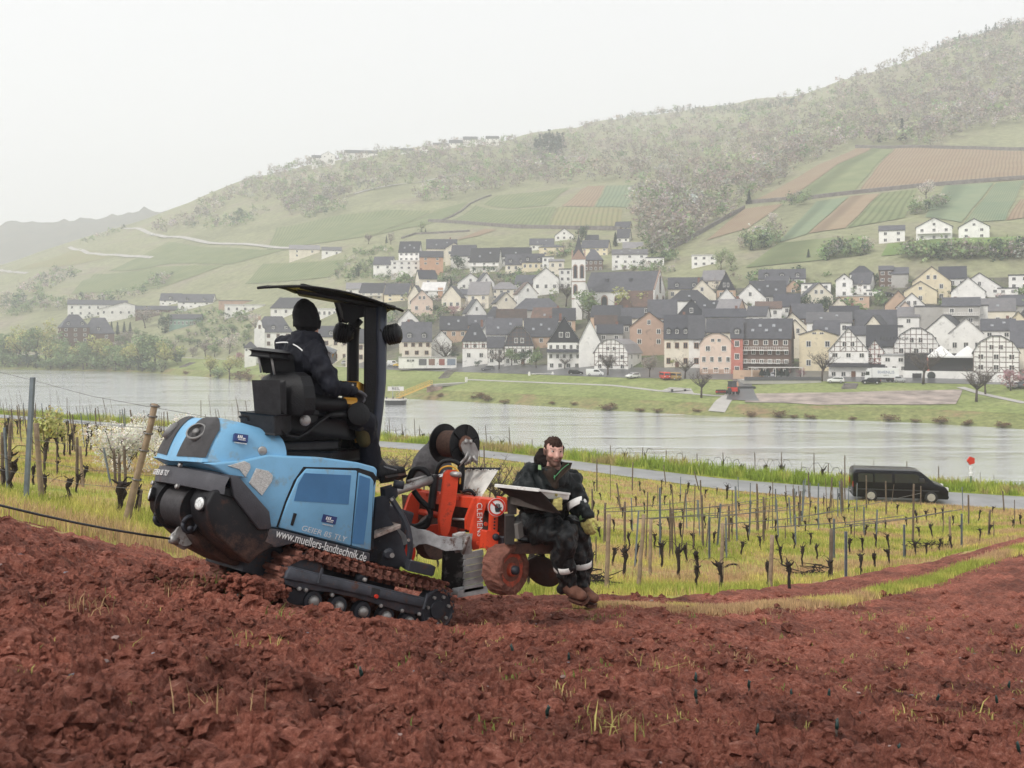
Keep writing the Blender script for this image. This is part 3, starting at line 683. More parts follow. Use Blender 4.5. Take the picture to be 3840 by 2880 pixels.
HT=[(v3,265,535,830,685,515,336,'e','c','m','3,4',0,10,'cream house with brown window surrounds behind the garage row','B d2 c'),(v3,532,722,832,690,592,340,'g','w','m','1',0,11,'pale gable house with bare side wall behind the big bare tree',''),(v3,822,1052,862,685,520,322,'h','w','d','2,3',0,8,'white house with red timber storey and steep dark hipped roof','t.62 R q1 c'),(v3,1052,1207,905,745,650,318,'e','w','m','2,2',0,7,'low half-timbered wing between the red-timbered house and the slate-gabled barn','t.4'),(v3,1205,1482,915,735,552,315,'m','w','m','4,4,2',0,20,'large half-timbered house with a brown slate gambrel gable','t.5 Sm D'),(v3,1605,1915,955,700,460,305,'g','w','d','4,5,5,2',0,12,'tall white inn with dark slate gable and bands of windows','Sd j.66 c'),(v3,1895,2092,930,690,488,314,'g','w','d','',0,12,'blank white firewall gable beside the tall white inn',''),(v2,78,572,1085,890,757,290,'m','w','l','3,3,2',-24,10,'white half-timbered corner house with clipped gable by the square','t.3 d1'),(v2,450,842,830,622,470,305,'g','t','m','2,2,1',0,10,'orange brick gable house with white windows behind the corner house',''),(v2,808,1065,1060,740,505,288,'e','c','d','3,3',0,10,'cream townhouse with three dormers in a dark slate roof','d3 D B c'),(v2,1062,1212,1060,742,510,289,'e','w','m','1,1',0,10,'narrow pale house joined to the three-dormer townhouse','B'),(v2,1180,1500,1132,795,690,281,'m','k','m','3,4,2,2',0,12,'pale pink villa with a rounded gable and tall windows','kt'),(v2,1500,1617,1132,735,540,280,'e','r','m','1,1,1',0,10,'narrow red house squeezed beside the brown hotel','d1'),(v2,1617,2140,1135,740,545,277,'e','b','m','5,6,6,5',-6,11,'long dark brown hotel with two white balcony decks','b2 q5'),(v1,242,545,935,602,553,276,'g','y','m','2,2,2',0,12,'yellow plastered gable house right of the brown hotel',''),(v1,505,820,992,742,545,262,'g','w','d','4,3,3,2',0,12,'white inn with brown timber gable and glazed ground floor','t.98 j.45 D'),(v1,822,966,900,748,650,263,'g','w','d','2,2,1',0,10,'slim half-timbered gable with red trim beside the white inn','t.3 R j.1'),(v1,965,1168,935,785,780,261,'f','w','z','3,2',0,9,'white flat-roofed hotel entrance wing with a roof terrace',''),(v1,1088,1432,905,692,545,270,'m','w','m','3,3,2',0,14,'broad half-timbered gable house behind the hotel terrace','t.1'),(v1,1800,2132,1030,752,615,254,'m','w','m','2,3,3,2',0,14,'half-timbered gable house at the right end of the quay','t.35'),(v1,2140,2500,930,705,480,258,'e','c','m','4,4',0,11,'cream house cut off by the right edge of the picture','c'),(v1,840,1075,900,700,520,273,'e','w','d','3',0,10,'dark-roofed white house behind the slim half-timbered gable',''),(v3,240,440,700,560,485,352,'h','c','m','2',0,9,'house with small hipped slate roof left behind the cream house',''),(v3,615,865,660,580,460,356,'e','p','m','3',0,9,'slate-roofed house with skylights above the bare tree','q2'),(v3,850,1035,640,540,450,366,'e','p','m','2',0,9,'grey-roofed house in the lane behind the red-timbered house','q1'),(v3,1020,1215,600,490,365,374,'h','c','m','2',0,9,'house with tall hipped grey roof below the pink cherry trees',''),(v3,1135,1412,570,488,395,364,'e','c','u','2',0,9,'house with rusty mossy roof among grey slate roofs',''),(v3,1287,1742,500,400,290,392,'h','g','m','3',0,13,'long barn with hipped slate roof below the cream villa',''),(v3,1450,1742,570,490,380,358,'e','p','u','2',-14,9,'ochre gable house with dark patched roof left of the church','q1'),(v3,1655,1862,570,490,386,352,'e','p','m','2',0,9,'grey roof with brick chimney just below the church tower','c'),(v3,1042,1372,700,620,480,336,'e','w','m','3',0,10,'wide grey roof behind the red-timbered house','q2'),(v3,1392,1702,720,640,480,332,'e','p','m','3',0,11,'wide pale slate roof behind the gambrel barn','q3 c'),(v2,40,392,600,515,405,342,'e','p','m','2',-10,9,'peach gable house with grey roof below the church wall','c'),(v2,85,312,690,600,510,318,'e','w','u','2',0,8,'small white house with reddish patched roof',''),(v2,262,462,700,600,520,321,'e','g','d','2',0,8,'low house with black roof and a blossoming bush',''),(v2,365,592,620,532,430,337,'e','c','m','2',0,9,'cream gable house with grey roof left of the orange brick house','c'),(v2,110,372,780,692,605,306,'e','g','d','2',0,8,'house with low dark roof behind the white firewall','c'),(v2,318,470,480,410,315,352,'g','b','u','1',0,9,'small brown slated gable in front of the church nave',''),(v2,430,682,500,410,255,356,'e','b','u','2',0,9,'house with tall rusty brown roof in front of the church nave',''),(v2,640,932,640,525,345,326,'e','p','m','3',0,10,'grey-roofed timbered house behind the orange brick gable','t.1'),(v2,865,1262,500,352,240,352,'h','w','m','3',0,11,'white house with broad hipped roof right below the church','q1'),(v2,945,1227,620,502,340,318,'g','s','m','2,1',0,10,'dark slate-clad gable with one white window in the middle of the roofs',''),(v2,1140,1402,520,440,355,338,'e','g','d','2',0,9,'black slate roof with skylights in the middle of the village','q2'),(v2,1350,1642,520,440,340,332,'e','p','l','2',-16,9,'peach gable house with pale roof and slim white chimney','c'),(v2,1210,1642,600,522,440,311,'e','g','d','3',0,10,'long black roof behind the pink villa','c'),(v2,1538,1852,480,332,175,362,'g','w','m','1,1',0,12,'big plain white gable with grey roof in the upper lane',''),(v2,1350,1542,332,245,60,374,'g','p','m','2,2',0,10,'peach house with a tall blue slate gable','Sd'),(v2,850,1197,342,228,115,387,'e','c','m','4',0,10,'cream house with two white dormers right of the church','d2'),(v2,1195,1452,245,140,40,402,'e','c','l','2,2',-12,9,'modern cream house with a tilted pale roof above the slate gable',''),(v2,1660,1902,590,512,415,326,'e','w','m','2',-10,9,'small white gable with grey roof above the red house',''),(v2,1758,2012,520,432,365,337,'e','w','u','2',0,9,'house with low dark brown roof above the brown hotel',''),(v2,1950,2202,500,410,285,346,'e','w','d','3',0,10,'white house with large dark roof above the brown hotel',''),(v2,1700,2052,390,300,150,377,'e','g','m','3',0,10,'long grey roof with skylights beside the big white gable','q3'),(v2,1800,2250,220,125,30,402,'e','w','m','5',0,10,'long white house with round dormers at the foot of the vineyards','d3'),(v2,1838,2122,290,202,100,387,'e','w','m','3',-14,9,'white house with dark gabled roof below the long dormer house',''),(v1,100,252,245,190,120,374,'g','p','m','1',0,9,'ochre side wall of a house next to the white balcony block',''),(v1,255,496,282,150,120,370,'f','w','m','3,3',0,9,'white cube apartment house with small balconies','b1'),(v1,558,692,278,122,65,364,'g','w','m','1,1,1',0,9,'white gable front beside the low garage roof',''),(v1,690,890,275,150,55,367,'e','w','m','2,2',-12,9,'white house wing with large grey roof in the upper right lane',''),(v1,686,872,150,62,-10,386,'h','w','d','2',0,9,'house with steep blue-black hipped roof under the hedge',''),(v1,585,832,310,262,245,352,'f','p','z','2',0,8,'low garage with pale flat roof in the upper right lane',''),(v1,832,952,275,212,206,360,'f','w','m','2',0,8,'small white flat-roofed annex beside the black parked car',''),(v1,940,1052,205,30,-5,382,'e','b','m','2,2,2',0,9,'brown brick house with rows of white windows',''),(v1,1052,1182,205,62,8,381,'e','g','m','',0,9,'windowless grey house beside the brown brick house',''),(v1,1250,1542,305,132,0,362,'g','y','m','2,2,2',0,12,'tall yellow gable house in the upper right of the village',''),(v1,1172,1422,345,217,130,351,'g','y','m','1,1',0,10,'lower yellow house in front of the tall yellow gable',''),(v1,1000,1202,398,332,212,345,'g','p','m','1',0,10,'pinkish bare brick gable below the yellow houses',''),(v1,1650,1987,302,190,55,366,'g','w','m','4,3,1',0,12,'large white gable house on the slope at the right',''),(v1,2000,2142,305,192,186,369,'f','w','m','2,2',0,9,'white flat house with terraces right of the large white gable','b1'),(v1,2105,2330,262,75,70,382,'f','w','m','3,3,3',0,10,'white block at the right edge above the village',''),(v1,1480,1682,190,100,0,388,'e','w','d','3',0,9,'white house with dark roof tucked behind the tall yellow gable',''),(v1,1520,1795,692,347,275,300,'e','g','m','3,2,2,2',0,10,'modern grey apartment block with large dark windows','b3'),(v1,1790,1882,640,345,330,303,'f','w','m','',0,10,'plain white stair tower right of the modern apartment block',''),(v1,1268,1522,580,352,345,306,'f','g','m','',0,9,'windowless beige wall building left of the modern apartment block',''),(v1,745,1112,620,522,385,311,'e','w','m','3',0,11,'long white barn with plain grey roof behind the white inn',''),(v1,508,742,560,462,350,319,'e','p','d','2',0,10,'house with dark roof and brick chimney left of the long barn','c'),(v1,310,672,590,492,405,313,'e','w','l','3',0,10,'house with pale weathered roof behind the yellow gable','q2'),(v1,140,442,540,452,330,329,'e','b','m','2',12,10,'brown gabled house with grey roof above the brown hotel roof',''),(v1,1860,2105,640,562,465,286,'e','w','m','2',0,10,'white house with blue-grey roof and skylights at the right','q2 c'),(v1,2092,2230,560,492,395,301,'g','y','m','1',0,10,'small yellow gable between dark roofs at the right edge',''),(v1,2030,2330,440,342,252,337,'e','g','m','2',0,10,'grey roofed house at the right edge below the white block',''),(v1,660,882,680,602,530,286,'e','w','m','2',0,9,'low grey roofs wedged behind the white inn gable',''),(v1,1110,1275,520,440,360,308,'e','w','l','1',0,8,'pale lean-to roof left of the beige wall building',''),(v4,0,182,562,522,482,452,'e','w','l','3',0,9,'white bungalow with pale roof at the left of the upper row',''),(v4,92,282,592,547,484,441,'e','c','m','3,3',-14,9,'cream house with grey roof and balcony left of the yellow house','b1'),(v4,260,456,607,557,486,436,'e','y','m','2,2',-14,9,'pale yellow house with two-tone grey roof',''),(v4,515,702,592,532,478,431,'e','w','z','2,2',-14,8,'white modern house with an orange wall panel',''),(v4,765,947,527,482,415,456,'g','w','m','2,1',0,9,'white house with two gables among gardens',''),(v4,755,987,632,562,527,421,'e','w','m','2',0,9,'low white house behind the pink cherry trees',''),(v4,1000,1187,597,522,475,426,'h','c','l','4,4',0,10,'cream villa with hipped roof and rows of tall windows',''),(v4,1160,1337,532,487,428,446,'e','w','m','2,2',-12,9,'white house with grey roof behind two dark cypresses',''),(v4,1322,1402,522,497,462,447,'g','w','m','1',0,7,'little white annex house left of the church tower',''),(v4,308,502,392,330,326,490,'f','w','z','4,4',0,9,'white terrace block on a high retaining wall',''),(v4,360,522,332,267,195,499,'e','w','d','4,4',-10,9,'white apartment house with dark roof above the terrace block','q3'),(v4,505,667,362,302,262,486,'e','o','m','2,2',0,9,'orange timber house with a grey roof in the upper row',''),(v4,552,762,305,242,180,522,'e','c','m','3',0,9,'house with broad dark roof at the top of the upper row','c q2'),(v4,682,802,305,242,205,511,'g','c','m','2,1',0,9,'tall cream gable in the upper row',''),(v4,720,907,347,292,220,496,'e','w','m','2,2',-10,9,'white house with grey mansard roof in the upper row',''),(v4,850,1077,402,332,240,481,'e','w','d','3,3',-12,9,'white house with dark roof, skylights and a balcony','q2 b1'),(v4,1060,1277,352,297,237,491,'e','w','d','4',0,9,'broad dark roof with one skylight in the upper row','q1'),(v4,1097,1242,402,352,285,471,'e','c','m','3',0,9,'cream house with grey dormers below the broad dark roof','d2'),(v4,1212,1367,392,337,280,469,'e','y','m','4',0,9,'yellow house with small dormers in the upper row','d2'),(v4,1352,1432,382,302,298,466,'f','w','m','2,2',0,8,'narrow white flat-roofed house in the upper row',''),(v4,1398,1502,442,332,318,456,'e','c','l','2,2',0,8,'cream house with pale roof left of the church tower',''),(v4,1468,1552,522,387,382,430,'f','w','m','2,2,2',0,8,'tall white block directly left of the church tower',''),(v4,1265,1432,252,217,175,531,'e','w','m','3',0,9,'white house with dark roof and dormers below the vineyards','q2'),(v4,1330,1497,292,232,215,521,'h','y','m','2,2',0,9,'pale yellow house with low hipped roof on the slope',''),(v4,1440,1567,187,152,105,561,'g','w','m','3,1',0,9,'white chalet gable beside the big dark pine',''),(v4,1620,1827,297,237,185,521,'e','y','m','4,4',-10,10,'cream two-storey house above the church tower',''),(v4,1648,1740,200,180,150,545,'e','g','d','1',0,8,'little dark-roofed house under the big dark pine',''),(v4,1852,1972,112,98,58,585,'e','c','m','2',-10,8,'topmost village house with grey roof under the valley wood',''),(v4,1865,1970,202,167,108,552,'e','w','m','2',-10,8,'white house with grey roof just below the topmost village house',''),(v4,1835,2077,387,282,250,471,'e','w','l','4,4,3',0,9,'white modern apartment house with window bands above the nave','q3'),(v4,1640,1770,402,322,245,481,'h','b','m','4,4',0,10,'dark brick house with turreted roof behind the church tower',''),(v4,1910,2052,245,242,200,501,'e','w','l','3',0,9,'low white house with pale roof above the modern apartment house',''),(v4,2072,2192,372,307,302,471,'f','w','m','3',0,9,'low white flat-roofed house right of the modern apartment house',''),(v4,185,337,392,352,300,501,'e','w','m','2',-12,8,'white house with dark roof at the left end of the upper row',''),(v5,500,722,520,392,285,500,'h','b','m','3,3,3',8,12,'dark brick villa with slate turret roof among bank trees','d2'),(v5,705,930,500,442,312,508,'h','b','m','2',0,12,'slate-roofed wing of the dark brick villa','d1 q1'),(v5,600,1027,302,205,168,642,'e','w','m','7,7',0,12,'long white modern building with recessed end on the left bank',''),(v5,855,1217,297,242,186,602,'g','w','l','6',0,16,'white industrial hall with low grey gable roof','G'),(v5,1145,1467,277,247,216,592,'e','b','m','3',0,10,'low open shed with grey roof beside a white camper',''),(v5,1335,1512,207,167,112,662,'e','w','m','3,2',-12,9,'white house with small dormers left of the larger white house','d1'),(v5,1490,1787,232,182,118,642,'e','w','m','4,3',-14,11,'large white house with dark roof on the left slope','d2'),(v5,1417,1677,392,322,286,562,'e','n','m','8',-10,10,'long green wooden building with grey roof',''),(v5,1875,2190,277,207,200,622,'f','w','z','5',0,10,'white flat-roofed bungalow left of the canopy',''),(v5,1825,2112,217,172,166,664,'f','t','l','',0,8,'low pink brick wall building behind the white bungalow',''),(vc,128,425,560,432,300,415,'h','w','m','4,4',0,11,'white mansion with red-brown trim and dormers left of the driver','B d3'),(vc,40,132,602,560,510,405,'h','w','m','3',0,6,'little white garden pavilion with pointed roof left of the headrest',''),(vc,262,585,292,232,145,572,'h','w','m','4',0,12,'white house with wide grey hipped roof behind the canopy',''),(vc,640,802,312,240,215,540,'f','w','z','4',0,9,'white flat house seen under the canopy',''),(vc,610,900,690,470,385,372,'e','c','m','4,4',0,10,'cream house with wide slate roof between driver and roof post','B d1'),(vc,880,1210,680,520,410,362,'e','c','m','4,4',0,10,'cream house partly hidden by the black roof posts','B'),(v8,1718,1892,421,372,347,752,'e','c','l','2,2',0,12,'lone white building with brown side wall on the left vineyard slope',''),(v8,1908,2022,412,377,358,742,'e','w','l','2',0,9,'small white shed house beside the lone hillside building',''),(v6,1385,1516,787,712,685,432,'e','w','m','2,2',0,9,'left one of three white houses below the right vineyards',''),(v6,1605,1782,772,692,640,427,'g','w','m','3,3,1',0,10,'middle one of three white houses, with a long balcony','b1'),(v6,1850,1997,762,692,645,427,'g','w','m','2,2,1',0,10,'right one of three white houses, with a red chimney strip',''),(v6,300,437,922,857,852,442,'f','w','z','3,3',0,9,'white cube house at the foot of the valley wood',''),(v7,268,326,236,222,208,1150,'e','w','m','2',0,10,'first house from the left on the hazy ridge',''),(v7,325,404,228,208,187,1150,'g','w','m','2,1',0,10,'white gable house on the hazy ridge, second from the left',''),(v7,468,546,208,195,178,1160,'e','w','m','2',0,10,'house with brown roof on the hazy ridge, third from the left',''),(v7,548,656,208,196,180,1165,'e','w','m','3',0,10,'wide low house on the hazy ridge, fourth from the left',''),(v7,795,872,202,185,168,1180,'e','w','m','3',0,10,'white house on the hazy ridge between bare trees',''),(v7,895,956,197,178,155,1180,'g','w','m','2,1',0,10,'white gable on the middle of the hazy ridge',''),(v7,985,1076,163,150,135,1195,'e','w','m','3',0,10,'long white house on the hazy ridge left of the hotel',''),(v7,1080,1162,150,136,118,1200,'e','w','m','3',0,10,'white house right beside the long hotel on the ridge',''),(v7,1163,1250,137,116,98,1205,'e','w','m','6,6',0,12,'long hotel with balconies on the hazy ridge',''),(v7,1298,1376,124,110,95,1215,'e','w','m','3',0,10,'rightmost white house on the hazy ridge by dark trees',''),]
for h in HT:house(*h)
m_vill=grass_mat('village_ground',[(0.35,(0.12,0.115,0.10)),(0.5,(0.17,0.16,0.12)),(0.62,(0.13,0.16,0.075))],0.12,0.6)
far_band('village_ground',4,0.15,5,0.62,1420,5000,m_vill,0.10,16)
_foot=[(o.location.x,o.location.y)for o in COL.objects if o.name.startswith('house')]
_rh=random.Random(12)
_n=0;_fill=[]
for _k in range(1400):
 px=_rh.uniform(1500,3900)
 if 2060<px<2580:continue
 d,z=far_cols(px);D=_rh.uniform(d[4]+22,d[5]+(d[6]-d[5])*.42);x=(px-CX)/F*D
 if min((x-a)**2+(D+4-b)**2 for a,b in _foot)<10.8**2:continue
 zb=zfar(x,D);w=_rh.uniform(7,11);h=_rh.uniform(5,7);hr=h+_rh.uniform(3.6,5.2);s=F/D;_fl=(_rh.choice('wwwwwwccck'),_rh.choice('mmmmddlu'))
 house(lambda u,v:(u,v),px-w/2*s,px+w/2*s,HY-zb*s,HY-(zb+h)*s,HY-(zb+hr)*s,D,_rh.choice('gggge'),*_fl,_rh.choice(['2','3','2,2','1,1']),_rh.choice([0,0,-14,12]),_rh.uniform(7,9.5),'small house packed into the lanes behind the quay',_rh.choice(['','c','q1','']));_fill.append((px,_fl))
 _foot.append((x,D+4));_n+=1
 if _n>32:break
_WN={'w':'white','c':'cream','k':'pale pink','p':'peach','g':'grey','y':'yellow'};_RN={'m':'grey slate','d':'dark slate','l':'pale','u':'rusty brown'}
_ORD='first second third fourth fifth sixth seventh eighth ninth tenth eleventh twelfth thirteenth fourteenth fifteenth sixteenth seventeenth eighteenth nineteenth twentieth'.split()
_hs=[o for o in COL.objects if o.get('label')=='small house packed into the lanes behind the quay'];_cnt={}
for o,(px,fl)in sorted(zip(_hs,_fill),key=lambda q:q[1][0]):
 k=_cnt.get(fl,0);_cnt[fl]=k+1;o['label']='small %s house, %s roof, in the back lanes, %s such from the left'%(_WN[fl[0]],_RN[fl[1]],_ORD[min(k,19)]);o['group']='small houses in the back lanes'
#  the church: nave, tower with spire
def arch_poly(w,h,n=6):
 return[(-w/2,0)]+[(-w/2*math.cos(math.pi*k/n),h-w/2+w/2*math.sin(math.pi*k/n)*1.25)for k in range(n+1)]+[(w/2,0)]
m_stone=M('sandstone_trim',(0.36,0.24,0.19),0.85)
def church():
 D=372.0;x0,yb=v4(1640,645);x1,ye=v4(2212,533);yr=v4(0,405)[1]
 a=at(v4(1640,0)[0],yb,D);zb=min(zfar(a.x,a.y),a.z)-1.5
 pxc=(x0+x1)/2;phi=math.atan((pxc-CX)/F);yw=R(-16)
 rot=-phi+yw;dep=17.0;W=(x1-x0)/F*D;w=(W-math.sin(abs(yw))*dep)/math.cos(yw)
 C=Vector(((pxc-CX)/F*(D+11),D+11,zb))
 E=empty('church',C,(0,0,rot));tag(E,'white village church with grey slate nave roof and pointed bell tower','church')
 he=(HY-ye)/F*D-zb;hr=(HY-yr)/F*(D+dep*.5)-zb
 MB().prism([(-dep/2,0),(-dep/2,he),(0,hr),(dep/2,he),(dep/2,0)],-w/2,w/2,'x').build('nave_wall',WALL['w'],E)
 s=(hr-he)/(dep/2);r=MB();roof_slab(r,[(-dep/2-.5,he-.5*s+.3),(0,hr+.3),(dep/2+.5,he-.5*s+.3)],-w/2-.1,w/2-.5);r.v=[(y,x,z)for x,y,z in r.v]
 rf=r.build('nave_roof',ROOF['m'],E)
 for xx in(-w*.22,w*.12):
  MB().box((-.6,-.5,-.3),(.6,1.0,.8)).build('roof_hatch',ROOF['d'],rf).location=(xx,-dep*.25,(he+hr)/2+.3)
 for sx in(-1,1):
  MB().tube([(w/2-.15,sx*dep/2,he+.2),(w/2-.15,0,hr+.45)],.3,4).build('gable_coping',m_stone,E)
 def awin(x,y,z,ww,hh,ry):
  o=MB().prism(arch_poly(ww+.7,hh+.5),-.12,0,'y').build('window',m_stone,E);o.location=(x,y,z-.2);o.rotation_euler.z=ry
  MB().prism(arch_poly(ww,hh),-.2,-.1,'y').build('pane',m_pane,o)
 for i in range(5):awin(-w*.40+i*w*.19,-dep/2,he*.36,2.0,he*.45,0)
 for yy in(-dep*.27,dep*.27):awin(w/2,yy,he*.36,2.0,he*.45,math.pi/2)
 awin(w/2,0,he*.95,1.6,6.0,math.pi/2)
 tx0,_=v4(1555,0);tx1,_=v4(1650,0);tw=(tx1-tx0)/F*(D-4);zt=(HY-v4(0,312)[1])/F*(D-4)-zb;zs=(HY-v4(0,196)[1])/F*(D-4)-zb
 T=Vector((((tx0+tx1)/2-CX)/F*(D+tw/2-4),D+tw/2-4,zb));loc=Matrix.Rotation(-rot,3,'Z')@(T-C)
 t=MB().box((-tw/2,-tw/2,0),(tw/2,tw/2,zt)).build('tower',WALL['w'],E);t.location=loc;t.rotation_euler.z=-rot-math.atan((tx0-CX)/F)
 for z in(zt*.34,zt*.62,zt*.985):MB().box((-tw/2-.15,-tw/2-.15,z),(tw/2+.15,tw/2+.15,z+.35)).build('cornice',m_stone,t)
 for sx in(-1,1):
  for z,hh in((zt*.68,zt*.2),(zt*.42,zt*.14)):
   if z<zt*.5 and sx==1:continue
   o=MB().prism(arch_poly(1.7,hh+.4),-.12,0,'y').build('belfry_opening',m_stone,t);o.location=(sx*tw*.24,-tw/2,z)
   MB().prism(arch_poly(1.1,hh),-.16,-.1,'y').build('louvre',m_pane,o)
 a=tw/2
 for k in range(4):
  g=MB().prism([(-a,0),(0,3.4),(a,0)],-a-.02,-a+.5,'y').build('tower_gable',m_stone,t);g.location.z=zt;g.rotation_euler.z=k*math.pi/2
 MB().add([(-a*.96,-a*.96,zt),(a*.96,-a*.96,zt),(a*.96,a*.96,zt),(-a*.96,a*.96,zt),(-a*.45,-a*.45,zt+4.2),(a*.45,-a*.45,zt+4.2),(a*.45,a*.45,zt+4.2),(-a*.45,a*.45,zt+4.2),(0,0,zs+3)],[(0,1,5,4),(1,2,6,5),(2,3,7,6),(3,0,4,7),(4,5,8),(5,6,8),(6,7,8),(7,4,8),(3,2,1,0)]).build('spire',ROOF['m'],t)
 MB().tube([(0,0,zs+2.6),(0,0,zs+5)],.1,5).build('spire_cross',m_beam,t)
 vx=(loc.x-w/2)/2-1
 MB().prism([(-5,0),(-5,he*.8),(0,he*1.25),(5,he*.8),(5,0)],loc.x+tw/2-.2,-w/2+.3,'x').build('vestry',WALL['w'],E).location.y=loc.y+2
church()
#  orange panel, roof signs and other facade details
def cbox(name,reg,u0,u1,v0,v1_,D,dep,mat,label,cat,z_to_ground=False):
 x0,ya=reg(u0,v0);x1,yb=reg(u1,v1_);a=at(x0,yb,D);b=at(x1,ya,D)
 c=(a+b)/2;phi=math.atan(c.x/c.y);w=(b.x-a.x)/math.cos(phi);h=b.z-a.z
 E=empty(name,(c.x,c.y,a.z),(0,0,-phi));tag(E,label,cat);return E,w,h
def garages():
 E,w,h=cbox('garage_row',v3,235,765,838,908,322,6,None,'row of low white garages with coloured doors along the quay road','garages')
 MB().box((-w/2,0,-1),(w/2,6,h)).build('wall',WALL['w'],E);MB().box((-w/2-.1,-.2,h),(w/2+.1,6.2,h+.2)).build('roof_edge',m_pale,E)
 for u0,u1,c in((420,490,(.12,.12,.13)),(510,566,(.24,.13,.1)),(605,656,(.32,.1,.08)),(680,756,(.2,.24,.3))):
  x0=(u0-500)/530*w;x1=(u1-500)/530*w;MB().box((x0,-.08,0),(x1,.1,h*.82)).build('garage_door',M('garage_paint',c,.5),E)
 for u in(330,358):add_window(E,(u-500)/530*w,-.1,h*.62,1.6,.8)
garages()
def terrace():
 E,w,h=cbox('restaurant_terrace',v1,1190,1742,922,1010,254,9,None,'white walled hotel terrace with dark restaurant under white awnings','terrace')
 MB().box((-w/2,0,-1),(w/2,10,h)).build('terrace_wall',WALL['w'],E)
 dk=M('restaurant_interior',(.02,.02,.022),.6);x0=-w*.02
 MB().box((-w/2+.3,1.0,h),(w*.52,9,h+4.4)).build('restaurant_front',dk,E)
 for u0,u1 in((1262,1332),):MB().box(((u0-1466)/552*w,-.06,0),((u1-1466)/552*w,.1,h*.75)).build('cellar_opening',dk,E)
 aw=M('awning_cloth',(.8,.79,.77),.8)
 for a,b in((-.16*w,.20*w),(.20*w,.56*w)):
  m_=(a+b)/2;r=MB();z0=h+3.9;r.add([(a,-1.2,z0),(b,-1.2,z0),(b,8,z0),(a,8,z0),(m_,1.2,z0+2.6),(m_,5,z0+2.6),(a,-1.2,z0-.4),(b,-1.2,z0-.4),(b,8,z0-.4),(a,8,z0-.4)],[(0,1,4),(1,2,5,4),(2,3,5),(3,0,4,5),(6,7,1,0),(7,8,2,1),(8,9,3,2),(9,6,0,3)]);r.build('awning',aw,E)
 MB().lathe([(-.12,1.0),(0,1.0)],(-w*.11,0,h*.55),(0,1,0),12).build('round_vent',m_pane,E)
 MB().box((-w*.17,.2,h),(-w*.14,.6,h+3.8)).build('red_post',WALL['r'],E)
terrace()
def text_obj(name,s,parent,loc,size,mat,rot=(R(90),0,0),ext=0.01,align='CENTER',shear=0.0,sx=1.0):
 c=bpy.data.curves.new(name,'FONT');c.body=s;c.size=size;c.extrude=ext;c.align_x=align;c.align_y='CENTER';c.shear=shear;c.fill_mode='BOTH'
 o=bpy.data.objects.new(name,c);COL.objects.link(o)
 dg=bpy.context.evaluated_depsgraph_get();me=bpy.data.meshes.new_from_object(o.evaluated_get(dg));bpy.data.objects.remove(o)
 me.materials.clear();o=link(name,me,parent,mat);o.location=loc;o.rotation_euler=rot;o.scale.x=sx;return o
m_dark=M('dark_paint',(.02,.022,.025),.5)
for hh in[o for o in COL.objects if o.get('label')=='white flat-roofed hotel entrance wing with a roof terrace']:
 text_obj('lettering','REILER HOF',hh,(0,-4.75,10.2),1.35,m_dark)
 hh.children[-1].location.z=max(v.co.z for v in[c for c in hh.children if c.name.startswith('wall')][0].data.vertices)-1.1
for o in list(COL.objects):
 if o.get('label')=='white modern house with an orange wall panel':
  wv=[c for c in o.children if c.name.startswith('wall')][0].data.vertices;x=max(v.co.x for v in wv);z=max(v.co.z for v in wv)
  MB().box((x-2.6,-4.12,z*.05),(x-.4,-3.9,z*.72)).build('orange_panel',WALL['o'],o)
 if o.get('label')=='white mansion with red-brown trim and dormers left of the driver':
  wv=[c for c in o.children if c.name.startswith('wall')][0].data.vertices;x0=min(v.co.x for v in wv);z=max(v.co.z for v in wv)
  g=MB().prism([(x0,0),(x0,z+1.2),(x0+.9,z+2.0),(x0+1.3,z+4.2),(x0+2.1,z+5.2),(x0+2.9,z+4.2),(x0+3.3,z+2.0),(x0+4.2,z+1.2),(x0+4.2,0)],-5.95,-5.3,'y').build('stepped_gable',WALL['w'],o)
  MB().box((x0+1.6,-6.1,z+5.1),(x0+2.6,-5.2,z+6.6)).build('gable_finial',WALL['t'],g)
  add_window(o,x0+2.1,-6.05,z+2.2,1.0,1.6,0,True)
def quay_terrace():
 E,w,h=cbox('white_terrace',v3,1430,1660,985,1038,292,5,None,'low white walled viewing terrace with tables on the quay grass','terrace')
 MB().box((-w/2,0,-1.2),(w/2,.4,h*.55)).build('front_wall',WALL['w'],E);MB().box((-w/2,.4,-1.2),(w/2,7,h*.5)).build('deck',m_pale,E)
 for x in(-w/2-.1,w/2-.6):MB().box((x,-.1,-1),(x+.7,.6,h*1.05)).box((x+.1,0,h*1.05),(x+.6,.5,h*1.3)).build('pillar',WALL['w'],E)
 for i in range(5):MB().box((-w*.38+i*w*.18,2+(i%2)*2,h*.5),(-w*.38+i*w*.18+1.4,2.8+(i%2)*2,h*.5+.75)).build('table',m_frame,E)
quay_terrace()
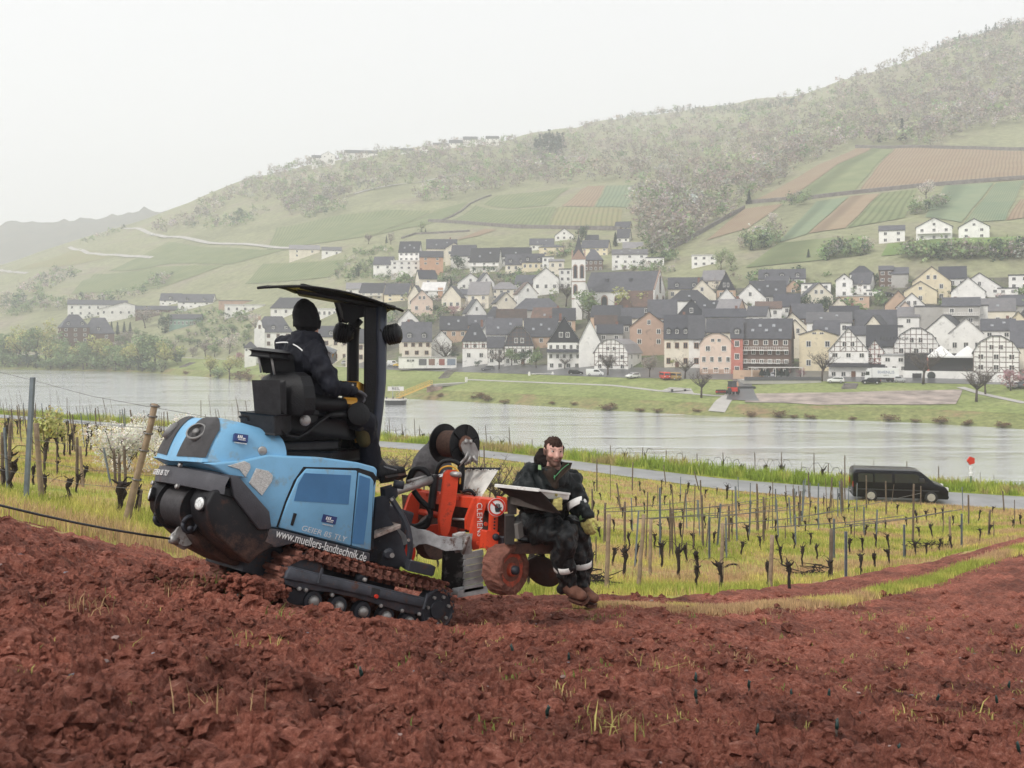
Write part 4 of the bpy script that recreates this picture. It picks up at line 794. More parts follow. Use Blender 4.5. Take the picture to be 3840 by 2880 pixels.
def landing():
 wl_=-19.0;D=252.0
 def W(u,v,D):x,y=v3(u,v);return at(x,y,D)
 D=19*F/(v3(0,1270)[1]-HY);c=W(208,1270,D)
 P=empty('landing_pontoon',(c.x,c.y,wl_));tag(P,'black and white landing pontoon floating under the REIL sign','pontoon')
 hw=(305-108)/2.458/F*D/2
 def hull(z0,z1,s0,s1):
  b=MB();n=10;pr=[(-1,0),(-.93,.75),(-.6,1),(.6,1),(.93,.75),(1,0),(.93,-.75),(.6,-1),(-.6,-1),(-.93,-.75)]
  b.add([(x*hw*s0,y*2.6*s0,z0)for x,y in pr]+[(x*hw*s1,y*2.6*s1,z1)for x,y in pr],[list(range(10))[::-1],list(range(10,20))]+[(i,(i+1)%10,10+(i+1)%10,10+i)for i in range(10)]);return b
 hull(-.5,1.2,.95,1.0).build('hull',m_dark,P);hull(1.205,1.5,1.02,1.03).build('deck_edge',WALL['w'],P);hull(1.51,1.54,1.0,1.0).build('deck',M('deck_wood',(.45,.4,.33),.8),P)
 for x in(-.8,-.2,.75):MB().lathe([(0,.12),(.5,.12),(.5,.2),(.6,.2)],(x*hw,-1.5,1.5),(0,0,1),8).build('bollard',m_dark,P)
 S=empty('place_name_sign',(c.x,c.y,wl_+1.5));tag(S,'white REIL place-name sign on two posts above the pontoon','sign')
 z1=W(0,1105,D).z-wl_-1.5;z0=W(0,1145,D).z-wl_-1.5;xl=(133-208)/2.458/F*D;xr=(281-208)/2.458/F*D
 MB().box((xl,-.06,z0),(xr,.06,z1)).build('board',m_frame,S)
 for u in(178,237):MB().box(((u-208)/2.458/F*D-.08,.07,0),((u-208)/2.458/F*D+.08,.2,z1+.3)).build('post',M('sign_post_grey',(.3,.32,.35),.5),S)
 text_obj('lettering','REIL',S,((xl+xr)/2,-.075,(z0+z1)/2),(z1-z0)*1.0,m_dark)
 yl=M('gangway_yellow',(.72,.48,.10),.6,var=.1);a=W(238,1222,D-1);a.z=wl_+1.7;b_=FA(*v3(545,1135));b=Vector((b_.x,b_.y,b_.z+1.5))
 G=empty('gangway',a);tag(G,'yellow railed gangway leading from pontoon to shore','gangway');d=b-a;L=d.length;s=Vector((-d.y,d.x,0)).normalized()*.8
 MB().tube([(0,0,0),d],.1,4).tube([s,d+s],.1,4).add([-s*.1,s*1.1,d+s*1.1,d-s*.1],[(0,1,2,3)]).build('walkway',yl,G)
 for side in(0,1):
  r=MB();o_=s*side
  for hh in(1.15,.6):r.tube([o_+Vector((0,0,hh)),d+o_+Vector((0,0,hh))],.07,4)
  for k in range(13):p=d*(k/12)+o_;r.tube([p,p+Vector((0,0,1.15))],.05,4)
  r.build('railing',yl,G,fix=False)
 e=FA(*v3(860,1065));Rm=empty('concrete_ramp',b);tag(Rm,'concrete approach ramp on a buttress at the landing stage','ramp')
 d2=e-b;s2=Vector((-d2.y,d2.x,0)).normalized()*1.4
 rm=MB();rm.add([-s2,s2,d2+s2,d2-s2,-s2-Vector((0,0,.6)),s2-Vector((0,0,.6)),d2+s2-Vector((0,0,.6)),d2-s2-Vector((0,0,.6))],[(0,1,2,3),(7,6,5,4),(0,4,5,1),(1,5,6,2),(2,6,7,3),(3,7,4,0)]);rm.build('deck',m_pale,Rm)
 MB().box((-1.5,-1.6,-6),(2.8,1.6,-.61)).build('buttress',M('pink_stone',(.34,.24,.2),.9,var=.3,scale=1),Rm)
 for k in(0.0,.8):
  q=W(850+k*16,1068,e.y);MB().box((q.x-b.x-.15,q.y-b.y-.15,q.z-b.z-1),(q.x-b.x+.15,q.y-b.y+.15,q.z-b.z+1.6)).build('white_post',m_frame,Rm)
landing()
def picnic():
 p=FA(*v2(952,1305));E=empty('table_tennis_table',p);tag(E,'pale stone table on a paved spot in the quay meadow','table')
 MB().box((-2.7,-.8,.75),(2.7,.8,.92)).build('table_top',m_pale,E)
 for x in(-1.8,1.4):MB().box((x,-.6,-.2),(x+.4,.6,.748)).build('leg',m_dark,E)
 p=FA(*v1(0,1095));x,y=v2(1960,1290);p=at(x,y,256);p.z=zfar(p.x,p.y)
 E=empty('beer_garden',p);tag(E,'riverside beer garden with long awning and folded black parasols','beer garden')
 MB().box((-9,-4,-.3),(10.5,5,.6)).build('floor_deck',m_pale,E);MB().box((-10,4,.61),(-2,4.4,2.9)).build('back_wall',WALL['p'],E)
 MB().box((-6.5,-.5,3.6),(7,3,3.75)).build('awning',M('awning_beige',(.55,.53,.5),.7),E)
 for x in(-6.3,-.2,6.6):MB().box((x,-.5,.6),(x+.12,-.38,3.6)).build('awning_post',m_frame,E)
 for x in(-3.2,-1.9,.6,1.8,3.0):MB().lathe([(0,.08),(.9,.1),(1.0,.75),(1.7,.7),(2.9,.1)],(x,.5+(x%1),.6),(0,0,1),9).build('folded_parasol',M('parasol_black',(.015,.025,.022),.7),E)
 for i in range(7):MB().box((-7+i*2.4,-3,.6),(-5.6+i*2.4,-2.2,1.35)).build('beer_table',M('bench_wood',(.35,.17,.09),.7),E)
 MB().box((-9,-4.12,.6),(10.5,-4.02,1.5)).build('fence',M('fence_wire',(.09,.09,.1),.6),E)
 for(reg,a,b,lab)in((v3,(650,1030),(745,955),'dark stone steps leading down the quay grass by the parked cars'),(v1,(665,1085),(690,1040),'short stone steps in the grass in front of the white truck'),(v5,(1520,725),(1610,685),'stone steps down the bank left of the driver')):
  p0=FA(*reg(*a));p1=FA(*reg(*b));S=empty('stone_steps',p0);tag(S,lab,'steps')
  for k in range(8):q=(p1-p0)*(k/8);zz=zfar(p0.x+q.x,p0.y+q.y)-p0.z;MB().box((q.x-1.6,q.y-.6,zz-.4),(q.x+1.6,q.y+.6,zz+.35)).build('step',m_wall,S)
picnic()
#  TREES
m_leaf=Mtint('foliage',0.75,0.25,0.8,0.25);m_bark=M('bark',(0.085,0.065,0.055),0.95,var=0.35,scale=4,bump=0.4,bscale=8)
def leafquads(P,N,size,r):
 """one small crossed leaf face at each point P, facing roughly N"""
 n=len(P);a=r.normal(size=(n,3));u=np.cross(N,a);u/=np.linalg.norm(u,axis=1)[:,None]+1e-9
 v=np.cross(N,u);v/=np.linalg.norm(v,axis=1)[:,None]+1e-9
 s=(size*r.uniform(0.6,1.4,n))[:,None];u=u*s;v=v*s*r.uniform(0.5,1.0,n)[:,None]
 V=np.stack([P-u,P-v*0.8,P+u,P+v],1).reshape(-1,3)
 return V,np.arange(4*n).reshape(-1,4)
TK={'willow':((0.46,0.46,0.19),.030,900,(.62,.36,.36)),'green':((0.25,0.33,0.16),.032,900,(.60,.38,.38)),'dark':((0.075,0.12,0.075),.032,900,(.56,.40,.42)),'pale':((0.34,0.40,0.22),.030,800,(.58,.34,.40)),'blossom':((0.66,0.60,0.54),.026,900,(.62,.40,.36)),'pink':((0.46,0.27,0.29),.028,900,(.60,.42,.36)),'tan':((0.35,0.305,0.265),.028,900,(.60,.38,.38)),'bare':((0.20,0.16,0.13),.010,260,(.62,.34,.36)),'conifer':((0.028,0.055,0.045),.040,700,None),'maybush':((0.82,0.79,0.71),.017,4600,(.54,.50,.46)),'shrub':((0.21,0.135,0.07),.05,500,(.48,.62,.46)),'bush':((0.22,0.30,0.14),.055,500,(.48,.6,.48))}
TM={}
def tree_meshes(kind,k):
 if(kind,k)in TM:return TM[(kind,k)]
 tint,ls,nl,cr=TK[kind];r=np.random.default_rng(hash((kind,k))%9999 if False else sum(map(ord,kind))*7+k);tr=MB()
 tips=[]
 if kind=='conifer':
  tr.tube([(0,0,-.03),(0,0,.5),(0,0,.97)],[.022,.014,.003],5)
  t=r.uniform(0,1,nl)**.75;h=.06+.94*(1-t);rad=.19*t+.012;a=r.uniform(0,6.283,nl);q=rad*np.sqrt(r.uniform(.35,1,nl))*(0.8+.35*np.sin(h*60))
  P=np.stack([q*np.cos(a),q*np.sin(a),1.0-.94*t-.06*q],1);N=np.stack([np.cos(a)*.6,np.sin(a)*.6,np.full(nl,.7)],1)
 else:
  zc,rx,rz=cr;trunk_h=max(.12,zc-rz*.75)
  lean=r.normal(0,.02,2);tr.tube([(0,0,-.04),(lean[0]*.5,lean[1]*.5,trunk_h*.6),(lean[0],lean[1],trunk_h+.08)],[.030,.022,.018],6)
  nb=9 if kind=='bare' else 6
  for i in range(nb):
   a=6.283*i/nb+r.uniform(-.3,.3);el=r.uniform(.5,1.15);L=rz*r.uniform(.9,1.35)
   p0=Vector((lean[0],lean[1],trunk_h*r.uniform(.75,1.1)));p1=p0+Vector((math.cos(a)*math.cos(el)*rx/rz,math.sin(a)*math.cos(el)*rx/rz,math.sin(el)))*L*.55
   p2=p1+Vector((math.cos(a+r.normal(0,.3))*rx*.5,math.sin(a+r.normal(0,.3))*rx*.5,L*.5))
   tr.tube([p0,p1,p2],[.014,.009,.004],4);tips+=[(p0,p1),(p1,p2)]
   if kind=='bare':
    for j in range(9):
     s=p0.lerp(p1,r.uniform(.4,1))if j<4 else p1.lerp(p2,r.uniform(0,.9));d=Vector((r.normal(),r.normal(),r.uniform(.3,1.4))).normalized()*r.uniform(.10,.22)
     tr.tube([s,s+d*.6,s+d+Vector((0,0,.03))],[.0045,.003,.0012],3)
     for m in range(3):
      s2=s+d*r.uniform(.3,.9);d2=Vector((r.normal(),r.normal(),r.uniform(.2,1.2))).normalized()*r.uniform(.05,.12);tr.tube([s2,s2+d2],[.0022,.001],3)
  lob=[(r.normal(0,rx*.42),r.normal(0,rx*.42),zc+r.normal(0,rz*.40),r.uniform(.30,.55))for _ in range(13)]+[(0,0,zc,.62)]
  w=np.array([q[3]**2 for q in lob]);idx=r.choice(len(lob),nl,p=w/w.sum());d=r.normal(size=(nl,3));d/=np.linalg.norm(d,axis=1)[:,None]
  rr=r.uniform(.25,1,nl)**.45;L=np.array(lob);P=L[idx,:3]+d*rr[:,None]*L[idx,3][:,None]*np.array([rx,rx,rz])
  P[:,2]=np.clip(P[:,2],.04,None);N=d+r.normal(0,.5,(nl,3))
 N/=np.linalg.norm(N,axis=1)[:,None]+1e-9
 V,Fq=leafquads(P,N,np.full(len(P),ls),r)
 clump=vnoise(P[:,0]*9+k,P[:,2]*9+P[:,1]*5,3);c=np.array(tint)[None]*(0.72+.56*clump+r.normal(0,.07,len(P)))[:,None]
 c=np.repeat(np.clip(c*(1+r.normal(0,.06,(len(P),3))),.01,.95),4,0)
 TM[(kind,k)]=(tr.mesh('trunk',m_bark,True,fix=False),mesh_np('crown',V,Fq,m_leaf,False,c));return TM[(kind,k)]
NM={'conifer':'conifer','bare':'bare_tree','shrub':'shrub','bush':'bush','blossom':'blossom_tree','pink':'cherry_tree','willow':'willow_tree'}
_tc=[0]
def tree(kind,p,h,wf,label,group=None):
 _tc[0]+=1;k=_tc[0]%4;tm,cm=tree_meshes(kind,k)
 E=empty(NM.get(kind,'leafy_tree'),p,(0,0,_tc[0]*1.7));E.scale=(h*wf,h*wf,h)
 tag(E,label,'shrub' if kind in('shrub','bush')else 'tree',group);link('trunk',tm,E);link('crown',cm,E);return E
def T(kind,reg,u,vb,vt,label,wf=1.0,D=None,group=None):
 x,yb=reg(u,vb);yt=reg(u,vt)[1]
 p=at(x,yb,D)if D else FA(x,yb)
 if D:p.z=max(p.z,zfar(p.x,p.y))if abs(p.z-zfar(p.x,p.y))<3 else zfar(p.x,p.y);
 h=max(1.0,(HY-yt)/F*p.y-p.z);tree(kind,p,h,wf,label,group)
LB='leafy trees along the left river bank'
for a in[('willow',230,690,350,'yellow-green willow with dark forked trunk on the left bank',1),('willow',385,685,350,'second yellow-green willow beside the dark brick villa',.9),('green',480,690,455,'green bank tree in front of the dark brick villa',1.2),('willow',830,705,445,'broad olive willow right of the dark brick villa',1.1),('green',1280,745,400,'large green tree leaning over the left bank',1.1),('willow',1150,745,500,'yellowish willow beside the large green bank tree',1),('green',100,690,450,'green tree near the left edge of the bank',1.1),('green',20,700,470,'green tree cut by the left edge of the picture',1.1),('tan',955,690,470,'tan budding tree above the pale bank bush',1),('tan',1205,400,215,'big tan budding tree by the open shed',1.2),('dark',1370,440,272,'dark green round tree left of the green wooden building',1.1),('tan',1040,590,395,'reddish brown tree between villa and green tree',.9),('blossom',1905,612,438,'white blossoming tree left of the headrest',1),('tan',1705,640,490,'thin olive tree in the gardens left of the driver',1.1),('willow',1745,805,620,'rounded willow at the water left of the driver',1.1),('willow',1905,835,618,'bright yellow-green willow at the water left of the seat',1.2),('pink',1990,692,592,'pink cherry tree left of the seat',1.3),('pink',2090,692,590,'pink cherry tree touching the seat back',1.3),('blossom',2120,440,265,'pale blossoming tree above the stepped gable',1.3)]:
 T(a[0],v5,a[1],a[2],a[3],a[4],a[5],None,LB)
for u,vb,vt,k in[(150,720,590,'bush'),(300,735,600,'dark'),(420,740,610,'bush'),(580,745,590,'bush'),(690,745,560,'green'),(780,745,600,'bush'),(870,745,610,'bush'),(960,750,560,'pale'),(1060,750,600,'bush'),(1180,760,600,'dark'),(1260,765,640,'bush'),(1340,770,640,'pale'),(1470,705,605,'dark'),(40,720,600,'bush'),(230,730,610,'dark'),(520,745,620,'bush'),(1810,830,720,'bush'),(1990,860,730,'shrub'),(2060,860,770,'shrub'),(1540,790,745,'shrub'),(2200,870,780,'shrub')]:
 T(k,v5,u,vb,vt,'bushy growth at the waterline of the left bank',1.3,None,'bushes at the waterline of the left bank')
for u in(885,925,975,1030,1080):T('conifer',v5,u,455,345+u%7,'dark conifer in the row right of the dark brick villa',1.1,None,'conifer row by the villa')
for u,vb,vt,k in[(60,660,400,'green'),(160,700,420,'willow'),(300,700,400,'green'),(430,700,480,'willow'),(560,705,500,'green'),(640,710,520,'willow'),(720,715,510,'green'),(900,715,480,'willow'),(990,720,500,'green'),(1080,730,520,'willow'),(1220,740,450,'green'),(1370,740,480,'willow'),(1010,600,430,'green'),(1500,680,560,'green'),(1600,640,540,'tan'),(1780,640,520,'green'),(-60,680,430,'green'),(-160,690,440,'willow'),(1420,620,490,'tan'),(1300,600,440,'pale')]:
 T(k,v5,u,vb,vt,'leafy spring tree in the dense belt along the left bank',1.2,None,'tree belt along the left bank')
for u,vb,vt in[(1560,460,400),(1620,465,415),(1830,420,360),(1930,440,350),(1660,420,330),(1760,500,440),(2040,500,410),(1570,540,470),(1480,520,440),(700,300,240),(800,290,235),(2060,430,350),(1200,480,420),(1130,470,400)]:
 T('green' if u%3 else 'pale',v5,u,vb,vt,'garden tree between the scattered houses of the left bank',1.2,None,'garden trees of the left bank')
QB='bare trees along the quay'
for reg,u,vb,vt,lab in[(v3,660,938,600,'tall bare tree in front of the garage row'),(v3,1160,962,720,'bare tree before the low half-timbered wing'),(v3,2165,1002,790,'bare quay tree beside the white van'),(v2,218,1132,850,'bare tree in front of the white half-timbered corner house'),(v2,1018,1168,890,'bare tree in front of the three-dormer townhouse'),(v2,1188,1366,1010,'lone bare tree on the quay meadow'),(v2,2088,1160,930,'bare tree at the right end of the brown hotel'),(v1,425,1022,690,'bare tree before the yellow gable house'),(v1,1320,1042,650,'dark bare tree before the hotel terrace'),(v1,1790,1200,830,'reddish bare tree on the right meadow'),(v1,1872,1135,850,'bare tree beside the reddish meadow tree'),(v4,1515,650,440,'tall bare tree left of the church tower'),(v3,1760,950,790,'bare tree before the tall white inn')]:
 T('bare',reg,u,vb,vt,lab,1.25,None,QB)
T('tan',v2,652,1152,885,'olive budding tree by the quay kiosk',1.0);T('dark',v3,1390,905,765,'trimmed dark tree before the gambrel barn',1.3,309);T('green',v3,1500,935,760,'trimmed green tree right of the gambrel barn',1.1,307);T('green',v3,1275,905,755,'trimmed tree left of the gambrel barn door',1.3,309)
T('dark',v3,735,850,775,'dark shrub on the garage roof',1.6,326);T('dark',v3,965,925,860,'clipped dark bush by the red-timbered house',1.2,318);T('willow',v2,888,1030,955,'bright yellow-green bush before the townhouse',1.1,283)
T('green',v4,1672,645,533,'round green tree before the church nave',1.3,362);T('willow',v2,400,395,178,'yellow-green tree before the church nave',1.3,362);T('dark',v1,447,332,255,'clipped dark green globe tree in the upper right lane',1.1,350);T('dark',v1,262,288,230,'small dark evergreen beside the white cube house',1.2,352)
T('bush',v1,622,318,275,'green hedge bush before the low garage',1.8,345);T('willow',v1,1692,712,655,'bright green bush below the modern apartment block',1.6,290);T('green',v1,1612,712,672,'smaller green bush below the modern apartment block',1.6,290);T('green',v1,1792,762,708,'green bush right of the modern apartment block',1.5,282)
T('pink',v1,245,1005,890,'small pink tree by the beer garden',1.0);T('pink',v1,2095,1105,890,'pink cherry tree at the right quay end',1.2);T('pink',v1,2192,1065,925,'pink cherry tree at the right edge of the quay',1.2)
for kind,u,vb,vt,lab,wf in[('conifer',995,618,545,'dark cypress beside the cream hipped villa',1),('conifer',1245,572,495,'left one of two dark cypresses',.8),('conifer',1278,572,495,'right one of two dark cypresses',.8),('dark',770,402,285,'large blue-green spruce in the upper row gardens',1.1),('dark',1622,202,72,'big dark pine above the village',1.1),('conifer',1857,232,130,'dark spruce right of the big pine',1.3),('conifer',545,142,103,'small cypress in the hillside cemetery',1.2),('conifer',275,207,153,'lone cypress left of the upper row',1.0),('pale',518,132,48,'pale round tree by the hillside cemetery',1.1),('conifer',722,565,455,'blue spruce beside the white modern house',1.4),('pink',740,712,632,'pink cherry tree above the slate roofs',1.6),('blossom',850,705,612,'white blossom tree among the pink cherry trees',1.5),('blossom',920,700,610,'second white blossom tree above the slate roofs',1.5),('pink',1090,668,582,'pink cherry tree below the cream villa',1.6),('pink',930,640,578,'faded pink cherry tree behind the white blossoms',1.6),('tan',150,215,135,'bare brownish tree left of the lone cypress',1.1),('tan',305,215,140,'bare brownish tree right of the lone cypress',1.1),('conifer',2110,280,205,'dark spruce above the low flat-roofed house',1.2),('dark',85,440,335,'purple-brown poplar pair at the left of the upper row',.8),('pale',125,440,330,'pale poplar at the left of the upper row',.8)]:
 T(kind,v4,u,vb,vt,lab,wf)
for kind,u,vb,vt,lab,wf in[('conifer',1378,207,143,'small dark fir above the pinkish vineyard plot',1.3),('conifer',1510,197,68,'tall dark fir above the pinkish vineyard plot',1.2),('dark',1668,132,52,'dark clump of firs right of the tall fir',1.3),('conifer',628,562,478,'dark fir at the end of the terrace wall',1.2),('conifer',970,872,820,'small fir on the grass above the village',1.3),('conifer',1065,872,798,'fir beside the blossoming hedge',1.3),('conifer',642,832,768,'small fir left of the green field',1.2),('blossom',1650,545,425,'white blossom tree on the terrace wall',1.2),('blossom',760,692,606,'white blossom tree below the terrace wall',1.2),('blossom',1180,855,768,'pale blossom tree left of the three white houses',1.4),('blossom',1290,845,752,'large pale blossom tree left of the three white houses',1.5),('pale',467,942,812,'pale green poplar by the white cube house',.9),('pale',525,947,828,'second pale green poplar by the white cube house',.9)]:
 T(kind,v6,u,vb,vt,lab,wf)
for i,(reg,u,vb,vt)in enumerate([(v3,985,1222,1150),(v3,1060,1240,1175),(v3,1210,1268,1215),(v3,1650,1290,1240),(v3,1850,1300,1245),(v3,2150,1330,1270),(v2,240,1500,1400),(v2,560,1510,1450),(v2,740,1520,1460),(v2,1150,1525,1475),(v2,1700,1565,1490),(v2,2150,1590,1520),(v1,60,1355,1260),(v1,330,1370,1290),(v1,1020,1400,1290),(v1,1480,1410,1310),(v1,1720,1420,1345),(v1,2020,1430,1350),(v1,1250,1405,1340),(v1,700,1385,1330),(v3,620,1215,1160),(v3,920,1225,1180)]):
 T('shrub',reg,u,vb,vt,'yellow-brown shrub hanging over the far waterline',1.8,None,'shrubs at the far waterline')
def bush_mass(name,spots,kinds,label,cat,hmin,hmax,seed=3):
 r=np.random.default_rng(seed);VV=[];FF=[];CC=[];b=0
 for(x,y,z)in spots:
  k=kinds[r.integers(len(kinds))];_,cm=tree_meshes(k,int(r.integers(4)));n=len(cm.vertices)
  if(k,id(cm))not in _cache:
   v=np.zeros(n*3,np.float32);cm.vertices.foreach_get('co',v);c=np.zeros(n*4,np.float32);cm.color_attributes['tint'].data.foreach_get('color',c);_cache[(k,id(cm))]=(v.reshape(-1,4,3),c.reshape(-1,4,4)[:,:,:3])
  v,c=_cache[(k,id(cm))];m=r.choice(len(v),min(len(v),LOD[0]),replace=False);v=v[m];c=c[m]
  h=r.uniform(hmin,hmax)*(1.15 if k=='conifer' else 1);a=r.uniform(0,6.28);ca,sa=math.cos(a),math.sin(a);w=h*r.uniform(.9,1.35)*(LOD[1]if k!='conifer' else 1)
  ctr=v.mean(1,keepdims=True);v=ctr+(v-ctr)*LOD[2]
  q=np.stack([(v[...,0]*ca-v[...,1]*sa)*w+x,(v[...,0]*sa+v[...,1]*ca)*w+y,v[...,2]*h+z],-1)
  VV.append(q.reshape(-1,3));CC.append((c*(.8 if k=='blossom' else 1)*r.uniform(.8,1.2)*(1+r.normal(0,.04,3))).reshape(-1,3));FF.append(np.arange(len(q)*4).reshape(-1,4)+b);b+=len(q)*4
 o=link(name,mesh_np(name,np.concatenate(VV),np.concatenate(FF),m_leaf,False,np.concatenate(CC)));tag(o,label,cat,None,'stuff');return o
_cache={};LOD=[64,1.0,2.3]
def in_poly(x,y,poly):
 c=False;n=len(poly)
 for i in range(n):
  (x1,y1),(x2,y2)=poly[i],poly[i-1]
  if(y1>y)!=(y2>y)and x<(x2-x1)*(y-y1)/(y2-y1)+x1:c=not c
 return c
def scatter(poly,sx,sy,seed,jitter=.5):
 r=np.random.default_rng(seed);out=[];xs=[p[0]for p in poly];ys=[p[1]for p in poly]
 y=min(ys)
 while y<max(ys):
  x=min(xs)+r.uniform(0,sx)
  while x<max(xs):
   px=x+r.normal(0,sx*jitter);py=y+r.normal(0,sy*jitter)
   if in_poly(px,py,poly):p=FA(px,py);out.append((p.x,p.y,p.z-.5))
   x+=sx
  y+=sy
 return out
W1=[v7(*q)for q in[(-700,690),(-520,600),(-300,480),(-100,350),(60,280),(300,225),(700,195),(1150,140),(1500,120),(1640,110),(1700,300),(1500,420),(1280,440),(900,500),(880,460),(1100,340),(800,385),(500,450),(300,560),(160,600),(60,500),(-200,480),(-400,640)]]
bush_mass('hill_wood',scatter(W1,18,12,1),['tan','tan','tan','tan','tan','green','pale','pale','tan','bare','tan','blossom'],'hazy budding wood on the slope under the ridge houses','wood',5,14,5)
W2=[(1960,560),(2130,500),(2300,455),(2500,415),(2750,405),(3000,365),(3250,285),(3500,185),(3840,95),(4300,-10),(4700,-60),(4700,480),(3840,470),(3640,500),(3500,560),(3200,545),(3000,640),(2820,750),(2720,830),(2520,945),(2480,960),(2400,900),(2370,800),(2400,700),(2200,690),(2050,700),(1950,660)]
bush_mass('valley_wood',scatter(W2,22,13.5,2),['tan','tan','tan','tan','tan','tan','pale','green','bare','tan','bare','tan','tan','blossom'],'hazy wood with white blossom trees filling the side valley and right hill','wood',5,16,6)
R1=[(2270,470),(2500,432),(2800,425),(2980,400),(2990,375),(2750,402),(2500,410),(2290,448)];R2=[(3480,205),(3840,112),(4600,-20),(4600,-60),(3840,84),(3480,180)]
bush_mass('ridge_firs',scatter(R1,11,8,4)+scatter(R2,14,10,5),['conifer','dark','tan','dark'],'row of dark firs along the far skyline ridge','wood',4,9,7)
G=[]
for poly,sx,sy in[([v7(*q)for q in[(1560,230),(1640,150),(1760,150),(1740,215)]],12,9)]:G+=scatter(poly,sx,sy,8)
bush_mass('fir_plantation',G,['conifer'],'small dark fir plantation on the slope right of the ridge hotel','wood',12,17,8)
G=[]
for poly,sx,sy in[([v8(*q)for q in[(90,640),(330,480),(470,530),(250,660)]],15,11),([v8(*q)for q in[(1120,260),(1300,180),(1600,130),(1420,250)]],15,11),([v8(*q)for q in[(780,640),(900,560),(1040,520),(980,600)]],15,11),([v8(*q)for q in[(0,780),(0,660),(400,690),(700,655),(900,630),(700,690),(300,740)]],16,11),([v8(*q)for q in[(430,350),(600,300),(740,245),(700,280),(500,345)]],14,10),([v8(*q)for q in[(1780,200),(1900,140),(2100,80),(2050,150)]],16,11),([v6(*q)for q in[(560,830),(700,740),(860,760),(700,840)]],14,10),([v6(*q)for q in[(800,590),(850,545),(980,530),(960,570)]],13,9),([v6(*q)for q in[(0,750),(0,560),(200,560),(420,590),(180,830),(60,860)]],16,12),([v6(*q)for q in[(1520,640),(1600,590),(1760,560),(1740,600)]],14,10),([v6(*q)for q in[(1400,890),(1700,860),(2260,850),(2260,890),(1700,900)]],13,9),([v6(*q)for q in[(1000,900),(1100,860),(1330,830),(1330,860)]],13,8)]:G+=scatter(poly,sx,sy,9)
bush_mass('hedgerow_copses',G,['tan','green','green','dark','pale','blossom'],'scrubby hedges and copses between the hillside plots','hedges',4,9,9)
G=[]
for poly,sx,sy in[([v4(*q)for q in[(-150,470),(0,300),(310,400),(500,400),(860,420),(1400,420),(1480,520),(1400,560),(1000,530),(760,640),(450,640),(200,470)]],18,11),([v4(*q)for q in[(1800,400),(2200,370),(2300,420),(2160,430)]],16,10),([v4(*q)for q in[(0,270),(180,260),(320,240),(340,300),(60,290)]],16,10),([v5(*q)for q in[(480,350),(900,300),(1400,260),(2150,260),(2150,340),(1700,400),(1300,330),(900,330)]],20,12),([v5(*q)for q in[(1500,520),(1700,430),(2100,400),(2100,640),(1750,620)]],22,14),([v2(-400,300),v2(800,150),v2(2200,60),v1(2200,240),v1(2200,640),v1(600,560),v2(600,600),v3(900,560),v3(900,420)],52,34),([v3(*q)for q in[(100,470),(420,380),(700,420),(620,540),(240,560)]],22,14),([v1(*q)for q in[(850,380),(990,300),(1000,390)]],18,12),([v4(*q)for q in[(1300,330),(1560,200),(1620,240),(1500,330)]],15,9),([v4(*q)for q in[(2000,330),(2080,150),(2250,200),(2300,350)]],15,9)]:G+=scatter(poly,sx,sy,10)
bush_mass('garden_bushes',G,['green','dark','bush','tan','pale','blossom'],'garden bushes and small trees filling the gaps between village houses','bushes',2.0,5.0,10)
#  VEHICLES
m_tyre=M('tyre_rubber',(0.018,0.018,0.019),0.8,var=0.2);m_glass=M('car_glass',(0.02,0.024,0.03),0.06,var=0.1,spec=0.7);m_rim=M('rim_silver',(0.55,0.55,0.56),0.35,0.6);m_lamp=M('lamp_clear',(0.75,0.75,0.72),0.15,spec=0.7);m_tail=M('lamp_red',(0.5,0.02,0.015),0.2)
CARP={'hatch':([(-.5,.22),(-.5,.55),(-.46,.68),(-.36,.98),(-.1,1.0),(.1,.98),(.27,.70),(.44,.60),(.5,.48),(.5,.22)],[(-.40,.66),(-.33,.92),(.08,.93),(.22,.70)],1.48),'wagon':([(-.5,.22),(-.5,.60),(-.45,.92),(-.38,1.0),(.08,1.0),(.25,.70),(.45,.60),(.5,.46),(.5,.22)],[(-.43,.66),(-.38,.92),(.06,.93),(.20,.70)],1.50),'van':([(-.5,.14),(-.5,.90),(-.47,1.0),(.16,1.0),(.22,.96),(.36,.62),(.47,.52),(.5,.40),(.5,.14)],[(-.06,.62),(-.06,.90),(.17,.90),(.30,.62)],1.95),'sport':([(-.5,.26),(-.5,.62),(-.40,.76),(-.2,1.0),(.05,1.0),(.2,.74),(.46,.58),(.5,.45),(.5,.26)],[(-.26,.74),(-.16,.93),(.03,.93),(.14,.74)],1.28),'bus':([(-.5,.14),(-.5,.94),(-.46,1.0),(.42,1.0),(.47,.9),(.5,.55),(.5,.14)],[(-.44,.60),(-.44,.88),(.42,.88),(.45,.60)],2.0)}
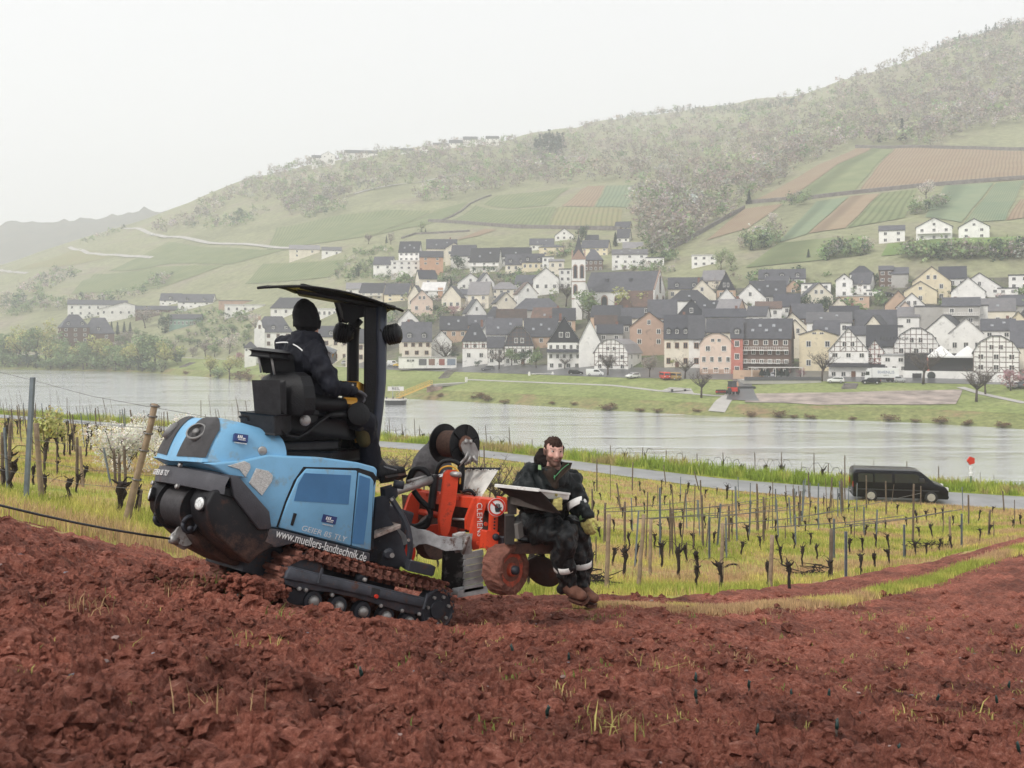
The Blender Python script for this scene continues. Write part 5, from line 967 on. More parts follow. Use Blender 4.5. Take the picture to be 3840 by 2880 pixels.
def vehicle(name,kind,loc,rot,L,paint,label,cat,flip=False,W=1.78,Hh=None,group='vehicles parked along the quay',det=False):
 pr,gl,H0=CARP[kind];H=Hh or H0;sx=-1 if flip else 1
 E=empty(name,loc,(0,0,rot));tag(E,label,cat,group)
 P=[(sx*x*L,z*H)for x,z in pr]
 b=MB();n=len(P)
 sec=[(-W/2*.86,.985,.93),(-W/2,1.0,1.0),(W/2,1.0,1.0),(W/2*.86,.985,.93)]
 b.prism(P,-W/2,W/2,'y');b.build('body',paint,E,'auto',.07*min(1,L/4),2)
 G=[(sx*x*L,z*H)for x,z in gl]
 for s in(-1,1):MB().prism(G,s*(W/2+.012),s*(W/2-.05),'y').build('side_window',m_glass,E)
 for i in range(n-1):
  (xa,za),(xb,zb)=P[i],P[i+1]
  if min(za,zb)>.5*H and abs(za-zb)>.2*H and max(za,zb)>.85*H:
   d=Vector((xb-xa,0,zb-za));nv=Vector((-d.z,0,d.x)).normalized()*-1
   if nv.x*(xa+xb)<0:nv=-nv
   q=[Vector((xa,0,za))+d*t for t in(.14,.88)];w2=W/2-.16
   MB().add([q[0]+nv*.012+Vector((0,-w2,0)),q[0]+nv*.012+Vector((0,w2,0)),q[1]+nv*.012+Vector((0,w2-.06,0)),q[1]+nv*.012+Vector((0,-w2+.06,0)),q[0]-nv*.05+Vector((0,-w2,0)),q[0]-nv*.05+Vector((0,w2,0)),q[1]-nv*.05+Vector((0,w2,0)),q[1]-nv*.05+Vector((0,-w2,0))],[(0,1,2,3),(4,7,6,5),(0,4,5,1),(1,5,6,2),(2,6,7,3),(3,7,4,0)]).build('windscreen' if xa*sx>0 else 'rear_window',m_glass,E)
 rw=.33*(1.05 if kind in('van','bus')else 1)
 for x in(-.31,.32):
  for s in(-1,1):
   w=MB().lathe([(0,rw*.8),(.02,rw),(.2,rw),(.22,rw*.8)],(sx*x*L,s*(W/2+.015),rw),(0,-s,0),16).build('wheel',m_tyre,E,True)
   MB().lathe([(-.012,0),(-.012,rw*.6),(.03,rw*.66)],(sx*x*L,s*(W/2+.015),rw),(0,-s,0),14).build('rim',m_rim,w)
 for s in(-1,1):
  MB().box((sx*L*.5-sx*.10,s*W*.36-.17,H*.40),(sx*L*.5+sx*.012,s*W*.36+.17,H*.40+.17)).build('headlight',m_lamp,E)
  MB().box((-sx*L*.5-sx*.012,s*W*.42-.09,H*.45),(-sx*L*.5+sx*.08,s*W*.42+.09,H*.45+.32)).build('tail_light',m_tail,E)
 MB().box((-L*.505,-W*.47,H*.16+.02),(L*.505,W*.47,H*.16+.16)).build('bumper',m_dark,E,False,.03)
 return E
PN={k:M('car_paint_'+n,c,.22,.0,.04,coat=.05 if n in('black','navy')else .2,spec=.25)for k,n,c in[('w','white',(.78,.78,.77)),('k','black',(.003,.0035,.007)),('b','navy',(.03,.04,.06)),('g','grey',(.14,.14,.15)),('s','silver',(.5,.5,.52)),('y','yellow',(.75,.5,.08)),('r','red',(.62,.05,.03)),('o','ochre',(.36,.22,.07))]}
def parked(reg,u0,u1,vb,kind,p,label,flip=False,cat='car',name='parked_car',yaw=0,Lr=None,D=None):
 x0,yb=reg(u0,vb);x1,_=reg(u1,vb);g=at((x0+x1)/2,yb,D)if D else FA((x0+x1)/2,yb);g.z=zfar(g.x,g.y)+.14
 L=Lr or(x1-x0)/F*g.y;vehicle(name,kind,g,-math.atan(g.x/g.y)+R(yaw),L,PN[p],label,cat,flip)
for a in[(v3,70,132,922,'hatch','w','white car half hidden behind the roof post'),(v3,128,232,926,'van','w','white van parked behind the yellow car',False,'van','parked_van'),(v3,182,294,930,'sport','y','low yellow sports car on the quay'),(v3,332,446,938,'van','k','black van parked beside a dark hatchback',True,'van','parked_van'),(v3,447,543,944,'hatch','b','dark blue hatchback next to the black van',True),(v3,992,1116,966,'wagon','g','grey estate car on the quay road',True),(v3,1797,1936,1004,'wagon','k','black estate car left of the white van'),(v3,1960,2124,1014,'van','w','white delivery van on the quay',False,'van','parked_van'),(vc,838,914,708,'hatch','s','silver car seen between driver and roof post'),(v2,432,530,1164,'hatch','w','white hatchback parked at an angle',True,'car','parked_car',35,3.9),(v2,768,852,1174,'bus','r','red van facing the river',False,'van','parked_van',-72,4.3),(v2,846,956,1178,'bus','o','ochre camper van beside the red van',False,'camper','camper_van',-50,4.6),(v2,1862,2002,1158,'wagon','s','silver estate car before the brown hotel',True),(v1,478,623,1030,'wagon','w','white estate car before the white inn',True),(v1,783,943,1038,'hatch','k','black car parked before the white truck',True),(v1,1068,1162,1026,'hatch','s','silver car behind the rear of the truck'),(v1,980,1064,276,'hatch','k','black car in the upper right lane'),(v1,2085,2165,1078,'hatch','s','grey car under the pink tree',False,'car','parked_car',60,4.0),(v1,2185,2260,1082,'hatch','g','dark car at the right edge of the quay',False,'car','parked_car',60,4.0),(v5,1465,1548,268,'van','w','white camper beside the open shed',True,'camper','camper_van'),(v8,892,917,292,'van','w','white van on the pale hillside path',False,'van','parked_van')]:parked(*a)
def truck():
 x0,yb=v1(815,1018);x1,_=v1(1100,1018);g=FA((x0+x1)/2,yb);g.z=zfar(g.x,g.y)+.14;L=(x1-x0)/F*g.y;E=empty('box_truck',g,(0,0,-math.atan(g.x/g.y)));tag(E,'white box truck with dark lettering before the hotel','truck')
 Hb=(v1(0,1018)[1]-v1(0,897)[1])/F*g.y
 MB().box((-L*.28,-1.25,1.0),(L*.5,1.25,Hb)).build('cargo_box',PN['w'],E,False,.05);MB().prism([(-L*.5,.4),(-L*.5,1.5),(-L*.46,2.6),(-L*.42,Hb*.93),(-L*.29,Hb*.97),(-L*.29,.4)],-1.15,1.15,'y').build('cab',PN['w'],E,False,.06)
 MB().prism([(-L*.485,1.6),(-L*.46,2.5),(-L*.36,2.5),(-L*.36,1.6)],-1.17,-1.1,'y').build('side_window',m_glass,E);MB().box((-L*.3,-.9,.5),(L*.48,.9,.99)).build('chassis',m_dark,E)
 for x in(-.38,.18,.30):MB().lathe([(0,.4),(.02,.48),(.25,.48)],(x*L,-1.2,.48),(0,1,0),14).build('wheel',m_tyre,E)
 text_obj('lettering','RHENUS',E,(L*.12,-1.27,Hb*.68),1.05,M('letter_blue',(.12,.16,.28),.5));text_obj('lettering','logistics',E,(L*.12,-1.27,Hb*.47),.42,m_dark)
truck()
def red_tractor():
 x,yb=v2(1510,1342);g=FA(x,yb);g.z=zfar(g.x,g.y)+.3;E=empty('red_tractor',g,(0,0,.2));tag(E,'small red tractor with black cab driving up from the ramp','tractor',None)
 MB().box((-.75,-1.5,.7),(.75,1.2,1.7)).build('body',PN['r'],E,False,.1);MB().prism([(-.8,1.7),(-.7,3.0),(.7,3.0),(.8,1.7)],-.9,1.0,'y').build('cab',m_glass,E,False,.06);MB().box((-.85,-1.0,3.0),(.85,1.1,3.15)).build('cab_roof',m_dark,E,False,.04)
 for s in(-1,1):
  MB().lathe([(0,.6),(.05,.8),(.45,.8),(.5,.6)],(s*.8,-.8,.8),(s,0,0),16).build('wheel',m_tyre,E,True);MB().lathe([(0,.4),(.04,.5),(.3,.5)],(s*.7,1.3,.5),(s,0,0),14).build('wheel',m_tyre,E,True)
  MB().box((s*.55-.12,-1.53,1.2),(s*.55+.12,-1.49,1.4)).build('tail_light',m_tail,E)
 E2=empty('red_cultivator',g+Vector((-2.6,.5,0)),(0,0,.2));tag(E2,'red and black cultivator parked left of the red tractor','implement');MB().box((-1.2,-.3,.4),(1.2,.3,.8)).build('frame',PN['r'],E2);
 for i in range(5):MB().lathe([(-.05,.55),(.05,.55)],(-1+i*.5,0,.6),(1,.3,0),12).build('disc',m_dark,E2)
 E3=empty('mower_trailer',g+Vector((5.2,9,0)));tag(E3,'dark trailer with an orange beacon behind the red tractor','trailer');MB().box((-2,-.8,.5),(2.4,.8,1.4)).build('body',m_dark,E3,False,.05);MB().prism([(-2.2,1.4),(-1.9,2.6),(-1.6,1.4)],-.3,.3,'y').build('beacon_cover',WALL['o'],E3)
 for x in(-1.2,1.2):MB().lathe([(0,.35),(.2,.35)],(x,-.9,.35),(0,1,0),12).build('wheel',m_tyre,E3)
red_tractor()
#  CRAWLER TRACTOR
_a,_p,_r=R(40),R(20),R(3)
TF=Vector((-math.cos(_a)*math.cos(_p),-math.sin(_a)*math.cos(_p),math.sin(_p)))
_l0=Vector((math.sin(_a),-math.cos(_a),0));_u0=TF.cross(_l0)
TL=_l0*math.cos(_r)+_u0*math.sin(_r);TU=TF.cross(TL)
TR=Matrix((TF,TL,TU)).transposed()
TO=at(1637,2285,8.6)-TR@Vector((-.75,.60,.27))
TM4=Matrix.Translation(TO)@TR.to_4x4()
def Lw(x,y,z):return TO+TR@Vector((x,y,z))
def Sxz(px,py,ly):
 o=TR.transposed()@(-TO);q=TR.transposed()@Vector(((px-CX)/F,1,-(py-HY)/F));t=(ly-o.y)/q.y
 w=o+q*t;return(w.x,w.z)
def k1(u,v):return(500+u/1.843,1500+v/1.843)
def k2(u,v):return(900+u/2.2125,1050+v/2.2125)
def k3(u,v):return(1300+u/2.074,1550+v/2.074)
def k4(u,v):return(1800+u/2.37,1600+v/2.37)
def k6(u,v):return(1000+u/2.949,1900+v/2.949)
def tr1(pts,y):return[Sxz(*k1(*p),y)for p in pts]
def tr6(pts,y):return[Sxz(*k6(*p),y)for p in pts]
TRC=empty('crawler_tractor',TO);tag(TRC,'blue narrow vineyard crawler tractor with black canopy driving nose-up','tractor')
def wb(mb,name,mat,parent=TRC,smooth=False,bevel=0.0,seg=2,o=None):
 """build a mesh given in world coordinates under a thing whose base is at o"""
 o=TO if o is None else o
 mb.v=[(p[0]-o.x,p[1]-o.y,p[2]-o.z)for p in mb.v]
 return mb.build(name,mat,parent,smooth,bevel,seg)
mud=(0.115,0.055,0.040)
m_blue=M('blue_paint',(0.17,0.39,0.60),0.45,0,0.12,3,0.05,60,(0.22,0.29,0.33),0.20,5)
def mud_low(m,z0,z1,c=(.20,.115,.085),mx_=.42):
 n,l=m.node_tree.nodes,m.node_tree.links;b=n['Principled BSDF'];lk=b.inputs['Base Color'].links[0];src=lk.from_socket
 tc=n.new('ShaderNodeTexCoord');dp=n.new('ShaderNodeVectorMath');dp.operation='DOT_PRODUCT';dp.inputs[1].default_value=TU;l.new(tc.outputs['Object'],dp.inputs[0])
 mr=n.new('ShaderNodeMapRange');mr.inputs[1].default_value=z0;mr.inputs[2].default_value=z1;mr.inputs[3].default_value=mx_;mr.inputs[4].default_value=0;l.new(dp.outputs['Value'],mr.inputs[0])
 t=noise_tex(n,l,11,9,.78);ad=n.new('ShaderNodeMath');ad.operation='ADD';l.new(mr.outputs[0],ad.inputs[0]);l.new(t.outputs[0],ad.inputs[1])
 f=ramp(n,l,ad.outputs[0],[(.70,(0,0,0)),(.98,(.8,.8,.8))]);l.new(mix(n,l,src,c,f.outputs[0]),b.inputs['Base Color'])
mud_low(m_blue,.55,.95,(.24,.22,.21),.28)
m_blued=M('blue_perforated_panel',(0.055,0.18,0.37),0.55,0,0.10,4,0.4,260)
m_blk=M('black_plastic',(0.010,0.010,0.012),0.55,0,0.3,5,0.25,90,(.06,.032,.026),0.10,9,spec=.3)
m_gryp=M('grey_cast_bumper',(0.052,0.052,0.062),0.55,0,0.25,6,0.3,90,mud,0.05,4)
m_mesh=M('vent_mesh',(0.075,0.072,0.075),0.7,0,0.25,9,0.8,320)
m_steel=M('worn_steel',(0.36,0.35,0.34),0.48,0.55,0.3,8,0.15,60,mud,0.16,7)
m_galv=M('galvanised_plate',(0.42,0.43,0.44),0.5,0.4,0.3,10,0.2,60,mud,0.16,6)
m_gun=M('dark_steel',(0.035,0.038,0.048),0.5,0.2,0.3,7,0.15,60,mud,0.14,5,spec=.35)
m_grd=M('guard_steel',(0.060,0.065,0.080),0.5,0.15,0.35,7,0.2,60,mud,0.18,6,spec=.4)
m_mudtr=M('muddy_track',(0.21,0.085,0.06),0.95,0,0.35,14,1.0,45)
m_dia=M('chequer_plate',(0.62,0.62,0.6),0.35,0.5,0.2,60,0.6,110,mud,0.06,8)
m_white=M('white_lettering',(0.75,0.75,0.74),0.5);m_logo=M('logo_blue',(0.012,0.03,0.14),0.4)
m_worn=M('worn_lettering',(0.52,0.56,0.60),0.5,var=.2,scale=30);m_lampg=M('work_lamp_glass',(0.58,0.59,0.58),0.12,var=.5,scale=60,spec=0.8)
mud_low(m_gryp,.3,.8);mud_low(m_blk,.25,.75,(.13,.065,.047));mud_low(m_grd,.0,.42)
hull=tr1([(1690,482),(1672,462),(1550,430),(1300,396),(1050,386),(935,378),(760,418),(520,440),(700,548),(930,772),(935,880),(1000,886),(1640,1052)],.555)
wb(MB().prism(hull,-.55,.555,'y',m=TM4),'body',m_blue,TRC,'auto',.045,3)
seam=tr1([(1178,462),(1560,470),(1660,500),(1688,540),(1662,600),(1650,1045),(990,878),(1050,700),(1110,560)],.562)
wb(MB().prism(seam,.50,.558,'y',m=TM4),'door_seam',m_blk)
door=wb(MB().prism(tr1([(1196,474),(1548,488),(1502,1008),(1004,882),(1062,710),(1135,545)],.565),.54,.572,'y',m=TM4),'door',m_blue,TRC,'auto',.012)
wb(MB().prism(tr1([(1183,505),(1505,520),(1488,722),(1110,697),(1140,580)],.574),.56,.5755,'y',m=TM4),'mesh_panel',m_blued,door)
wb(MB().prism(tr1([(1108,780),(1130,785),(1104,870),(1086,864)],.574),.56,.58,'y',m=TM4),'door_handle',m_blk,door,False,.004)
corner=wb(MB().prism(tr1([(1556,500),(1640,530),(1662,560),(1640,1042),(1508,1008)],.565),.54,.571,'y',m=TM4),'rear_panel',m_blue,TRC,'auto',.012)
wb(MB().prism(tr1([(1565,520),(1638,545),(1618,800),(1592,1000),(1516,992)],.574),.56,.5745,'y',m=TM4),'mesh_panel',m_blued,corner)
def dome(u,v):
 """u -1..1 from the right rear corner round the nose to the left rear corner; v 0..1 bottom to top"""
 a=abs(u);e=v**1.7*.9+v*.1
 y0=min(.52,.64*a**.8+.02*a);y1=min(.36,.5*a**.85)
 x0=1.69-.17*a**2.2-.52*max(0,(a-.62)/.38)**1.1;x1=1.545-.10*a**2-.32*max(0,(a-.5)/.5)**1.1
 z0=.90+.04*a+.13*max(0,a-.6)/.4;z1=1.285+.03*a
 q=1-math.cos(v*math.pi/2);q2=math.sin(v*math.pi/2)
 return Vector((x0+(x1-x0)*q,math.copysign(y0+(y1-y0)*q,u),z0+(z1-z0)*q2))
def dome_patch(u0,u1,v0,v1_,off,nu=16,nv=10,shape=None):
 rows=[]
 for j in range(nv+1):
  row=[]
  for i in range(nu+1):
   fu,fv=i/nu,j/nv
   if shape:fu,fv=shape(fu,fv)
   u=u0+(u1-u0)*fu;v=v0+(v1_-v0)*fv;p=dome(u,v)
   du=dome(min(u+.01,1),v)-dome(max(u-.01,-1),v);dv=dome(u,min(v+.01,1))-dome(u,max(v-.01,0));nn_=du.cross(dv)
   if nn_.length>0:nn_.normalize()
   if nn_.dot(p-Vector((1.25,0,.9)))<0:nn_=-nn_
   row.append(TM4@(p+nn_*off))
  rows.append(row)
 return rows
hd=MB().grid(dome_patch(-1,1,0,1,0,40,10))
top=dome_patch(-1,1,.5,1,0,40,1)[-1];n0=len(hd.v);hd.v+=[tuple(TM4@Vector((1.2,0,1.335)))]+[tuple(q)for q in top]
for i in range(40):hd.f.append([n0,n0+1+i,n0+2+i])
hd.add([TM4@dome(-1,0),TM4@dome(-1,1),TM4@Vector((1.2,0,1.335)),TM4@dome(1,1),TM4@dome(1,0)],[(0,1,2,3,4)])
hood=wb(hd,'hood',m_blue,TRC,'auto')
def vshape(fu,fv):return(fu*(1-.30*max(0,fv-.55)/.45)+.15*max(0,fv-.55)/.45*0+(.10*(1-fu)*fv),fv)
for s in(1,-1):
 vt=wb(MB().grid(dome_patch(.09*s,.63*s,.06,.92,.006,18,10,vshape)),'vent_grille',m_mesh,TRC,True)
 c=(dome(.31*s,.40));nrm=Vector((.75,.45*s,.45)).normalized()
 wb(MB().lathe([(-.03,.066),(.006,.080),(.010,.066)],TM4@(c+nrm*.026),TR@nrm,20,False).lathe([(0,.0),(.010,.028),(.010,.0)],TM4@(c+nrm*.024),TR@nrm,12,False),'fan_ring',M('fan_grey',(.22,.215,.21),.5),vt,True)
for pts in([(652,455),(770,422),(808,440),(812,470),(776,535),(735,480)],[(850,472),(935,490),(965,520),(960,560),(890,662),(800,575)]):
 wb(MB().prism(tr1(pts,.562),.54,.5625,'y',m=TM4),'chequer_plate',m_dia,TRC,False,.003)
wb(MB().prism(tr1([(940,888),(1000,892),(1640,1058),(1632,1128),(1380,1060),(1120,990),(985,1022),(900,985)],.575),-.575,.575,'y',m=TM4),'skirt',m_gryp,TRC,'auto',.012)
wb(MB().prism(tr1([(1538,1050),(1598,1062),(1590,1098),(1530,1082)],.578),.55,.5775,'y',m=TM4),'skirt_opening',m_dark)
def wtext(s,px,up_dir,right,size,mat,parent,o,name='lettering',shear=0,sx=1.0,ext=.0015):
 c=bpy.data.curves.new(name,'FONT');c.body=s;c.size=size;c.extrude=ext;c.align_x='CENTER';c.align_y='CENTER';c.shear=shear
 t=bpy.data.objects.new(name,c);COL.objects.link(t);dg=bpy.context.evaluated_depsgraph_get();me=bpy.data.meshes.new_from_object(t.evaluated_get(dg));bpy.data.objects.remove(t);me.materials.clear()
 r=right.normalized();u=(up_dir-r*up_dir.dot(r)).normalized();n=r.cross(u);mt=Matrix((r*sx,u,n)).transposed().to_4x4();mt.translation=px-o;me.transform(mt)
 return link(name,me,parent,mat)
def side_pt(u,v,y,k=k1):x,z=Sxz(*k(u,v),y);return Lw(x,y,z)
def slope_dir(a,b,y,k=k1):return side_pt(*b,y,k)-side_pt(*a,y,k)
wtext('www.muellers-landtechnik.de',side_pt(1310,1008,.577),TU,slope_dir((1130,955),(1490,1055),.577),.098,m_white,TRC,TO,sx=.74)
wtext('GEIER 85 TLY',side_pt(1318,925,.574),TU,slope_dir((1175,890),(1460,965),.574),.060,m_worn,TRC,TO,sx=1.22,shear=.15)
def logo(u0,v0,u1,v1_,y,sl,TU=TU,TL=TL):
 a,b=(u0,v0),(u1,v1_);rt=slope_dir((0+u0,v0),(u0+100,v0+sl),y).normalized();c=side_pt((u0+u1)/2,(v0+v1_)/2,y);w=(side_pt(u1,v0,y)-side_pt(u0,v0,y)).length*.86;h=(side_pt(u0,v1_,y)-side_pt(u0,v0,y)).length*.72
 n=rt.cross(TU).normalized();n=TL;q=[c-rt*w/2-TU*h/2,c+rt*w/2-TU*h/2,c+rt*w/2+TU*h/2,c-rt*w/2+TU*h/2]
 lg=wb(MB().add([p+n*.003 for p in q]+[p-n*.02 for p in q],[(0,1,2,3),(7,6,5,4),(0,4,5,1),(1,5,6,2),(2,6,7,3),(3,7,4,0)]),'dealer_sticker',m_logo)
 for i in range(3):
  x=-.28+i*.13;b0=c+rt*w*x-TU*h*.12;wb(MB().add([b0+n*.005,b0+rt*w*.08+n*.005,b0+rt*w*.10+TU*h*.42+n*.005,b0+rt*w*.02+TU*h*.42+n*.005],[(0,1,2,3)]),'logo_bar',m_white,lg)
 b0=c+rt*w*.10-TU*h*.12;wb(MB().add([b0+n*.005,b0+rt*w*.2+n*.005,b0+rt*w*.2+TU*h*.1+n*.005,b0+TU*h*.1+n*.005],[(0,1,2,3)]),'logo_bar',m_white,lg)
 wtext('MÜLLERS',c+n*.005-TU*h*.30+rt*w*.05,TU,rt,h*.24,m_white,lg,TO);wtext('LANDTECHNIK',c+n*.004-TU*h*.78+rt*w*.0,TU,rt,h*.24,m_white,lg,TO)
logo(1298,788,1412,862,.576,22);
_c=TM4@(dome(.93,.52)+Vector((0,.02,0)))
logo(690,222,800,300,.505,14,(TU*.9-TL*.38).normalized(),(TL*.9+TU*.38).normalized())
def nose_x(y):a=abs(y);return 1.635-.35*a**2.2-.9*max(0,a-.5)**1.15
rows=[]
ys=np.linspace(-.60,.60,25)
for z,dx in((.735,-.12),(.735,0),(.80,.012),(.865,0),(.885,-.05),(.90,-.16)):rows.append([Lw(nose_x(y)+dx,y,z-.05*max(0,abs(y)-.35)/.25*0)for y in ys])
wb(MB().grid(rows),'bumper_band',m_gryp,TRC,'auto')
for y in(.585,-.585):wb(MB().prism([(1.46,.885),(1.38,.885),(1.06,.70),(1.00,.58),(1.10,.55),(1.38,.74)],y-.03,y+.025,'y',m=TM4),'bumper_arm',m_gryp,TRC,'auto',.012)
wtext('GEIER 85 TLY',Lw(nose_x(-.24)+.018,-.24,.805),TU,Lw(nose_x(-.02),-.02,.80)-Lw(nose_x(-.46),-.46,.80),.062,m_white,TRC,TO,sx=1.3,shear=.15)
for s in(1,-1):
 fn=wb(MB().prism([(1.42,.80),(1.535,.745),(1.555,.64),(1.50,.52),(1.40,.43),(1.22,.34),(1.08,.285),(1.03,.36),(.93,.44),(.90,.455),(1.02,.58),(1.10,.66),(1.34,.80)],s*.25,s*.575,'y',m=TM4),'front_fender',m_blk,TRC,'auto',.05,3)
 wb(MB().prism(tr1([(702,572),(745,580),(920,770),(915,895),(860,900),(690,665)],.585),s*.55,s*.588,'y',m=TM4),'fender_panel',m_blk,fn,False,.008)
 c=Lw(1.545,s*.475,.632);ax=TR@Vector((.93,.30*s,-.05))
 lp=wb(MB().lathe([(-.06,.05),(0,.058),(.022,.060),(.028,.054)],c,ax,20),'headlight',m_blk,TRC,'auto');wb(MB().lathe([(.0,.05),(.030,.047),(.036,.03),(.037,0)],c,ax,18,False),'lamp_glass',m_lampg,lp,True)
 wb(MB().lathe([(0,.022),(.03,.022)],Lw(1.50,s*.30,.44),TR@Vector((.3,s,0)),12).tube([Lw(1.50+.055*math.cos(q),s*.275,.47+.06*math.sin(q))for q in np.linspace(0,6.283,13)],.017,6),'tow_eye',m_gun,TRC,True)
for(y,z)in((.10,.885),(-.46,.72),(.16,.72)):wb(MB().lathe([(0,.02),(.02,.02),(.026,.012)],Lw(nose_x(y),y,z),TF,10),'bolt',m_steel)
wb(MB().lathe([(-.25,.205),(-.235,.205),(-.232,.165),(.232,.165),(.235,.205),(.25,.205)],Lw(1.40,0,.60),TL,30),'winch_drum',m_blk,TRC,'auto')
cw=MB()
for i in range(24):cw.lathe([(-.008,.166),(0,.176),(.008,.166)],Lw(1.40,-.215+i*.0187,.60),TL,28,False)
wb(cw,'wound_cable',M('wire_rope',(.055,.052,.055),.5,.4,.3,30),TRC,True)
wb(MB().prism([(1.30,.42),(1.42,.40),(1.30,.30),(1.05,.24),(.85,.30),(.80,.50),(1.2,.55)],-.25,.25,'y',m=TM4),'belly_plate',m_blk,TRC,'auto',.02)
wb(MB().box((-.45,-.34,.22),(1.0,.34,.62),TM4),'chassis',m_gun)
wb(MB().lathe([(-.02,.03),(-.02,.085),(-.008,.06),(.008,.06),(.02,.085),(.02,.03)],Lw(1.40,.03,.385),TR@Vector((.1,1,.1)),22),'guide_pulley',m_steel,TRC,'auto')
wb(MB().prism([(1.46,.42),(1.50,.36),(1.44,.29),(1.36,.27),(1.30,.32),(1.34,.42)],-.02,.005,'y',m=TM4),'pulley_cheek',m_steel,TRC,'auto',.006)
CABLE0=Lw(1.46,.02,.335)
wb(MB().lathe([(0,.035),(.06,.035),(.07,.02)],Lw(1.44,.02,.33),TF,12),'cable_socket',m_steel,TRC,True)
def track_path(n):
 r1,r2=.195,.185;c1_,c2_=(.61,.245),(-.74,.25);pts=[]
 top=[(c2_[0],c2_[1]+r2),(c1_[0],c1_[1]+r1)];bot=[(c1_[0]+.0,c1_[1]-r1),(c2_[0],c2_[1]-r2)]
 L1=math.dist(*top);A1=math.pi*r1;L2=math.dist(*bot);A2=math.pi*r2;tot=L1+A1+L2+A2;out=[]
 for i in range(n):
  s=tot*i/n
  if s<L1:t=s/L1;p=(top[0][0]+(top[1][0]-top[0][0])*t,top[0][1]+(top[1][1]-top[0][1])*t-.012*math.sin(math.pi*t));a=0
  elif s<L1+A1:a=(s-L1)/r1;p=(c1_[0]+r1*math.sin(a),c1_[1]+r1*math.cos(a));a=-a
  elif s<L1+A1+L2:t=(s-L1-A1)/L2;p=(bot[0][0]+(bot[1][0]-bot[0][0])*t,bot[0][1]+(bot[1][1]-bot[0][1])*t);a=-math.pi
  else:a=(s-L1-A1-L2)/r2;p=(c2_[0]-r2*math.sin(a),c2_[1]-r2*math.cos(a));a=-math.pi-a
  out.append((p,a))
 return out,tot/n
NP=46
path,pitch=track_path(NP)
def pad_mesh(seed):
 r=random.Random(seed);b=MB();h=pitch*.5
 b.box((-h*.98,-.130,-.020),(h*.98,.130,.012));b.box((-h*.50,-.135,.012),(h*.34,.135,.052));b.box((-h*.9,-.03,-.05),(h*.2,.03,-.014))
 bm=bmesh.new();me=b.mesh('track_pad',m_mudtr,False,.006,1);bm.from_mesh(me);bmesh.ops.subdivide_edges(bm,edges=[e for e in bm.edges if e.calc_length()>.06],cuts=3,use_grid_fill=True)
 for v in bm.verts:
  if v.co.z>0 or abs(v.co.y)>.1:v.co+=Vector((r.uniform(-1,1),r.uniform(-1,1),r.uniform(-.6,1.4)))*.010
 bm.to_mesh(me);bm.free();return me
pads=[pad_mesh(i)for i in range(4)]
for side,ysgn in(('',1),('',-1)):
 for i,((x,z),a)in enumerate(path):
  o_=link('track_pad',pads[i%4],TRC);loc=Lw(x,ysgn*.49,z)-TO
  o_.matrix_local=Matrix.Translation(loc)@TR.to_4x4()@Matrix.Rotation(-a,4,'Y')
 gf=tr6([(188,800),(215,700),(255,652),(330,672),(580,738),(1100,850),(1755,1008),(1765,1080),(1745,1142),(1640,1195),(1440,1150),(1200,1075),(1000,1010),(700,950),(480,925),(330,905),(205,862)],.625)
 gd=wb(MB().prism(gf,ysgn*.55,ysgn*.625,'y',m=TM4),'track_guard',m_grd,TRC,'auto',.010)
 bm_=tr6([(205,800),(235,715),(270,672),(330,690),(580,758),(1100,872),(1740,1028),(1742,1120),(1600,1090),(1100,985),(500,860),(280,815)],.655)
 wb(MB().prism(bm_,ysgn*.60,ysgn*.658,'y',m=TM4),'guard_beam',m_grd,gd,'auto',.012,2)
 if ysgn>0:
  wb(MB().prism(tr6([(1165,892),(1260,912),(1240,1015),(1150,1000)],.66),.60,.6605,'y',m=TM4),'guard_window',m_dark,gd,False,.004)
  wb(MB().lathe([(0,.016),(.02,.016)],side_pt(1205,990,.66,k6),TL,10),'red_grease_cap',PN['r']if 'PN' in globals()else m_steel,gd)
  for u,v in((360,908),(432,922),(722,978),(1262,1096),(1495,1150),(1685,1188),(1085,808)):wb(MB().lathe([(-.01,.016),(.010,.016),(.014,.010)],side_pt(u,v,.635,k6),TL,10),'bolt',m_steel,gd)
  for u in(600,1765):wb(MB().tube([side_pt(u+15,680+(u-600)*.245,.655,k6),side_pt(u-30,850+(u-600)*.245,.665,k6)],.012,6),'weld_bracket',m_gun,gd)
  wb(MB().lathe([(-.05,.055),(-.02,.06),(0,.03)],side_pt(1070,790,.60,k6),TL,16),'carrier_roller',m_gun,TRC,True)
 for x in(.46,.22,-.02,-.26,-.50):
  rl=wb(MB().lathe([(-.03,.05),(-.03,.082),(.01,.085),(.03,.078),(.03,.045),(.045,.04),(.05,.02)],Lw(x,ysgn*.555,.125),TL*ysgn,20),'road_roller',m_gun,TRC,'auto');wb(MB().lathe([(.03,.045),(.056,.04),(.066,.025),(.068,0)],Lw(x,ysgn*.555,.125),TL*ysgn,16,False),'roller_hub',m_steel,rl,True)
 sp=wb(MB().lathe([(-.06,.17),(.02,.185),(.055,.18),(.06,.16),(.05,.15),(.045,.08),(.06,.075),(.062,.0)],Lw(-.75,ysgn*.565,.27),TL*ysgn,32),'drive_sprocket',m_gun,TRC,'auto')
 for k in range(7):
  q=2*math.pi*k/7;wb(MB().lathe([(.04,.014),(.07,.014)],Lw(-.75+.115*math.cos(q),ysgn*.565,.27+.115*math.sin(q)),TL*ysgn,8),'sprocket_bolt',m_steel,sp)
 wb(MB().lathe([(-.12,.19),(.03,.20),(.04,.15)],Lw(.60,ysgn*.53,.27),TL*ysgn,28),'front_idler',m_gun,TRC,'auto')
def A3(u,v,d):return at(*k3(u,v),d)
def A2(u,v,d):return at(*k2(u,v),d)
def A4(u,v,d):return at(*k4(u,v),d)
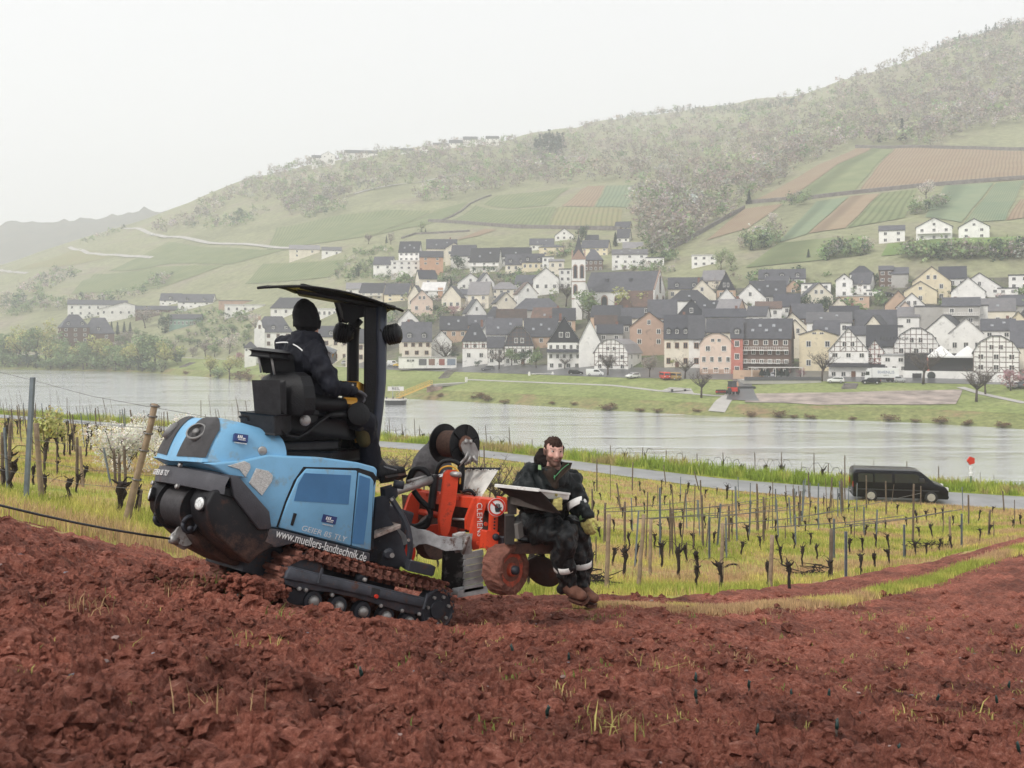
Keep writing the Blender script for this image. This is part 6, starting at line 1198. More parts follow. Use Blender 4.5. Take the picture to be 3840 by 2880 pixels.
def plate(pts,thick=.03,vec=None):
 """a plate through sighted points, given thickness away from the viewer"""
 n=len(pts);vec=vec or Vector((0,1,0));vs=[p for p in pts]+[p+vec.normalized()*thick for p in pts]
 return MB().add(vs,[list(range(n)),list(range(n,2*n))[::-1]]+[(i,(i+1)%n,n+(i+1)%n,n+i)for i in range(n)])
pv=Vector((-.64,.77,0))
wb(plate([A3(u,v,8.45)for u,v in((232,660),(305,648),(335,700),(318,800),(420,960),(470,1150),(430,1190),(300,1180),(178,1135),(186,960),(222,850))],.04,pv),'rear_side_plate',m_gun,TRC,False,.005)
wb(plate([A3(u,v,8.445)for u,v in((245,1090),(262,1080),(275,1095),(262,1160),(245,1170),(236,1150))],.01,pv),'slot',m_dark)
for i in range(9):wb(MB().lathe([(0,.008),(.006,.008)],A3(205+(i%3)*24+i*2,985+(i//3)*55+i*6,8.44),Vector((.3,-1,0)),6),'plate_hole',m_dark)
st=MB().add([A3(212,945,8.30),A3(425,862,8.42),A3(330,834,8.62),A3(214,872,8.62)]+[p-Vector((0,0,.035))for p in(A3(212,945,8.30),A3(425,862,8.42),A3(330,834,8.62),A3(214,872,8.62))],[(0,1,2,3),(7,6,5,4),(0,4,5,1),(1,5,6,2),(2,6,7,3),(3,7,4,0)])
wb(st,'step_plate',M('muddy_tread',(.34,.28,.25),.8,0,.45,30,.8,60,mud,.3,8),TRC,False,.006)
wb(MB().tube([A3(u,v,8.47)for u,v in((345,655),(390,730),(440,810),(475,890),(492,980),(495,1060),(485,1130),(440,1195))],.034,6,True,.8),'fender_arch',m_gun,TRC,'auto')
for u,v in((352,668),(482,985),(500,1150)):wb(MB().lathe([(0,.014),(.012,.014)],A3(u,v,8.42),Vector((.2,-1,0)),8),'bolt',m_steel)
wb(MB().tube([A3(470,1178,8.40),A3(662,1222,8.52)],.062,4),'tool_tube',m_gun,TRC,False,.006);wb(MB().tube([A3(655,1220,8.515),A3(668,1223,8.525)],.050,4),'tube_mouth',m_dark)
wb(plate([A3(u,v,8.62)for u,v in((505,885),(560,912),(640,922),(720,965),(890,985),(892,1052),(770,1062),(700,1032),(620,1005),(560,1010),(515,1040),(495,1000))],.05,pv),'lift_arm',m_galv,TRC,'auto',.01)
wb(plate([A3(u,v,8.6)for u,v in((290,960),(400,900),(460,960),(460,1010),(330,1060))],.04,pv),'lift_arm',m_galv,TRC,'auto',.01)
wb(MB().lathe([(-.1,.10),(.10,.10)],A3(415,1080,8.75),TL,16),'hydraulic_cover',PN['r']if 'PN' in globals()else m_gun)
wb(MB().lathe([(0,.05),(.03,.05),(.05,.03)],A3(320,1090,8.38),Vector((.3,-1,0)),12),'pivot_pin',m_gun);wb(MB().lathe([(0,.02),(.03,.02)],A3(350,1100,8.36),Vector((.3,-1,0)),10),'pivot_bolt',m_steel)
wb(MB().tube([A3(300,640,8.75),A3(380,605,8.8),A3(690,505,9.0)],.040,12),'top_link_cylinder',m_steel,TRC,True);wb(MB().tube([A3(690,505,9.0),A3(800,468,9.06)],.022,10),'piston_rod',M('chrome_rod',(.7,.7,.7),.15,.9),TRC,True)
wb(MB().tube([A3(470,530,8.85),A3(655,478,9.0)],.014,8),'guide_rod',m_steel,TRC,True);wb(MB().tube([A3(365,548,8.62),A3(445,560,8.62)],.036,12),'pipe_stub',m_gun,TRC,True)
wb(plate([A3(u,v,8.6)for u,v in((305,590),(385,570),(392,640),(350,690),(310,660))],.08,pv),'link_bracket',m_gun,TRC,False,.008)
wb(MB().box((-.42,-.45,.62),(.05,.40,1.02),TM4),'rear_housing',m_gun,TRC,False,.02)
wb(MB().tube([A3(330,720,8.75),A3(400,860,8.8)],.05,10),'hydraulic_hose',m_galv,TRC,True)
bl=M('black_vinyl',(.006,.006,.0075),.48,0,.3,10,.3,70,spec=.28);bw=M('worn_black',(.014,.014,.016),.5,0,.6,12,.2,60,spec=.32)
def slab(quad,h,vec=Vector((0,0,-1))):return plate(quad,h,vec)
wb(slab([A2(0,1090,7.95),A2(290,1120,7.75),A2(430,1110,8.0),A2(150,1085,8.5)],.16),'seat_box',bw,TRC,False,.015)
wb(slab([A2(230,1400,7.85),A2(760,1420,8.25),A2(1000,1400,8.95),A2(620,1370,9.0),A2(160,1370,8.45)],.10),'platform',bl,TRC,False,.02)
wb(slab([A2(170,1215,7.95),A2(820,1240,8.40),A2(840,1210,8.9),A2(230,1195,8.45)],.30),'seat_suspension',bl,TRC,False,.05)
wb(slab([A2(300,1345,7.9),A2(815,1330,8.35),A2(815,1300,8.8),A2(300,1320,8.3)],.07),'suspension_bellows',bw,TRC,False,.02)
wb(slab([A2(380,1080,7.98),A2(890,1150,8.38),A2(960,1115,8.85),A2(450,1060,8.45)],.17),'seat_cushion',bl,TRC,'auto',.05,3)
def shell(rows_,thick,nrm):
 b=MB();b.grid(rows_);back=[[p+nrm*thick for p in r]for r in rows_];b.grid([r[::-1]for r in back]);nr,nc=len(rows_),len(rows_[0])
 for i in range(nr-1):
  b.add([rows_[i][0],rows_[i+1][0],back[i+1][0],back[i][0]],[(0,1,2,3)]);b.add([rows_[i][-1],rows_[i+1][-1],back[i+1][-1],back[i][-1]],[(3,2,1,0)])
 b.add(rows_[0]+back[0][::-1],[list(range(2*nc))]);b.add(rows_[-1]+back[-1][::-1],[list(range(2*nc))[::-1]]);return b
backn=Vector((.72,.66,-.05))
rows=[]
for v,w,off in((760,.34,.06),(800,.72,.03),(880,.95,.0),(980,1.0,0),(1080,.98,0),(1120,.9,0)):
 c0=A2(225+(v-760)*.02,v,8.02);rows.append([c0+(TL*.30+Vector((.06,.02,0)))*w*s+backn*(.10*s*s+off)for s in(-1,-.6,-.2,.2,.6,1)])
wb(shell(rows,.10,backn),'backrest',bl,TRC,True)
wb(slab([A2(118,850,7.86),A2(315,850,7.84),A2(320,1100,7.84),A2(140,1100,7.86)],.05,backn),'backrest_cover',bw,TRC,False,.02)
hr=wb(slab([A2(88,575,7.98),A2(250,592,7.90),A2(405,605,8.16),A2(385,585,8.35),A2(170,560,8.3)],.055),'headrest',bl,TRC,'auto',.02,3)
wb(slab([A2(145,605,8.05),A2(395,620,8.18),A2(390,760,8.18),A2(170,770,8.05)],.05,backn),'headrest_pad',bl,TRC,False,.02)
for u in((150,600,175,770),(255,610,285,785)):wb(MB().tube([A2(u[0],u[1],7.98),A2(u[2],u[3],7.98)],.009,6),'headrest_rod',m_steel,TRC,True)
wb(MB().tube([A2(360,810,8.1),A2(440,900,8.1),A2(490,975,8.12),A2(560,990,8.14),A2(640,1010,8.2)],[.05,.05,.055,.06,.05],8),'side_bolster',bl,TRC,True)
ar=wb(MB().tube([A2(540,1020,8.12),A2(640,1025,8.2),A2(760,1030,8.28),A2(865,1030,8.36)],[.055,.075,.07,.05],10),'armrest',bl,TRC,True)
wb(MB().tube([A2(735,1125,8.25),A2(905,1115,8.38)],.03,10),'control_tube',bw,TRC,True);wb(MB().lathe([(-.08,.06),(-.06,.10),(.06,.10),(.08,.06)],A2(965,1120,8.42),Vector((.5,-.8,.2)),18),'control_pod',bl,TRC,'auto')
wb(MB().tube([A2(935,1060,8.44),A2(965,1020,8.46),A2(1005,1075,8.47),A2(1020,1015,8.48)],.008,6),'lever',M('chrome_lever',(.6,.6,.6),.2,.8),TRC,True)
wb(MB().tube([A2(300,1215,7.84),A2(380,1290,7.9),A2(480,1305,7.97),A2(560,1260,8.05),A2(650,1180,8.14),A2(735,1120,8.22)],.030,6,True,.35),'seat_belt',bw,TRC,True)
wb(MB().lathe([(0,.045),(.01,.045),(.02,.02)],A2(540,1165,8.0),Vector((.4,-.9,0)),14),'belt_anchor',m_steel,TRC,True)
wb(slab([A2(480,1000,8.05),A2(590,1010,8.12),A2(570,1180,8.10),A2(500,1190,8.03)],.06,backn),'armrest_bracket',bw,TRC,False,.02)
wb(MB().tube([A2(185,1415,7.72),A2(250,1375,7.85),A2(350,1400,8.0),A2(450,1440,8.1)],.028,8,True,.6),'hold_strap',bl,TRC,True);wb(MB().lathe([(0,.036),(.012,.036),(.016,.026),(.018,0)],A2(185,1418,7.70),Vector((.3,-.95,0)),18,False),'strap_bolt',m_steel,TRC,True)
wb(MB().tube([A2(-5,1140,7.75),A2(20,1125,7.75),A2(60,1135,7.78),A2(70,1170,7.78)],.012,6),'hood_handle',bw,TRC,True)
yl=M('console_yellow',(.70,.36,.04),.5,var=.1)
cs=wb(slab([A2(785,835,8.55),A2(975,845,8.75),A2(1060,885,9.0),A2(870,850,9.1)],.11),'control_console',yl,TRC,False,.012);wb(slab([A2(790,838,8.535),A2(970,850,8.735),A2(968,885,8.735),A2(795,868,8.535)],.02,Vector((-.5,.8,0))),'console_panel',bw,cs);wb(slab([A2(850,985,8.5),A2(1000,1000,8.65),A2(1010,980,8.8),A2(880,972,8.7)],.04),'console_base',yl,TRC,False,.006)
for i in range(5):wb(MB().lathe([(0,.010),(.012,.010)],A2(815+i*30,858+i*3,8.53+.03*i),Vector((.3,-.9,0)),8),'knob',m_steel,cs)
mn=wb(slab([A2(680,590,8.75),A2(765,620,8.75),A2(735,715,8.75),A2(690,690,8.75)],.10,Vector((-.3,.9,0))),'monitor_arm',yl,TRC,False,.012);wb(slab([A2(672,545,8.7),A2(720,545,9.0),A2(803,580,9.0),A2(760,612,8.7)],.09),'monitor_hood',m_galv,mn,False,.008)
wb(MB().tube([A2(875,1000,8.6),A2(905,1040,8.6),A2(880,1075,8.6)],.032,8),'rubber_boot',bl,TRC,True);wb(MB().tube([A2(945,1275,8.9),A2(965,1350,8.9)],.012,6),'orange_hose',yl,TRC,True)
def curve(pts,n):
 P=[Vector(p)for p in pts];out=[]
 for i in range(n+1):
  s=i/n*(len(P)-1);k=min(int(s),len(P)-2);t=s-k;p0,p1,p2,p3=P[max(k-1,0)],P[k],P[k+1],P[min(k+2,len(P)-1)]
  out.append(0.5*((2*p1)+(p2-p0)*t+(2*p0-5*p1+4*p2-p3)*t*t+(3*p1-p0-3*p2+p3)*t**3))
 return out
ne=curve([A2(150,66,7.85),A2(480,52,8.12),A2(720,74,8.3),A2(1000,132,8.55),A2(1350,256,8.85)],12);fe=curve([A2(452,100,8.62),A2(560,112,8.8),A2(760,150,9.0),A2(1000,200,9.2),A2(1208,266,9.42)],12)
gm,n_,l_,b_=newmat('tinted_canopy');b_.inputs['Base Color'].default_value=(.03,.028,.012,1);b_.inputs['Roughness'].default_value=.12
tp=n_.new('ShaderNodeBsdfTransparent');tp.inputs[0].default_value=(.42,.38,.16,1);mx=n_.new('ShaderNodeMixShader');mx.inputs[0].default_value=.55;oo=[q for q in n_ if q.type=='OUTPUT_MATERIAL'][0];l_.new(b_.outputs[0],mx.inputs[1]);l_.new(tp.outputs[0],mx.inputs[2]);l_.new(mx.outputs[0],oo.inputs[0])
rows=[[a.lerp(b,w)+Vector((0,0,.03*math.sin(math.pi*w)))for a,b in zip(ne,fe)]for w in(0,.25,.5,.75,1)]
cn=wb(shell(rows,.008,Vector((0,0,1))),'canopy',gm,TRC,True)
wb(MB().tube(ne,.016,6,True,.7).tube(fe,.014,6).tube([r[0]for r in rows],.012,6).tube([r[-1]for r in rows],.012,6),'canopy_frame',bl,cn,True)
wb(MB().tube([rows[1][3].lerp(rows[2][3],.5),rows[2][12]],.03,4),'canopy_rib',bl,cn)
wb(slab([A2(480,78,8.3),A2(1180,205,8.85),A2(1210,262,9.2),A2(830,165,9.0),A2(500,100,8.5)],.035),'canopy_bracket',bl,cn,False,.01)
wb(plate([A2(u,v,8.9)for u,v in((840,170),(1200,205),(1200,300),(1140,320),(1100,285),(1040,285),(975,300),(930,340),(880,330),(870,260))],.10,pv),'post_head',bl,TRC,'auto',.02)
for u in((800,235,850,390),(1150,300,1170,410)):wb(MB().tube([A2(u[0],u[1],8.9),A2(u[2],u[3],8.9)],.022,6,True,.6),'canopy_strut',bl,TRC,True)
wb(MB().tube([A2(990,320,9.0),A2(945,370,9.0),A2(938,500,9.0),A2(936,850,8.98),A2(905,1150,8.95),A2(862,1460,8.9)],[.05,.055,.055,.055,.05,.045],10),'canopy_post',bl,TRC,True)
wb(MB().tube([A2(1090,220,8.9),A2(1090,500,8.88),A2(1088,1000,8.84),A2(1075,1270,8.8)],.092,4),'canopy_post',bl,TRC,False,.015)
wb(MB().tube([A2(1172,220,8.86),A2(1172,500,8.85),A2(1165,850,8.83),A2(1140,1100,8.81),A2(1110,1330,8.8),A2(1080,1450,8.8)],[.05]*6,12),'roll_bar',M('roll_bar_blue_black',(.03,.036,.055),.35,.1,.2,5),TRC,True)
for u,v,s in((1265,450,1),(850,440,-1)):
 lp=wb(MB().lathe([(-.10,.03),(-.07,.07),(-.03,.085),(.03,.088),(.07,.07),(.085,.02)],A2(u,v,8.85),Vector((s*.8,-.2,.15)),16),'work_lamp',bl,TRC,True)
 for k in range(5):wb(MB().lathe([(-.01,.083),(0,.094),(.01,.083)],A2(u,v,8.85)+Vector((s*.8,-.2,.15)).normalized()*(-.04+k*.022),Vector((s*.8,-.2,.15)),16,False),'cooling_rib',bl,lp)
 wb(MB().tube([A2(u-s*110,v-20,8.88),A2(u-s*50,v,8.86)],.02,6),'lamp_bracket',bl,lp);wb(MB().tube([A2(u-s*150,v-40,8.9),A2(u-s*100,v-38,8.8),A2(u-s*70,v+20,8.82),A2(u-s*90,v+45,8.88)],.007,5),'lamp_wire',bl,lp)
cp=CABLE0;fw=(at(0,1895,6.72)-cp);far_end=cp+fw*3.4
cbl=MB().tube([cp+fw*t+Vector((0,0,-.02*math.sin(min(t,1)*math.pi)))for t in np.linspace(0,3.4,18)],.0085,8)
CB=empty('winch_cable',cp);tag(CB,'taut steel winch cable running from the tractor nose to the left edge','cable');wb(cbl,'steel_rope',M('wire_rope_line',(.05,.05,.055),.45,.4,.3,60),CB,True,o=cp)
#  VINE PLANTER behind the crawler
PLO=A3(900,1000,9.0);PL=empty('vine_planter',PLO);tag(PL,'red three-point vine planting machine with muddy wheel and cable reel','planter')
def pb(mb,name,mat,parent=PL,smooth=False,bevel=0.0,seg=2):return wb(mb,name,mat,parent,smooth,bevel,seg,PLO)
m_red=M('red_implement_paint',(.66,.062,.022),.42,0,.18,6,.12,60,(.10,.035,.025),.16,6)
def P3(pts,d):return[A3(u,v,d if not callable(d)else d(u))for u,v in pts]
def bard(u):return 9.62-(u-540)/700*.98
pb(MB().tube([A3(545,636,bard(545)),A3(1238,722,bard(1238))],.072,4),'cross_beam',m_red,PL,False,.006)
pb(plate(P3([(1205,655),(1240,660),(1238,760),(1200,755)],8.62),.06,pv),'beam_end',m_red,PL,False,.006)
for d in(8.98,9.16):
 pb(plate(P3([(748,640),(770,470),(795,445),(850,447),(868,480),(855,600),(845,705),(815,800),(800,910),(772,962),(738,940),(726,830),(738,705)],d),.03,pv),'tower_plate',m_red,PL,False,.005)
pb(MB().lathe([(-.1,.025),(.12,.025)],A3(815,470,9.0),TL,12),'top_link_pin',m_steel,PL,True)
for i,(pts,d)in enumerate([([(455,770),(500,640),(545,590),(580,592),(565,700),(552,800),(548,862),(492,872),(478,822)],9.52),([(940,905),(938,822),(958,768),(1000,664),(1028,668),(990,800),(988,900)],8.86),([(975,905),(1000,800),(1045,670),(1092,678),(1058,790),(1050,900),(1062,1042),(985,1060)],8.72),([(515,880),(520,720),(560,600),(590,600),(575,740),(565,865)],9.7)]):
 pb(plate(P3(pts,d),.035,pv),'frame_plate',m_red,PL,False,.005)
pb(plate(P3([(620,880),(740,868),(910,905),(925,980),(850,985),(740,965),(625,920)],9.15),.04,pv),'lower_plate',m_red,PL,False,.005)
pb(MB().tube([A3(575,765,9.5),A3(728,795,9.25)],.030,12),'cross_tube',m_red,PL,True);pb(MB().tube([A3(830,822,9.1),A3(940,828,8.95)],.012,8),'cylinder_rod',m_steel,PL,True)
pb(plate(P3([(590,690),(950,745),(930,900),(800,880),(600,840)],9.5),.3,pv),'gear_housing',m_blk,PL,False,.03);pb(plate(P3([(1060,790),(1110,760),(1200,780),(1210,940),(1090,950)],8.9),.2,pv),'drive_housing',m_blk,PL,False,.03)
pb(plate(P3([(1098,922),(1178,932),(1176,1048),(1088,1058)],8.58),.09,pv),'wheel_bracket',m_red,PL,False,.008);pb(plate(P3([(1135,742),(1178,745),(1168,925),(1125,918)],8.60),.04,pv),'depth_bar',m_red,PL,False,.004)
for k in range(6):pb(MB().lathe([(0,.009),(.008,.009)],A3(1152-k,770+k*25,8.585),Vector((.3,-1,0)),8),'bar_hole',m_dark)
pb(MB().lathe([(0,.03),(.03,.03),(.04,.015)],A3(1158,960,8.55),Vector((.3,-1,0)),12),'pivot_bolt',m_gun,PL,True)
for u,v,d in((860,660,9.05),(625,630,9.42),(1108,700,8.62),(1080,860,8.7),(1020,1010,8.68),(700,620,9.3)):pb(MB().lathe([(0,.018),(.014,.018)],A3(u,v,d),Vector((.3,-1,0)),8),'bolt',m_red)
sg=pb(MB().lathe([(0,.078),(.004,.078)],A3(1166,730,8.52),Vector((.25,-1,.12)),28),'warning_sign',m_white);sn=Vector((.25,-1,.12)).normalized();sr=Vector((1,.25,0)).normalized();su=sn.cross(sr)*-1;sc=A3(1166,730,8.52)+sn*.006
if su.z<0:su=-su
rg=MB()
for k in range(28):
 a0,a1=6.2832*k/28,6.2832*(k+1)/28;rg.add([sc+(sr*math.cos(q)+su*math.sin(q))*rr for q,rr in((a0,.058),(a0,.075),(a1,.075),(a1,.058))],[(0,1,2,3)])
rg.add([sc+sr*x+su*y for x,y in((-.052,.040),(-.040,.052),(.052,-.040),(.040,-.052))],[(0,1,2,3)]);pb(rg,'red_ring',PN['r']if 'PN' in globals()else m_red,sg)
hnd=MB();hnd.add([sc+sn*.002+sr*x+su*y for x,y in((-.012,-.040),(.024,-.040),(.028,-.006),(-.018,-.006))],[(0,1,2,3)])
for i in range(4):hnd.add([sc+sn*.002+sr*(x+dx)+su*y for x,dx,y in((-.017+i*.0115,0,-.006),(-.017+i*.0115,.008,-.006),(-.017+i*.0125,.008,.034-abs(i-1.5)*.006),(-.017+i*.0125,0,.034-abs(i-1.5)*.006))],[(0,1,2,3)])
hnd.add([sc+sn*.002+sr*x+su*y for x,y in((.024,-.03),(.044,-.004),(.036,.002),(.022,-.014))],[(0,1,2,3)]);pb(hnd,'hand_symbol',m_dark,sg)
br=(A3(1238,722,bard(1238))-A3(545,636,bard(545)))
wtext('CLEMENS',A3(932,700,bard(932)-.085),Vector((0,0,1)),br,.075,m_white,PL,PLO);wtext('CLEMENS',A3(1033,826,8.70),Vector((1,0.3,.12)),Vector((0.02,-.02,-1)),.070,m_white,PL,PLO)
wc=A3(1235,1210,8.5);wax=(TL+Vector((.12,.1,0))).normalized()
rs=MB();prof=[(-.10,.10),(-.105,.17),(-.09,.205),(-.04,.215),(.03,.215),(.085,.205),(.10,.185),(.095,.15),(.06,.14)]
rs.lathe(prof,wc,wax,48);r_=random.Random(4);rs.v=[tuple(Vector(p)+Vector((r_.uniform(-1,1),r_.uniform(-1,1),r_.uniform(-1,1)))*.009)for p in rs.v]
wh=pb(rs,'gauge_wheel',m_mudtr,PL,False);pb(MB().lathe([(.05,.15),(.075,.148),(.06,.10),(.045,.06),(.09,.055),(.095,.03),(.13,.03),(.135,0)],wc,wax,28,False),'wheel_disc',M('muddy_red_rim',(.42,.07,.035),.5,0,.4,14,.3,60,(.20,.09,.065),.4,9),wh,'auto');pb(MB().lathe([(.06,.04),(.13,.036),(.14,.02),(.142,0)],wc,wax,14,False),'wheel_hub',m_gun,wh,True)
pb(plate(P3([(775,1062),(930,1060),(912,1405),(880,1420),(765,1325)],9.02),.05,pv),'coulter_plate',M('oily_steel',(.12,.115,.115),.35,.4,.5,6,.1,50,(.02,.018,.018),.45,4),PL,False,.006)
for i in range(6):v=1085+i*52;pb(plate(P3([(922,v+8),(1060,v-22),(1062,v+18),(915,v+48)],8.95-.01*i),.02,pv),'louvre',m_galv,PL,False,.003)
pb(plate(P3([(880,1385),(1085,1350),(1090,1390),(870,1425)],8.9),.10,pv),'skid',m_galv,PL,False,.01)
pb(plate(P3([(885,960),(930,945),(968,945),(960,1010),(965,1080),(905,1090),(882,1020)],8.66),.10,pv),'coupling_hook',m_steel,PL,False,.012);pb(MB().tube([A3(900,1085,8.64),A3(930,1000,8.62),A3(945,960,8.64)],.018,8),'coupling_lever',m_steel,PL,True)
pb(MB().lathe([(-.06,.21),(.06,.21)],A3(680,960,9.35),wax,28),'coulter_disc',m_blk,PL,False,.008)
rc0,rc1=A3(772,235,9.85),A3(895,243,9.52);rax=(rc1-rc0).normalized();rax=(TL*.9+Vector((.1,0,0))).normalized();L_=.30;rc0=A3(838,238,9.45)-rax*L_/2
re=pb(MB().lathe([(0,.19),(.012,.19)],rc0,rax,36).lathe([(L_-.012,.19),(L_,.19)],rc0,rax,36).lathe([(.012,.05),(L_-.012,.05)],rc0,rax,18),'cable_reel',bl,PL,'auto');sp_=MB()
for i in range(13):sp_.lathe([(.02+i*.018,.118),(.029+i*.018,.126),(.038+i*.018,.118)],rc0,rax,30,False)
pb(sp_,'wound_rope',M('brown_rope',(.10,.055,.04),.8,0,.3,30),re,True)
pb(MB().lathe([(L_+.001,.085),(L_+.02,.08),(L_+.022,.03),(L_+.06,.03)],rc0,rax,20),'reel_hub',M('rusty_hub',(.13,.06,.04),.7,.2,.4,20),re,True)
for k in range(6):
 q=6.283*k/6+.3;u_=rax.cross(Vector((0,0,1))).normalized();w_=rax.cross(u_);c=rc0+rax*(L_+.004);pb(MB().tube([c+(u_*math.cos(q)+w_*math.sin(q))*.09,c+(u_*math.cos(q)+w_*math.sin(q))*.18],.012,4),'reel_spoke',bl,re)
pb(plate(P3([(905,250),(930,215),(985,245),(1010,300),(1005,370),(965,330),(930,310)],9.25),.10,pv),'hydraulic_motor',m_steel,PL,False,.02)
for pts in(((945,300),(925,350),(890,385),(870,410)),((965,330),(950,370),(920,400)),((985,330),(1000,365),(1015,370)),((925,240),(930,205)),((965,205),(968,240))):pb(MB().tube(P3(pts,9.2),.014,8),'hydraulic_fitting',m_steel,PL,True)
pb(MB().tube(P3([(890,380),(892,470),(882,560),(875,620)],9.3),.035,8),'reel_stand',bl,PL,True)
for pts,r_,m_ in((((700,470),(715,410),(760,372),(830,372),(880,400)),.019,bl),(((715,460),(740,425),(800,410),(850,430),(880,480),(882,550)),.008,yl),(((485,520),(510,450),(560,430),(610,450),(640,490),(650,560)),.026,bl),(((688,480),(680,560),(668,650),(658,740)),.036,bw),(((520,600),(570,670),(640,740),(650,800),(590,860),(520,885)),.026,bl),(((640,470),(600,430),(540,440),(500,500)),.02,bl),(((500,880),(560,890),(620,870),(645,800)),.03,bl),(((900,610),(960,600),(1000,640)),.015,bl),(((840,470),(870,470),(885,500)),.014,bl)):
 pb(MB().tube(curve([A3(u,v,8.98)for u,v in pts],14),r_,8),'hose',m_,PL,True)
hw_=pb(plate([A3(928,432,9.5),A3(1186,434,9.2),A3(1040,655,9.05),A3(895,602,9.35)],.015,Vector((0,1,.2))),'hopper_shield',M('dusty_white_sheet',(.62,.6,.56),.6,0,.2,6,.1,40,(.3,.22,.18),.2,7),PL,False,.003);pb(MB().tube([A3(925,430,9.5),A3(1190,432,9.2)],.014,6),'shield_rim',m_gun,hw_);wtext('CLEMENS',A3(1045,458,9.33),Vector((0,0,1)),A3(1186,434,9.2)-A3(928,432,9.5),.075,M('faded_lettering',(.78,.77,.74),.5),hw_,PLO,sx=1.3)
pb(plate([A3(890,600,9.2),A3(1040,655,9.0),A3(1075,670,9.2),A3(930,610,9.5)],.10,Vector((0,0,-1))),'hopper_floor',m_blk,PL)
for i in range(26):
 a_=A3(900+i*5,615+(i%5)*6,9.1);pb(MB().tube([a_,a_+Vector((random.uniform(-.05,.05),.02,random.uniform(.0,.07)))],.003,4),'vine_root',M('root_brown',(.2,.11,.06),.9)if i==0 else bpy.data.materials['root_brown'])
tw=M('tray_white',(.72,.71,.68),.55,0,.15,8,.1,40,(.35,.28,.24),.12,6);td=M('tray_underside',(.035,.03,.028),.7,0,.4,10)
ty=pb(plate([A4(138,524,8.20),A4(524,566,7.98),A4(716,776,8.05),A4(560,712,8.15),A4(262,622,8.28)],.02,Vector((0,1,.1))),'plant_tray',td,PL,False,.003)
pb(MB().tube([A4(136,522,8.2),A4(526,564,7.98)],.016,4).tube([A4(526,564,7.98),A4(797,597,8.25)],.012,4),'tray_rim',tw,ty);pb(plate([A4(528,566,8.0),A4(797,598,8.27),A4(788,648,8.27),A4(612,642,8.12)],.012,Vector((0,1,.1))),'tray_side',tw,ty)
pb(plate([A4(140,520,8.22),A4(528,562,8.0),A4(797,594,8.27),A4(420,548,8.75)],.012,Vector((0,0,-1))),'tray_floor',tw,ty)
pb(plate([A4(275,625,8.27),A4(330,640,8.25),A4(325,780,8.3),A4(280,780,8.3)],.05,pv),'tray_post',td);pb(plate([A4(290,625,8.24),A4(680,735,8.12),A4(660,770,8.14),A4(290,690,8.24)],.03,pv),'tray_brace',M('weathered_wood',(.10,.085,.075),.85,0,.4,12),ty)
for a_,b_2,w_ in(((262,780),(258,1035),.055),((325,850),(340,985),.05)):pb(MB().tube([A4(*a_,8.4),A4(*b_2,8.42)],w_,4),'seat_upright',td if w_>.051 else M('grey_wood',(.16,.15,.14),.85),PL,False,.004)
pb(MB().tube([A4(250,1075,8.5),A4(655,1075,8.6)],.065,4),'seat_rail',m_blk,PL,False,.006);pb(MB().tube([A4(235,1020,8.55),A4(150,1010,8.65)],.05,4),'seat_rail',m_gun,PL)
pb(slab([A4(362,960,8.45),A4(640,1005,8.55),A4(640,985,8.95),A4(380,930,8.9)],.045),'seat_pan',M('seat_grey',(.05,.052,.055),.4,.2,.3,9),PL,'auto',.015);pb(MB().tube([A4(540,1100,8.65),A4(570,1210,8.7)],.028,6),'disc_arm',m_gun,PL)
dn=Vector((-.35,-.75,-.42)).normalized();pb(MB().lathe([(0,.15),(.006,.165),(.02,.165),(.024,.15),(.03,.05),(.05,.04)],A4(560,1295,8.7),-dn,32),'closing_disc',M('disc_dark',(.06,.05,.048),.5,.3,.4,6,.2,50,mud,.25,5),PL,'auto')
sh=MB();rr_=np.random.default_rng(5);c_=A3(645,400,9.9);nr,nc=14,26;rows=[]
for j in range(nr):
 t=j/(nr-1);row=[]
 for i in range(nc):
  a_=6.2832*i/(nc-1);f_=1+.16*math.sin(a_*5+t*4)+.10*math.sin(a_*11-t*7);r2=(.02+.17*math.sin(min(1,t*1.25)*math.pi/2))*f_;row.append(c_+Vector((r2*math.cos(a_)*1.05,r2*math.sin(a_)*.75,.20-.42*t**1.2+.025*math.sin(a_*7)+.03*math.sin(a_*3+1))))
 rows.append(row)
CV=empty('cover_sheet',c_);tag(CV,'crumpled dark grey cover sheet bunched up under the cable reel','cover');sh.grid(rows);wb(sh,'sheet',M('grey_tarpaulin',(.07,.066,.07),.6,0,.5,14,.8,18),CV,True,o=c_)
